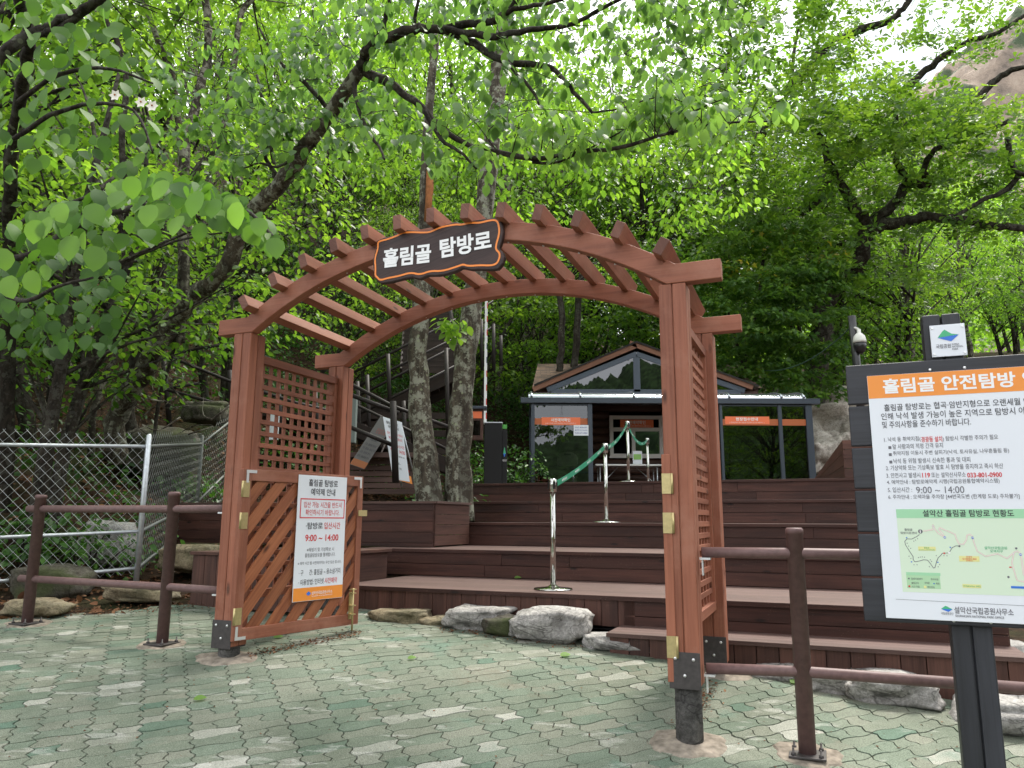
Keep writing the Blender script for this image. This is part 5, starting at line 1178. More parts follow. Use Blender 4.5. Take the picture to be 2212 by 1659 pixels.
mb = MB(); q = at(700, 905, 16.6); mb.wbox(q[0] - 1.3, at(760, 905, 16.6)[0], 15.7, 19.2, q[2] - .06, q[2])
for i in range(7): z_ = at(850, 890 + i * 19, 17.3)[2]; mb.wbox(at(800, 900, 17.3)[0], at(1010, 900, 17.3)[0], 17.3, 17.33, z_ - .16, z_ - .01)
mb.build('landing', M['stair'], sw, bevel=.003)
def rails(pts, Y, rad=.032, name='handrail'):
    mb = MB(); mb.tube([at(x, y, Y if np.isscalar(Y) else Y[i]) for i, (x, y) in enumerate(pts)], rad, 10); mb.build(name, M['rail'], sw)
def posts_(lst, Y, rad=.045):
    for x, y0, y1 in lst: mb = MB(); mb.tube([at(x, y0, Y), at(x + (x - 1139) / 9000 * (y0 - y1), y1, Y)], rad, 12); mb.build('rail_post', M['rail'], sw)
rails([(765, 804), (985, 690)], 17.4); rails([(765, 838), (985, 730)], 17.4); rails([(765, 860), (990, 745)], 16.9); rails([(765, 900), (985, 790)], 17.4)
rails([(762, 832), (848, 877), (990, 930)], 15.0, .036); rails([(762, 872), (848, 912), (995, 985)], 15.0, .030); rails([(755, 922), (852, 963)], 11.7, .034, 'handrail'); rails([(755, 852), (862, 893)], 11.7, .036); 
posts_([(772, 824, 960), (793, 810, 955), (888, 780, 960), (872, 866, 985), (964, 752, 950), (838, 765, 880)], 16.2); posts_([(849, 867, 1043)], 11.6, .052); posts_([(1066, 700, 800), (1082, 725, 790), (972, 640, 760), (1040, 690, 800)], 20.5, .05); rails([(940, 660), (990, 640)], 20.5); rails([(985, 705), (1066, 650)], 20.5); rails([(985, 760), (1066, 705)], 20.5)
rails([(355, 770), (430, 752), (505, 742)], 15.5); rails([(365, 770), (500, 825)], 14.6); rails([(350, 842), (430, 828)], 15.5); rails([(360, 842), (500, 880)], 14.6); posts_([(352, 756, 925), (496, 800, 890)], 14.8, .05); posts_([(600, 820, 960), (680, 830, 960)], 15.5, .05)
rails([(500, 825), (640, 870), (765, 900)], (14.6, 14.8, 15.0)); rails([(505, 742), (640, 800), (765, 840)], (15.5, 15.3, 15.2))
mb = MB(); 
for i in range(7):
    a = at(742, 980 + i * 13, 12.9); b = at(925, 985 + i * 13, 12.9); mb.box(((a + b) / 2) + np.array([0, .25 - .3 * i * 0 , 0]), (b[0] - a[0], .5 if i == 0 else .05, .085))
mb.build('bench_deck', M['tread'], sw, bevel=.003)
ec = at(764, 905, 14.0); mb = MB(); mb.box(ec, (.10, .16, .9)); mb.build('electric_cabinet', M['panel'], None, label='grey-green metal cabinet half hidden behind the gate back post', cat='cabinet', base=ec, bevel=.01)
wb = [at(575, 905, 14.2), at(602, 935, 14.2)]; mb = MB(); mb.box((wb[0] + wb[1]) / 2, (.24, .02, .52)); ws = mb.build('wall_notice', M['white'], None, label='white notice seen through the left lattice of the gate', cat='notice', base=wb[1])

# ================================================================== VEGETATION
def nrm_(a): return a / (np.linalg.norm(a, axis=-1, keepdims=True) + 1e-9)
def templ(kind):
    if kind == 'fine':
        v = [(0, 0, 0), (.35, 0, 0), (.7, 0, -.02), (1.0, 0, -.10), (.14, .20, .04), (.36, .31, .06), (.62, .30, .04), (.84, .15, -.03), (.14, -.20, .04), (.36, -.31, .06), (.62, -.30, .04), (.84, -.15, -.03)]
        f = [(0, 1, 5, 4), (1, 2, 6, 5), (2, 3, 7, 6), (0, 8, 9, 1), (1, 9, 10, 2), (2, 10, 11, 3)]
    elif kind == 'round':
        v = [(0, 0, 0), (.35, 0, -.01), (.7, 0, -.04), (1.0, 0, -.14), (.05, .20, .03), (.28, .38, .05), (.58, .40, .02), (.84, .22, -.06), (.05, -.20, .03), (.28, -.38, .05), (.58, -.40, .02), (.84, -.22, -.06)]
        f = [(0, 1, 5, 4), (1, 2, 6, 5), (2, 3, 7, 6), (0, 8, 9, 1), (1, 9, 10, 2), (2, 10, 11, 3)]
    elif kind == 'hex':
        v = [(0, 0, 0), (1, 0, -.07), (.28, .26, .07), (.68, .25, .05), (.28, -.26, .07), (.68, -.25, .05)]; f = [(0, 1, 3, 2), (0, 4, 5, 1)]
    elif kind == 'oak':
        v = [(0, 0, 0), (1, 0, -.05), (.38, .13, .04), (.78, .27, .05), (.38, -.13, .04), (.78, -.27, .05)]; f = [(0, 1, 3, 2), (0, 4, 5, 1)]
    elif kind == 'maple':
        v = [(.3, 0, .02), (0, 0, 0), (-.02, .38, -.03), (.24, .22, .03), (.46, .56, -.05), (.52, .2, .03), (1, 0, -.07), (.52, -.2, .03), (.46, -.56, -.05), (.24, -.22, .03), (-.02, -.38, -.03)]
        f = [(0, i, i % 10 + 1) for i in range(1, 11)]
    elif kind == 'long':
        v = [(0, 0, 0), (1, 0, -.12), (.3, .16, .04), (.7, .14, .01), (.3, -.16, .04), (.7, -.14, .01)]; f = [(0, 1, 3, 2), (0, 4, 5, 1)]
    return np.array(v, float), f
def leaf_object(name, pos, axis, nup, size, rnd, kind, material, parent=None, smooth=True):
    tv, tf = templ(kind); n = len(pos); k = len(tv)
    a = nrm_(axis); s = nrm_(np.cross(nup, a)); u = np.cross(a, s)
    P_ = pos[:, None, :] + size[:, None, None] * (tv[None, :, 0:1] * a[:, None, :] + tv[None, :, 1:2] * s[:, None, :] + tv[None, :, 2:3] * u[:, None, :])
    off = ORIG[parent.name] if parent is not None else np.zeros(3)
    P_ = (P_ - off).reshape(-1, 3); me = bpy.data.meshes.new(name); me.vertices.add(n * k); me.vertices.foreach_set('co', P_.astype(np.float32).ravel())
    lens = np.array([len(q) for q in tf]); flat = np.concatenate([np.array(q) for q in tf]); nl = len(flat)
    loops = (flat[None, :] + (np.arange(n) * k)[:, None]).ravel().astype(np.int32); me.loops.add(n * nl); me.loops.foreach_set('vertex_index', loops)
    tot = np.tile(lens, n); st = np.concatenate([[0], np.cumsum(tot)[:-1]]).astype(np.int32); me.polygons.add(len(tot)); me.polygons.foreach_set('loop_start', st); 
    try: me.polygons.foreach_set('loop_total', tot.astype(np.int32))
    except Exception: pass
    at_ = me.attributes.new('rnd', 'FLOAT', 'FACE'); at_.data.foreach_set('value', np.repeat(np.clip(rnd, 0, 1), len(tf)).astype(np.float32))
    me.materials.append(material); me.update(calc_edges=True); me.validate()
    if smooth: me.polygons.foreach_set('use_smooth', np.ones(len(me.polygons), bool))
    o = bpy.data.objects.new(name, me); COL.objects.link(o)
    if parent is not None: o.parent = parent
    return o
class Leaves:
    def __init__(s): s.p, s.a, s.n, s.z, s.r = [], [], [], [], []
    def add(s, p, a, n, z, r): s.p.append(p); s.a.append(a); s.n.append(n); s.z.append(z); s.r.append(r)
    def spray(s, c, R, n, size, droop=.25, flat=.12, tone=.5, tilt=None, hang=.35, tv=.16):
        """a flat horizontal spray of leaves about point c"""
        th = RNG.uniform(0, 2 * math.pi, n); rr = R * np.sqrt(RNG.uniform(0.02, 1, n)); d = np.stack([np.cos(th), np.sin(th), np.zeros(n)], 1)
        p = c + d * rr[:, None]; p[:, 2] += -droop * rr ** 2 / max(R, .01) + RNG.normal(0, flat * R, n)
        if tilt is not None: p[:, 2] += (p[:, 0] - c[0]) * tilt[0] + (p[:, 1] - c[1]) * tilt[1]
        j = RNG.normal(0, .45, (n, 3)); a = d * .8 + j; a[:, 2] = a[:, 2] * .5 - hang - RNG.uniform(0, .3, n)
        nn = np.tile([0, 0, 1.0], (n, 1)) + RNG.normal(0, .38, (n, 3))
        s.add(p, a, nn, size * RNG.uniform(.65, 1.2, n), np.clip(tone + RNG.normal(0, tv, n), 0, 1))
    def build(s, name, kind, material, parent=None):
        return leaf_object(name, np.concatenate(s.p), np.concatenate(s.a), np.concatenate(s.n), np.concatenate(s.z), np.concatenate(s.r), kind, material, parent)
    def count(s): return sum(len(q) for q in s.p)

DK, MD, LT = (.018, .042, .012), (.045, .095, .022), (.115, .20, .035)
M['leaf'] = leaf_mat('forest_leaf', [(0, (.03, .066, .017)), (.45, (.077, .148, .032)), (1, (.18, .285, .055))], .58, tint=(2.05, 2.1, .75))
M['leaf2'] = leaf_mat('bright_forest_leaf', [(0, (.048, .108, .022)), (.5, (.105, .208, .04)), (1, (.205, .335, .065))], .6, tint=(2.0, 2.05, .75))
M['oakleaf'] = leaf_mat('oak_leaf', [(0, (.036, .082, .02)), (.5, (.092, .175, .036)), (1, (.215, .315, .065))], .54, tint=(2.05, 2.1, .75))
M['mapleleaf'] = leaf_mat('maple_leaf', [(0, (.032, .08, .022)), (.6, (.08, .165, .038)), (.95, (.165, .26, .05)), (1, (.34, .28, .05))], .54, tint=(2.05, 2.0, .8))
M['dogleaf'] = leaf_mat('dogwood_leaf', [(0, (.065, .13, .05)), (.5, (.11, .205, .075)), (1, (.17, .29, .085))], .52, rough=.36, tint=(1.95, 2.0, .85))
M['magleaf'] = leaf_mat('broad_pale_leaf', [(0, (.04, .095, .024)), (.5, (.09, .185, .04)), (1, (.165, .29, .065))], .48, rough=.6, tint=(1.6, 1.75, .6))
M['shrubleaf'] = leaf_mat('shrub_leaf', [(0, (.022, .06, .016)), (.5, (.05, .125, .028)), (1, (.10, .21, .04))], .4)
M['dryleaf'] = leaf_mat('dry_leaf', [(0, (.06, .026, .014)), (.5, (.14, .066, .034)), (1, (.27, .155, .085))], .1, tint=(1, .8, .5), rough=.8, spec=.15)
M['bark'] = bark_mat('dark_bark', (.011, .009, .0075), (.045, .036, .028), (.12, .12, .10), .35)
M['barkg'] = bark_mat('grey_lichen_bark', (.032, .026, .02), (.12, .10, .075), (.29, .295, .235), .8, 16)
M['barkm'] = bark_mat('mottled_bark', (.025, .021, .017), (.085, .072, .056), (.27, .255, .205), .8, 12)
M['tornwood'] = plain('torn_orange_wood', (.33, .13, .05), .8, 0, .2, 20, .3)
M['bankrock'] = rock_mat('sunlit_bank_rock', (.30, .26, .22), (.50, .46, .40), (.62, .58, .52))
M['petal'] = plain('white_petal', (.75, .72, .62), .5)

def limb(mb, pts, r0, r1, seg=8, wob=.25, sub=4):
    pts = [np.asarray(p, float) for p in pts]; out = []
    for i in range(len(pts) - 1):
        p0 = pts[max(i - 1, 0)]; p1 = pts[i]; p2 = pts[i + 1]; p3 = pts[min(i + 2, len(pts) - 1)]
        for k in range(sub):
            t = k / sub; out.append(.5 * ((2 * p1) + (p2 - p0) * t + (2 * p0 - 5 * p1 + 4 * p2 - p3) * t * t + (3 * p1 - p0 - 3 * p2 + p3) * t ** 3))
    out.append(pts[-1]); n = len(out)
    rad = [r0 + (r1 - r0) * (i / (n - 1)) for i in range(n)]
    for i in range(1, n - 1): out[i] = out[i] + RNG.normal(0, .18 * rad[i], 3)
    mb.tube(out, rad, seg, wob=wob); return out

# ---- forest trees: five kinds built once, then copied
def forest_tree(name, h, R, z0, ns, nl, size, kind, material, bark, tone, lean=0.0, stems=1, sprayR=.85):
    root = empty(name, (0, 0, 0)); mb = MB(); L = Leaves(); tops = []
    for sidx in range(stems):
        ang = RNG.uniform(0, 6.28); off = np.array([math.cos(ang), math.sin(ang), 0]) * (.25 if stems > 1 else 0); lx = np.array([math.cos(ang), math.sin(ang), 0]) * lean * h
        pts = [off + np.array([0, 0, -.6]), off + lx * .2 + np.array([RNG.normal(0, .1), RNG.normal(0, .1), h * .3]), off + lx * .6 + np.array([RNG.normal(0, .2), RNG.normal(0, .2), h * .62]), off + lx + np.array([RNG.normal(0, .3), RNG.normal(0, .3), h * .95])]
        r0 = .018 * h / math.sqrt(stems) + .02; axis_ = limb(mb, pts, r0, .02, 8); tops.append(axis_)
    cen = np.array([0, 0, (z0 + h) / 2]) + (lx * .5 if lean else 0)
    for i in range(ns):
        while True:
            q = RNG.uniform(-1, 1, 3)
            if .16 < q @ q < 1 and RNG.random() < (q @ q) ** .45: break
        c = cen + q * np.array([R, R, (h - z0) / 2]); ax_ = tops[i % stems]
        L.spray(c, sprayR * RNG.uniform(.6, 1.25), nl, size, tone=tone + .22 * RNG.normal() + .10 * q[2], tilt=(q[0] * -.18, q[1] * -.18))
        if i % 3 == 0:
            b = ax_[min(len(ax_) - 1, max(3, int(len(ax_) * (c[2] / h) * .75)))]; m_ = (b + c) / 2 + np.array([0, 0, RNG.uniform(-.1, .3)]); limb(mb, [b, m_, c], .028 + .004 * R, .006, 5, 0, 3)
    mb.build('trunk', bark, root); L.build('crown', kind, material, root); return root
PROTO = [
    forest_tree('forest_tree', 9.5, 2.9, 3.0, 120, 44, .155, 'hex', M['leaf'], M['bark'], .45),
    forest_tree('forest_tree', 11.5, 3.2, 3.8, 130, 44, .16, 'hex', M['leaf2'], M['barkm'], .5, lean=.08),
    forest_tree('forest_tree', 8.0, 2.6, 2.2, 110, 42, .15, 'hex', M['leaf2'], M['bark'], .45, stems=2, lean=.15),
    forest_tree('forest_tree', 10.5, 2.7, 2.6, 125, 44, .15, 'long', M['leaf'], M['barkm'], .55),
    forest_tree('slender_tree', 6.0, 1.9, 1.2, 75, 38, .14, 'hex', M['leaf'], M['bark'], .5, stems=3, lean=.2),
]
USED = [False] * len(PROTO)
def plant(k, x, y, rot, sc, label, group, z=None, name=None):
    src = PROTO[k]
    if not USED[k]: r = src; USED[k] = True
    else:
        r = src.copy(); COL.objects.link(r)
        for c in list(src.children): d = c.copy(); COL.objects.link(d); d.parent = r
    r.location = (x, y, float(terrain(x, y)) - .05 if z is None else z); r.rotation_euler = (0, 0, rot); r.scale = (sc, sc, sc * RNG.uniform(.92, 1.1))
    tag(r, label, 'tree', group); return r
KIND = ['straight mid-green tree', 'leaning yellow-green tree', 'twin-stemmed light green tree', 'upright narrow-leaved tree', 'low many-stemmed young tree']
def zone(x, y):
    if y > 36: return 'on the far sunlit hillside right of the booth'
    if x < -2.5: return 'on the shaded slope left of the gate'
    if x < 4: return 'on the slope behind the stairs and twin trunks'
    return 'on the slope behind the booth roof'
cnt = 0
def try_plant(d, xs, kinds, sc, jit=.7):
    global cnt
    for x0 in xs:
        # walk in y to find the requested distance up the slope
        x = x0 + RNG.uniform(-jit, jit); ys = np.linspace(4, 75, 300); hd_ = hill_dist(np.full(300, x), ys); idx = np.where(hd_ > d)[0]
        if not len(idx): continue
        y = ys[idx[0]] + RNG.uniform(-jit, jit) * .6
        if abs(x) > .78 * y + 5: continue
        k = kinds[cnt % len(kinds)]; cnt += 1
        plant(k, x, y, RNG.uniform(0, 6.28), sc * RNG.uniform(.85, 1.15), f'{KIND[k]} {zone(x, y)}', f'{("forest", "forest", "forest", "forest", "slender")[k]} trees {zone(x, y)}')
try_plant(1.2, (-13, -8.6, -5.8, 3.5, 7.8), (4, 2), .85, .4)
try_plant(3.6, (-18, -14, -10.5, -7.4, -5.2, -2.2, 1.4, 5.4), (2, 0, 4, 3), .9)
try_plant(7, (-22, -17.5, -13.5, -10, -7, -4, -1, 2.5, 6, 10), (0, 3, 1, 2), .95)
try_plant(11, (-25, -20, -15.5, -11.5, -8, -4.5, -1, 2.5, 6, 9.5), (1, 0, 2, 3), 1.05)
try_plant(16, (-28, -22, -17, -12.5, -8.5, -4.5, -.5, 3.5, 8), (0, 1, 3, 1), 1.15)
try_plant(22, (-32, -25, -19, -14, -9, -4, 1, 6), (1, 3, 0), 1.25)
try_plant(29, (-30, -22, -15, -8.5, -2, 4), (0, 1), 1.35)
for (x, y, k, sc) in ((24, 40, 1, 1.1), (29, 43, 2, 1.2), (33, 47, 1, 1.2), (22, 46, 2, 1.2), (27, 50, 1, 1.3), (34, 55, 1, 1.3), (40, 56, 2, 1.4), (30, 58, 1, 1.4), (24, 55, 3, 1.4), (38, 64, 1, 1.5), (45, 66, 2, 1.5), (31, 68, 1, 1.5), (21, 37, 2, .9), (26, 36, 1, .85), (30, 38, 2, .9)):
    plant(k, x, y, RNG.uniform(0, 6.28), sc, f'{KIND[k]} {zone(x, y)}', f'forest trees {zone(x, y)}')
for (x, y, k, sc) in ((5.5, 31, 0, 1.5), (8.5, 33, 1, 1.55), (11.5, 31, 0, 1.5), (14.5, 33, 3, 1.6), (3, 33, 3, 1.5), (.5, 31, 1, 1.4), (9.8, 38, 0, 1.85), (13.2, 38, 1, 1.8), (6.2, 38, 3, 1.85), (17.5, 38, 0, 1.75), (2.2, 38, 0, 1.75), (-2, 36, 1, 1.6), (-5.5, 37, 0, 1.6), (-9, 35, 3, 1.6), (16, 30, 3, 1.3), (11, 27.5, 2, 1.15), (13.8, 28, 4, 1.4), (7.4, 28.5, 4, 1.5), (-1.5, 25, 4, 1.3), (2.8, 27, 4, 1.4), (-12.5, 17, 4, 1.3), (-8.5, 14.5, 4, 1.2), (-6.6, 17.5, 4, 1.3), (-10, 12, 4, 1.0)):
    plant(k, x, y, RNG.uniform(0, 6.28), sc, f'{KIND[k]} {zone(x, y)}', f'{("forest", "forest", "forest", "forest", "slender")[k]} trees {zone(x, y)}')
for (x, y, k, sc) in ((13, -2, 0, 1.0), (17, -7, 1, 1.1), (16, 3, 3, 1.0), (20, -2, 0, 1.15), (12.5, -12, 2, 1.1)):
    plant(k, x, y, RNG.uniform(0, 6.28), sc, f'{KIND[k]} across the plaza behind the camera, mirrored in the porch glass', 'trees across the plaza')
print('forest trees', cnt)

# far wooded hillside: one mass nobody could count
L = Leaves(); nF = 2600
xs = RNG.uniform(18, 110, nF); ys = RNG.uniform(62, 128, nF); zs = terrain(xs, ys)
for x, y, z in zip(xs, ys, zs):
    if x > .78 * y: continue
    c = np.array([x, y, z + RNG.uniform(1, 9)]); L.spray(c, RNG.uniform(1.2, 2.4), 11, .75, tone=RNG.uniform(.3, .9), flat=.3)
o = L.build('far_woods', 'hex', M['leaf2']); tag(o, 'distant sunlit wooded hillside far beyond the information board', 'woods', None, 'stuff')

# ---- undergrowth, shrubs, litter
L = Leaves(); n = 0
while n < 3600:
    x, y = RNG.uniform(-20, 14), RNG.uniform(6, 36)
    d = float(hill_dist(np.array(x), np.array(y)))
    if d < .5 or d > 22 or abs(x) > .75 * y + 1: continue
    dens = .5 + .5 * math.sin(x * 1.1 + 2 * math.sin(y * .7)) 
    if x < -4.2 and d < 4: dens *= .45
    if RNG.random() > .25 + dens * .75: continue
    z = float(terrain(x, y)); L.spray(np.array([x, y, z + RNG.uniform(.12, .75)]), RNG.uniform(.25, .6) * (1 + d * .05), 17, .105 + .004 * d, tone=RNG.uniform(.2, .65), flat=.25); n += 1
o = L.build('undergrowth', 'hex', M['shrubleaf']); tag(o, 'low green undergrowth covering the wooded slope', 'undergrowth', None, 'stuff')
L = Leaves(); nl = 26000
x = RNG.uniform(-13, 6, nl); y = RNG.uniform(5.6, 24, nl); d = hill_dist(x, y); ok = (d > -1.7) & (d < 9) & (np.abs(x) < .75 * y + .6) & (y > 6.75 - .35 * (x + 4.3)) & ~((x > -3.0) & (y < 10)); x, y = x[ok], y[ok]; z = terrain(x, y)
k = len(x); L.add(np.stack([x, y, z + RNG.uniform(.0, .05, k)], 1), RNG.normal(0, 1, (k, 3)) * [1, 1, .3], np.array([0, 0, 1.]) + RNG.normal(0, .4, (k, 3)), RNG.uniform(.05, .12, k), RNG.uniform(.2, 1, k))
o = L.build('leaf_litter', 'hex', M['dryleaf']); tag(o, 'brown dead leaves lying on the slope behind the fence', 'leaf litter', None, 'stuff')
L = Leaves(); k = 420
x = RNG.uniform(-3.2, 3.2, k); y = RNG.uniform(4.1, 6.7, k); L.add(np.stack([x, y, ground(x, y) + .004], 1), RNG.normal(0, 1, (k, 3)) * [1, 1, .05], np.array([0, 0, 1.]) + RNG.normal(0, .15, (k, 3)), RNG.uniform(.006, .022, k), RNG.uniform(.1, .7, k))
seg_a, seg_b = np.array([-1.45, 5.75]), np.array([-2.05, 5.5])
for (a, b, kk, sp) in (((-1.95, 5.75), (-1.25, 6.55), 420, .045), ((1.05, 4.7), (1.35, 5.45), 260, .05), ((-4.4, 6.85), (-2.6, 7.6), 500, .10), ((-.6, 6.75), (.6, 6.2), 200, .05)):
    t = RNG.uniform(0, 1, kk); x = a[0] + (b[0] - a[0]) * t + RNG.normal(0, sp, kk); y = a[1] + (b[1] - a[1]) * t + RNG.normal(0, sp, kk)
    L.add(np.stack([x, y, ground(x, y) + .006 + RNG.uniform(0, .01, kk)], 1), RNG.normal(0, 1, (kk, 3)) * [1, 1, .2], np.array([0, 0, 1.]) + RNG.normal(0, .4, (kk, 3)), RNG.uniform(.008, .03, kk), RNG.uniform(0, .8, kk))
o = L.build('fallen_debris', 'hex', M['dryleaf']); tag(o, 'small brown bits of leaf and bark scattered on the paving', 'debris', None, 'stuff')
def fallen(px, py, size, label, z=None, tone=.9):
    q = G(px, py) if z is None else (CAM + ray(px, py) * ((z - CAM[2]) / ray(px, py)[2])); L = Leaves(); L.add(np.array([q + [0, 0, .012]]), np.array([[1., .4, .15]]), np.array([[.1, -.4, 1.]]), np.array([size]), np.array([tone]))
    e = empty('fallen_leaf', q, label, 'leaf', 'green leaves fallen on the paving and deck'); L.build('blade', 'fine', M['magleaf'], e)
fallen(1111, 1251, .085, 'fresh green leaf lying on the lowest wide deck tread', .987); fallen(880, 1426, .07, 'small green leaf on the paving in the middle of the gateway'); fallen(1210, 1420, .09, 'pale torn leaf on the paving in front of the flat stone slab', None, 1.0); fallen(590, 1380, .08, 'thin pale leaf on the paving just right of the left gate post', None, 1.0); fallen(1707, 1478, .10, 'dry cream leaf on the paving left of the right railing post', None, 1.0); fallen(417, 1515, .08, 'curled cream leaf on the paving at lower left, below the gate post')
def shrub(x, y, R, h, label, tone=.5, ns=26, size=.10, kind='hex', name='shrub', z=None):
    z = float(terrain(x, y)) if z is None else z; e = empty(name, (x, y, z), label, 'shrub', 'shrubs around the deck and fence'); mb = MB(); L = Leaves()
    for i in range(ns):
        a, rr = RNG.uniform(0, 6.28), R * math.sqrt(RNG.uniform(0, 1)); c = np.array([x + math.cos(a) * rr, y + math.sin(a) * rr, z + h * (.25 + .75 * RNG.random()) * (1 - .4 * (rr / R) ** 2)])
        L.spray(c, .30, 16, size, tone=tone + .15 * RNG.normal(), flat=.2)
        if i % 2 == 0: limb(mb, [np.array([x, y, z - .1]), np.array([(x + c[0]) / 2, (y + c[1]) / 2, z + (c[2] - z) * .6]), c], .012, .004, 5, 0, 3)
    mb.build('stem', M['bark'], e); L.build('foliage', kind, M['shrubleaf'], e)
for px, py, Y, R, h, lab, tone in ((195, 1165, 9.0, .85, .95, 'bright green shrub behind the diamond mesh between the left railing posts', .75), (60, 1150, 8.6, .7, .7, 'dark leafy shrub behind the fence at the far left', .35),
        (430, 840, 13.6, .6, .7, 'light green sapling beside the leaning trunk above the fence', .8), (935, 1000, 13.0, .6, 1.0, 'low bush between the a-frame sign and the left trunk', .5), (1010, 1010, 13.0, .55, .9, 'small-leaved bush behind the thick trunk', .45),
        (1095, 1020, 15.0, .5, .7, 'narrow bush just right of the black cabinet', .5), (1110, 905, 17.6, .9, 1.3, 'broad bush left of the booth above the black cabinet', .45), (1080, 860, 19.0, 1.0, 1.6, 'tall bush between the boom and the booth roof', .5),
        (640, 700, 16, 1.2, 1.4, 'leafy bush seen over the left lattice of the gate', .55), (1800, 880, 26, 1.2, 1.2, 'yellow-green bush on the sunlit bank right of the porch', .95), (1660, 830, 25, 1.6, 1.5, 'green bush directly behind the right end of the porch', .6)):
    q = at(px, py, Y); shrub(q[0], q[1], R, h, lab, tone, z=min(q[2] - h * .6, float(terrain(q[0], q[1])) + .2) if Y < 11 else None, ns=int(26 * max(1, R * R * 1.6)))
for i, (px, py, Y, sz) in enumerate(((1775, 930, 24, .8), (1800, 965, 22.5, .6), (1765, 985, 21.5, .5), (1815, 905, 26, .9), (1835, 940, 24, .7))):
    q = at(px, py, Y); stone('bank_rock', (q[0], q[1], q[2]), (sz * 1.5, sz * 1.3, sz * 1.0), .9 * i, M['bankrock'], 'pale sunlit rock on the bank right of the porch', 'rock', 'rocks on the sunlit bank', 40 + i, rough=.75, sub=4)

# ---- the two trunks in the planter
def trunk_tree(name, pxs, Y, widths, label, bark, extra=None):
    b = at(*pxs[0], Y); e = empty(name, (b[0], b[1], 1.75), label, 'tree'); mb = MB(); pts = [at(x, y, Y + .0) for x, y in pxs]; pts[0] = pts[0] - ZH * .35; n = len(pts); out, rad = [], []
    for i in range(n - 1):
        for k in range(6):
            t = k / 6; out.append(pts[i] * (1 - t) + pts[i + 1] * t); rad.append((widths[i] * (1 - t) + widths[i + 1] * t) / 2 / FPX * Y * .97)
    out.append(pts[-1]); rad.append(widths[-1] / 2 / FPX * Y)
    for i in range(2, len(out) - 1): out[i] = (out[i - 1] + out[i] * 2 + out[i + 1]) / 4 if i + 1 < len(out) else out[i]
    mb.tube(out, rad, 22, wob=.28); t_ = mb.build('trunk', bark, e)
    return e, t_, out
TA, tA, axA = trunk_tree('trunk_tree', [(932, 1074), (918, 985), (905, 880), (903, 760), (908, 640), (913, 540), (917, 470), (921, 312), (935, 139), (940, 80), (948, -60), (958, -220)], 10.6, [64, 50, 46, 44, 38, 30, 26, 22, 21, 20, 17, 12], 'thinner of the two lichen-covered trunks rising from the deck planter, with an orange torn scar', M['barkg'])
TB, tB, axB = trunk_tree('trunk_tree', [(992, 1078), (988, 985), (996, 880), (1004, 780), (1014, 700), (1030, 580), (1045, 465), (1062, 310), (1074, 205), (1081, 104), (1092, 30), (1100, -70), (1112, -240)], 10.8, [66, 54, 52, 50, 49, 46, 43, 40, 39, 37, 34, 28, 18], 'thicker lichen-covered trunk rising from the deck planter just right of its twin', M['barkg'])
mb = MB(); mb.tube([at(931, 345, 10.55), at(929, 372, 10.53), at(928, 410, 10.52), at(926, 440, 10.52), at(920, 480, 10.53)], [.008, .05, .065, .055, .03], 9, wob=.5); mb.build('torn_wood', M['tornwood'], TA)
for nm, root, ax_, seedpx in (('a', TA, axA, 0), ('b', TB, axB, 1)):
    L = Leaves(); mb = MB(); top = ax_[-1]
    for i in range(190):
        px_, py_ = (RNG.uniform(690, 1160), RNG.uniform(-160, 430)) if nm == 'a' else (RNG.uniform(1000, 1600), RNG.uniform(-160, 470))
        if 905 < px_ < 1035 and 60 < py_ < 190 and RNG.random() < .8: continue
        if 1180 < px_ < 1260 and 60 < py_ < 120 and RNG.random() < .7: continue
        if py_ > 330 and RNG.random() < .5: continue
        c = at(px_, py_, RNG.uniform(11.5, 17)); L.spray(c, .62, 30, .14, tone=.62 + .16 * RNG.normal(), hang=.75, flat=.2)
        if i % 3 == 0: e_ = c + RNG.normal(0, .55, 3); limb(mb, [e_, (e_ + c) / 2 + np.array([0, 0, .12]), c], .012, .004, 5, 0, 3)
    mb.build('limb', M['bark'], root); L.build('crown', 'hex', M['leaf2'], root)
L = Leaves(); 
for (x, y) in ((955, 705), (975, 690), (985, 712), (962, 690), (978, 725), (995, 700)): L.spray(at(x, y, 10.3), .16, 9, .13, tone=.9, hang=.6)
L.build('epicormic_shoot', 'fine', M['leaf2'], TA)

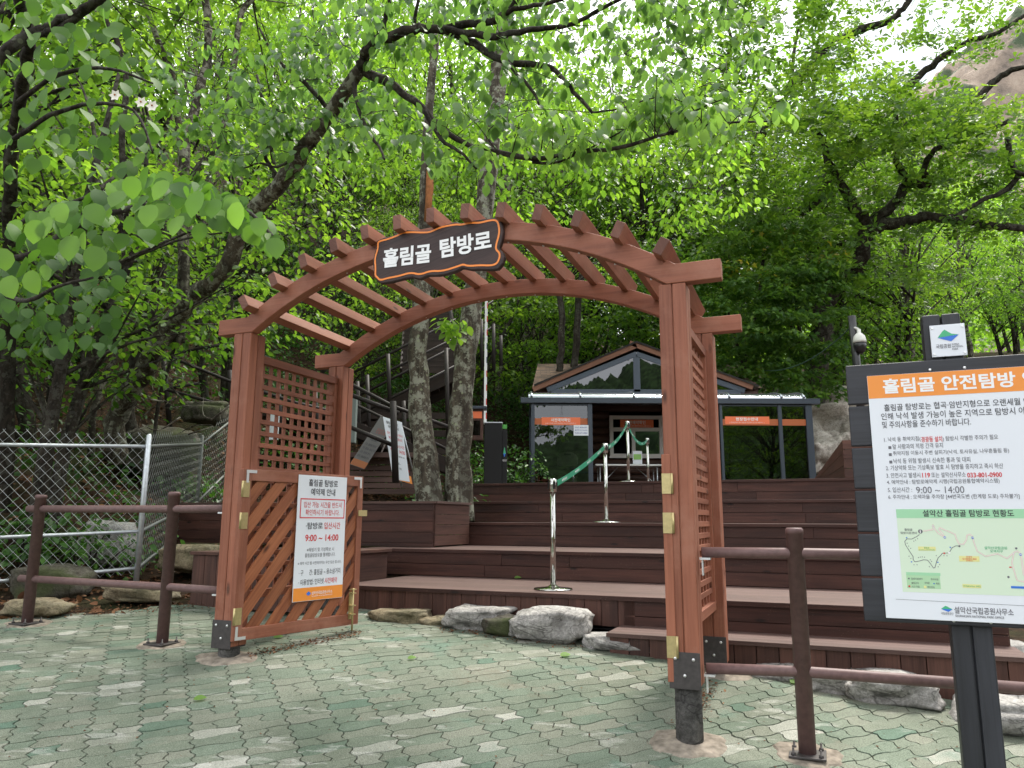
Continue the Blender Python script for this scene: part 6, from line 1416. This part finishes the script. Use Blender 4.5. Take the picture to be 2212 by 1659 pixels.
# ---- leaning dogwood over the arch
def P3(lst, Y0, Y1): n = len(lst); return [at(x, y, Y0 + (Y1 - Y0) * i / (n - 1)) for i, (x, y) in enumerate(lst)]
dg = empty('dogwood_tree', at(253, 899, 11), 'leaning dogwood with drooping ribbed leaves spreading over the arch from the left slope', 'tree'); mb = MB(); tw = []
limb(mb, [at(250, 915, 11) - ZH * .5] + P3([(253, 899), (288, 837), (333, 757), (382, 684), (434, 628), (476, 583), (542, 465), (608, 392), (653, 330), (715, 243), (782, 148)], 11, 7.4), .155, .07, 14); mb.build('trunk', M['barkg'], dg); mb = MB()
BR = [([(782, 148), (782, 132), (800, 101), (828, 83), (893, 64), (956, 62), (1025, 50), (1064, 45), (1102, 21), (1130, -20)], 7.4, 6.4, .062, .028), ([(1064, 45), (1112, 20), (1199, 3), (1300, -30)], 6.5, 6.2, .03, .014),
      ([(956, 62), (1008, 73), (1071, 80), (1110, 70), (1164, 61), (1234, 52), (1303, 17), (1380, -20)], 6.8, 6.2, .04, .015), ([(966, 66), (1012, 87), (1060, 118), (1102, 135), (1178, 142), (1216, 170), (1248, 208), (1279, 243)], 6.9, 6.3, .045, .014),
      ([(1098, 138), (1133, 177), (1154, 201), (1164, 226)], 6.6, 6.4, .022, .010), ([(782, 150), (828, 174), (866, 198), (918, 240), (949, 274), (1001, 309), (1040, 318), (1074, 328)], 7.4, 6.6, .05, .016),
      ([(918, 240), (952, 300), (991, 326), (1029, 364)], 7.0, 6.7, .026, .010), ([(765, 180), (772, 222), (796, 285), (820, 319), (831, 345)], 7.4, 7.0, .028, .010),
      ([(1074, 328), (1150, 342), (1234, 333), (1338, 319), (1442, 288), (1540, 268), (1660, 262)], 6.6, 5.9, .026, .008), ([(1150, 350), (1200, 352), (1240, 335), (1290, 312), (1350, 280)], 6.5, 6.2, .014, .006),
      ([(828, 83), (832, 40), (840, 8), (835, -40)], 7.2, 7.0, .03, .015), ([(893, 64), (898, 30), (905, 0), (912, -40)], 7.0, 6.8, .022, .012), ([(1442, 288), (1500, 240), (1560, 215)], 6.1, 5.9, .012, .005), ([(1279, 243), (1340, 235), (1420, 210), (1480, 220)], 6.3, 6.1, .010, .005),
      ([(653, 330), (600, 360), (560, 352), (520, 366)], 8.2, 7.8, .02, .008), ([(608, 392), (570, 330), (610, 300), (690, 318), (760, 330)], 8.6, 7.8, .025, .008), ([(715, 243), (660, 180), (600, 130), (560, 60)], 8, 7.8, .03, .012)]
for pts, a, b, r0, r1 in BR: tw.append(limb(mb, P3(pts, a, b), r0, r1, 8))
L = Leaves()
def hang_leaves(c, n, size, R=.16, tone=.5, tv=.15):
    th = RNG.uniform(0, 6.28, n); d = np.stack([np.cos(th), np.sin(th), np.zeros(n)], 1); p = c + d * (R * RNG.uniform(.1, 1, n))[:, None]; p[:, 2] += RNG.normal(0, .03, n) - .02
    a = d * .55 + RNG.normal(0, .15, (n, 3)); a[:, 2] = -RNG.uniform(.4, 1.3, n); nn = d * .8 + np.array([0, 0, .8]) + RNG.normal(0, .2, (n, 3)); L.add(p, a, nn, size * RNG.uniform(.7, 1.15, n), np.clip(tone + RNG.normal(0, tv, n), 0, 1))
def twigs(centre, R, n, size, tone, mbx, start):
    for i in range(n):
        c = centre + RNG.normal(0, 1, 3) * np.array([R, R * .8, R * .32]); hang_leaves(c, RNG.integers(6, 10), size, .14, tone)
        if i % 2 == 0: mbx.tube([start, (start + c) / 2 + np.array([0, 0, .05]), c + ZH * .02], [.006, .004, .0025], 4, cap=False)
for bi, axs in enumerate(tw):
    for i in range(4, len(axs), 3):
        if bi in (8, 9, 12, 13): twigs(axs[i] + ZH * .07, .2, 1, .125, .75, mb, axs[i])
        elif RNG.random() < .6: twigs(axs[i] + ZH * .05, .32, 2, .12, .45, mb, axs[i])
for i in range(130):
    x = RNG.uniform(640, 1640); y = RNG.uniform(-60, 300) if x < 1250 else RNG.uniform(-60, 240)
    gap = (900 < x < 1040 and 55 < y < 160)
    if gap and RNG.random() < .85: continue
    if y > 130 and RNG.random() < .65: continue
    twigs(at(x, y, RNG.uniform(6.2, 8.2)), .22, 3, .12, .42 + .1 * RNG.normal(), mb, at(x, y, 7.2))
for i in range(46): x = RNG.uniform(430, 800); y = RNG.uniform(90, 340); twigs(at(x, y, RNG.uniform(7.4, 9)), .25, 3, .13, .38, mb, at(x, y, 8.2))
for i in range(30):
    t = RNG.uniform(0, 1); x = 1060 + 620 * t; y = 322 - 78 * t + RNG.normal(0, 17) - 26 * math.sin(t * 3); twigs(at(x, y, 6.5 - .6 * t + RNG.normal(0, .25)), .15, 2, .125, .75, mb, at(1060 + 600 * t, 340 - 75 * t, 6.5 - .6 * t))
mb.build('limb', M['bark'], dg); L.build('crown', 'fine', M['dogleaf'], dg); print('dogwood leaves', L.count())

# ---- broad-leaved magnolia in the left foreground
mg = empty('magnolia_tree', at(10, 1100, 6.2), 'broad-leaved tree at the far left whose pale round leaves hang into the foreground', 'tree'); mb = MB(); L = Leaves(); tw = []
for pts, a, b, r0, r1 in (([(8, 1140), (14, 900), (20, 560), (21, 417), (31, 278), (52, 174), (62, 76), (45, 17), (40, -60)], 9.2, 5.2, .085, .04), ([(62, 76), (120, 52), (170, 25), (215, 0), (260, -40)], 5.3, 4.9, .04, .03), ([(66, 72), (110, 70), (150, 48), (200, 8), (230, -30)], 5.3, 5.0, .035, .025), ([(60, 76), (25, 105), (-20, 140)], 5.3, 5.2, .045, .035),
        ([(20, 560), (90, 540), (180, 480), (270, 455), (400, 430), (520, 450), (600, 520)], 5.4, 3.6, .03, .008), ([(24, 520), (60, 470), (150, 440), (260, 400)], 5.4, 4.0, .02, .008), ([(16, 640), (60, 650), (120, 620), (200, 600)], 5.6, 4.6, .02, .007), ([(30, 300), (110, 250), (200, 225), (290, 240), (330, 330)], 5.2, 4.6, .02, .006), ([(40, 220), (130, 160), (240, 150), (330, 180)], 5.2, 4.7, .02, .006)):
    tw.append(limb(mb, P3(pts, a, b), r0, r1, 9))
def mag_leaf(x, y, Y, px, tone, face=.75, upv=None):
    size = px / FPX * Y; c = at(x, y, Y); th = RNG.uniform(-.9, .9) if upv is None else upv
    a = np.array([math.sin(th), RNG.normal(-.15, .2), -math.cos(th)]); n_ = np.array([RNG.normal(0, .25), -face, .55 + RNG.normal(0, .2)]); L.add(np.array([c - a * size * .5]), a[None], n_[None], np.array([size]), np.array([np.clip(tone, 0, 1)]))
# the bright bunch
for i in range(230):
    x = RNG.uniform(40, 600); y0_ = np.interp(x, [30, 130, 220, 330, 420, 500, 560, 610], [500, 448, 418, 384, 398, 436, 480, 530]); y1_ = np.interp(x, [30, 75, 160, 210, 330, 420, 520, 610], [600, 610, 555, 560, 515, 505, 500, 555]); y = y0_ + (y1_ - y0_) * RNG.random() ** 1.5
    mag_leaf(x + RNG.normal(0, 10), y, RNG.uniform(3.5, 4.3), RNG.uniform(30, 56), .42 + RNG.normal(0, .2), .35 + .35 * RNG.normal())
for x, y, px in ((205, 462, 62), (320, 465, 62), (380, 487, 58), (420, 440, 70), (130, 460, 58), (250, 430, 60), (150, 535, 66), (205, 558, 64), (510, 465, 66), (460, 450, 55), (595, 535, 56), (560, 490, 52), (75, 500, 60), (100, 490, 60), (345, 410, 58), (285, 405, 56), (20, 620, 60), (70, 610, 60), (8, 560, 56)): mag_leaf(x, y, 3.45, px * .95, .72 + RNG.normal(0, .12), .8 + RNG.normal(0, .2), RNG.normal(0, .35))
for i in range(150): mag_leaf(RNG.uniform(-20, 350), RNG.uniform(70, 380), RNG.uniform(4.6, 6.2), RNG.uniform(28, 46), .32 + RNG.normal(0, .22), .3 + .3 * RNG.normal())
for i in range(60): mag_leaf(RNG.uniform(-10, 260), RNG.uniform(-30, 90), RNG.uniform(4.6, 5.6), RNG.uniform(34, 52), .5 + RNG.normal(0, .2), .25 + .3 * RNG.normal())
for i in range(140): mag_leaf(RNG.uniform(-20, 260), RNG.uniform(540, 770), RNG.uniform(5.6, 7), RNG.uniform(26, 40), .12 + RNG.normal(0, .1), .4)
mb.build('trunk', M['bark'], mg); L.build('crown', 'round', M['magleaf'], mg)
for (x, y) in ((330, 230), (306, 222), (250, 207)):
    f = MB(); c = at(x, y, 4.5)
    for k in range(6):
        a = 6.283 * k / 6; d = np.array([math.cos(a), -.25, math.sin(a)]); s_ = np.array([-math.sin(a), 0, math.cos(a)]); f.quad([c, c + d * .022 + s_ * .014, c + d * .042, c + d * .022 - s_ * .014])
    f.lathe(c, [(.007, -.012), (.003, -.02)], 8, r=.5, axis=(0, 1, 0), m=1); f.build('flower', [M['petal'], M['tornwood']], mg)

# ---- other visible trunks on the left slope
LT_ = [([(271, 400), (262, 300), (271, 146), (222, 28), (205, -40)], 9.5, .05, .03, M['bark'], 'thin dark sapling trunk forking high at upper left'), ([(395, 560), (400, 440), (375, 174), (351, 115), (312, 10), (300, -40)], 11, .06, .04, M['barkg'], 'pale straight trunk slanting left at upper left'),
       ([(396, 620), (396, 375), (406, 295), (430, 215), (448, 122), (446, 0), (444, -60)], 10.2, .085, .05, M['barkm'], 'mottled upright trunk behind the dogwood at upper left'), ([(410, 400), (440, 350), (470, 310), (500, 190), (517, 45), (552, -10)], 10.4, .06, .04, M['barkm'], 'mottled trunk leaning right at upper left'),
       ([(278, 870), (300, 780), (325, 660), (347, 569), (360, 420)], 12.5, .15, .10, M['bark'], 'thick dark trunk behind the leaning dogwood on the left slope'), ([(110, 880), (118, 800), (130, 690), (120, 560)], 13, .10, .07, M['bark'], 'dark upright trunk behind the fence at the left'),
       ([(60, 910), (40, 800), (60, 680), (85, 560)], 11.5, .13, .09, M['bark'], 'dark crooked trunk at the far left behind the fence'), ([(205, 880), (235, 800), (262, 745), (300, 690)], 12, .055, .04, M['barkm'], 'short pale stem sloping right above the fence'),
       ([(335, 925), (345, 860), (365, 790), (400, 690), (450, 620), (470, 600)], 10.8, .03, .018, M['bark'], 'thin bent stem right of the leaning dogwood'),
       ([(1205, 830), (1212, 760), (1215, 690), (1206, 620)], 22, .12, .09, M['bark'], 'thin black trunk above the booth roof, left of its neighbour'), ([(1240, 830), (1246, 740), (1250, 640), (1262, 560)], 22.5, .13, .09, M['bark'], 'thin black trunk above the booth roof, just left of the gable')]
for pts, Y, r0, r1, bk, lab in LT_:
    e = empty('slope_tree', at(*pts[0], Y), lab, 'tree'); mb = MB(); axs = limb(mb, [at(*pts[0], Y) - ZH * .8] + P3(pts, Y, Y), r0, r1, 10); L = Leaves()
    for i in range(14):
        c = axs[-1] + RNG.normal(0, 1, 3) * np.array([1.2, 1.0, .6]) + np.array([0, 0, .5]); L.spray(c, .55, 30, .13, tone=.5 + .15 * RNG.normal()); limb(mb, [axs[-2], (axs[-2] + c) / 2, c], r1 * .4, .005, 5, 0, 2)
    mb.build('trunk', bk, e); L.build('crown', 'hex', M['leaf'], e)
# bare dead twigs low on the left
e = empty('dead_branch', at(330, 960, 9), 'tangle of bare grey twigs hanging above the chain-link fence', 'branch'); 
for i in range(26):
    mb = MB(); x, y = RNG.uniform(20, 480), RNG.uniform(760, 960); Y = RNG.uniform(9, 12); pts = [(x, y)]
    for k in range(4): pts.append((pts[-1][0] + RNG.uniform(-50, 60), pts[-1][1] + RNG.uniform(-45, 35)))
    limb(mb, P3(pts, Y, Y + RNG.uniform(-.5, .5)), .011, .003, 5, 0, 3); mb.build('twig', M['barkm'], e)

# ---- oak on the right
ok_ = empty('oak_tree', at(1780, 680, 23), 'spreading oak with dark crooked limbs and layered bright foliage on the right', 'tree'); mb = MB(); tw = []
q = at(1775, 690, 16); 
for pts, a, b, r0, r1 in (([(1755, 900), (1770, 700), (1809, 615), (1843, 587), (1858, 560), (1864, 521), (1874, 483)], 16.5, 15, .20, .13), ([(1874, 483), (1847, 448), (1819, 406), (1791, 347), (1780, 310), (1767, 285)], 15, 14.4, .10, .04), ([(1876, 492), (1913, 483), (1965, 476), (2017, 469), (2086, 476), (2138, 486), (2187, 490), (2250, 500)], 15, 13.6, .11, .05),
        ([(1878, 480), (1892, 469), (1937, 434), (1961, 396), (2003, 399), (2000, 380), (1996, 365), (2020, 323), (2104, 295), (2180, 260)], 15, 14, .10, .035), ([(1958, 392), (1937, 347), (1940, 295), (1935, 240)], 14.5, 14.3, .06, .03), ([(1760, 640), (1791, 542), (1830, 510)], 17, 16.5, .2, .12), ([(1560, 560), (1659, 486), (1732, 448), (1800, 380), (1861, 333), (1923, 299), (1990, 250)], 18, 17, .2, .09),
        ([(1552, 420), (1572, 385), (1552, 312), (1540, 270)], 17, 16.6, .1, .06), ([(1575, 390), (1600, 350), (1618, 330), (1638, 299), (1690, 210), (1749, 149), (1777, 108), (1826, 76), (1878, 59), (1930, 38), (1958, 10), (1990, -40)], 17, 15.5, .13, .05), ([(1560, 200), (1583, 97), (1642, 66), (1652, 35), (1660, -20)], 16.5, 16, .07, .03), ([(1583, 100), (1572, 50), (1578, 10)], 16.3, 16.2, .035, .02),
        ([(1940, 210), (2000, 153), (2052, 111), (2097, 87), (2159, 69), (2230, 20)], 15.5, 14.5, .08, .03), ([(2080, 250), (2142, 181), (2184, 153), (2230, 140)], 14.5, 14, .07, .04), ([(1705, 200), (1711, 156), (1718, 94), (1725, 60)], 16, 15.8, .045, .02), ([(2230, 330), (2177, 408), (2124, 431), (2062, 469)], 14, 14.2, .05, .03), ([(2177, 300), (2187, 361), (2215, 380)], 14, 13.8, .05, .03), ([(1650, 640), (1690, 600), (1760, 540), (1810, 480)], 17, 16, .07, .03)):
    tw.append(limb(mb, P3(pts, a * 1.5, b * 1.5), r0 * 1.75, r1 * 1.75, 10, .35))
L = Leaves()
def rosette(c, n, size, tone):
    th = RNG.uniform(0, 6.28) + np.arange(n) * 2.4; ua = np.array([0, 0, 1.]) + RNG.normal(0, .55, 3) + np.array([0, -.35, 0]); ua /= np.linalg.norm(ua); e1 = np.cross(ua, [1., .2, .1]); e1 /= np.linalg.norm(e1); e2 = np.cross(ua, e1)
    d = e1 * np.cos(th)[:, None] + e2 * np.sin(th)[:, None] + ua * RNG.uniform(-.2, .4, n)[:, None]; L.add(np.tile(c, (n, 1)) + d * .02, d, np.tile(ua, (n, 1)) + RNG.normal(0, .25, (n, 3)), size * RNG.uniform(.75, 1.15, n), np.clip(tone + RNG.normal(0, .13, n), 0, 1))
def oak_spray(c, R, k, size, tone):
    for i in range(k):
        a = RNG.uniform(0, 6.28); rr = R * math.sqrt(RNG.random()); rosette(c + np.array([math.cos(a) * rr, math.sin(a) * rr, RNG.normal(0, .16) - .12 * rr]), 6, size, tone)
for axs in tw:
    for i in range(8, len(axs), 2): oak_spray(axs[i] + RNG.normal(0, 1, 3) * np.array([.55, .6, .3]) + ZH * .3, .55, 5, .21, .5)
OS = 1.5
def in_oak(x, y):
    if x < 1480 or y > 620: return 0
    sky = ((1555 < x < 1600 and 60 < y < 110) or (1640 < x < 1760 and 80 < y < 150) or (1850 < x < 1990 and -50 < y < 160) or (1990 < x < 2080 and y < 60))
    if sky: return .08
    if y > 500 and x > 1880: return .10
    if y < 210 and x > 1990: return .22
    if 215 < y < 330 and x > 1660: return 1.0
    return .65 if y < 470 else .55
n = 0
while n < 560:
    x, y = RNG.uniform(1480, 2260), RNG.uniform(-60, 620)
    if RNG.random() > in_oak(x, y): continue
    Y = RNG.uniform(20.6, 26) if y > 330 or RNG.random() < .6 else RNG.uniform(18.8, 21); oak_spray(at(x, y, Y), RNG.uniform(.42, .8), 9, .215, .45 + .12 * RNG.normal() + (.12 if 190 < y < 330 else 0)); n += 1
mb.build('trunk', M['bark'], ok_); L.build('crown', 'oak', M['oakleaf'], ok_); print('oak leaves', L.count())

# ---- maple behind the porch
mp = empty('maple_tree', at(1600, 900, 23), 'rounded maple with small star-shaped leaves behind the porch and right gate post', 'tree'); mb = MB(); L = Leaves()
axs = limb(mb, [at(1600, 1040, 23), at(1602, 820, 23), at(1615, 740, 22.8), at(1640, 640, 22.6), at(1650, 540, 22.4)], .16, .05, 10)
for pts in ([(1612, 760), (1660, 690), (1720, 650)], [(1605, 790), (1580, 700), (1560, 620)], [(1640, 640), (1700, 590), (1760, 560)], [(1615, 745), (1700, 745), (1790, 720)]): limb(mb, P3(pts, 22.8, 21.8), .06, .02, 7)
n = 0
while n < 330:
    x, y = RNG.uniform(1480, 1850), RNG.uniform(470, 880); cx, cy = 1665, 690
    if ((x - cx) / 200) ** 2 + ((y - cy) / 215) ** 2 > 1: continue
    d = 1 - ((x - cx) / 200) ** 2 - ((y - cy) / 215) ** 2; Y = 21.9 - 1.6 * math.sqrt(max(d, 0)) * RNG.uniform(.3, 1.05)
    if y > 740: Y = max(Y, 21.2)
    if RNG.random() < .18 and d > .2: n += 1; continue
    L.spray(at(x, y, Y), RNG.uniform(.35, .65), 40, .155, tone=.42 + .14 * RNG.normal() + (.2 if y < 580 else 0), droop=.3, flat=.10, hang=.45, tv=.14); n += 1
for i in range(160):
    x, y = RNG.uniform(1330, 1700), RNG.uniform(520, 800)
    if y > 735 + abs(x - 1380) * .3: continue
    L.spray(at(x, y, RNG.uniform(23.5, 26)), .6, 36, .15, tone=.4 + .15 * RNG.normal(), hang=.4)
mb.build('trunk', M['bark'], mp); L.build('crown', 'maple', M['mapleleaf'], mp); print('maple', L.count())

# ================================================================== DISTANT CLIFF, HILL BEHIND THE CAMERA
cl, t, b = mat('tan_cliff_rock'); b.inputs['Roughness'].default_value = .95
tc = N(t, 'ShaderNodeTexCoord'); n1 = N(t, 'ShaderNodeTexNoise', Scale=.09, Detail=10.0, Roughness=.7); t.links.new(tc.outputs['Object'], n1.inputs['Vector'])
c = ramp(t, n1.outputs['Fac'], [(.35, (.13, .105, .085)), (.55, (.30, .235, .18)), (.7, (.40, .33, .26))]); n2 = N(t, 'ShaderNodeTexNoise', Scale=.05, Detail=8.0); t.links.new(tc.outputs['Object'], n2.inputs['Vector'])
k = ramp(t, n2.outputs['Fac'], [(.5, (0, 0, 0)), (.56, (1, 1, 1))]); c = mixc(t, k, c, (.05, .075, .035)); t.links.new(c, b.inputs['Base Color']); bump(t, b, n1.outputs['Fac'], 1.0, 3.0)
def cliffz(X, Y):
    s_ = 1 / (1 + np.exp(-(X - 139 - 4 * np.sin(Y * .11)) / 2.6)); Z = 30 + 112 * s_ + (X - 140) * .75 * s_ + (Y - 255) * .25
    for f, a in ((.07, 7), (.17, 4), (.41, 2.0), (.9, .9)): Z = Z + a * np.sin(X * f + 1.7 * np.sin(Y * f * .8)) * np.cos(Y * f * 1.1 + X * f * .4)
    return np.where(Y < 245, Z - (245 - Y) * 5.5, Z)
grid_mesh('mountain', np.linspace(95, 290, 150), np.linspace(215, 330, 70), cliffz, cl)
hb = plain('far_wooded_ridge', (.035, .065, .022), .9, 0, .1, .35, .75)
def ridge(X, Y): return np.maximum(0, -(Y + 60)) * np.clip(.13 + .0016 * X, .06, .5) * (1 + .25 * np.sin(X * .021 + 1)) + (1.5 * np.sin(X * .33 + np.sin(X * .8)) + 1.2 * np.sin(X * .9 + 2 * np.sin(X * .37)) + 1.0 * np.abs(np.sin(X * 2.1 + Y))) * np.clip(-(Y + 70) / 30, 0, 1) - 3
grid_mesh('hills', np.linspace(-260, 260, 700), np.linspace(-230, -62, 30), ridge, hb)
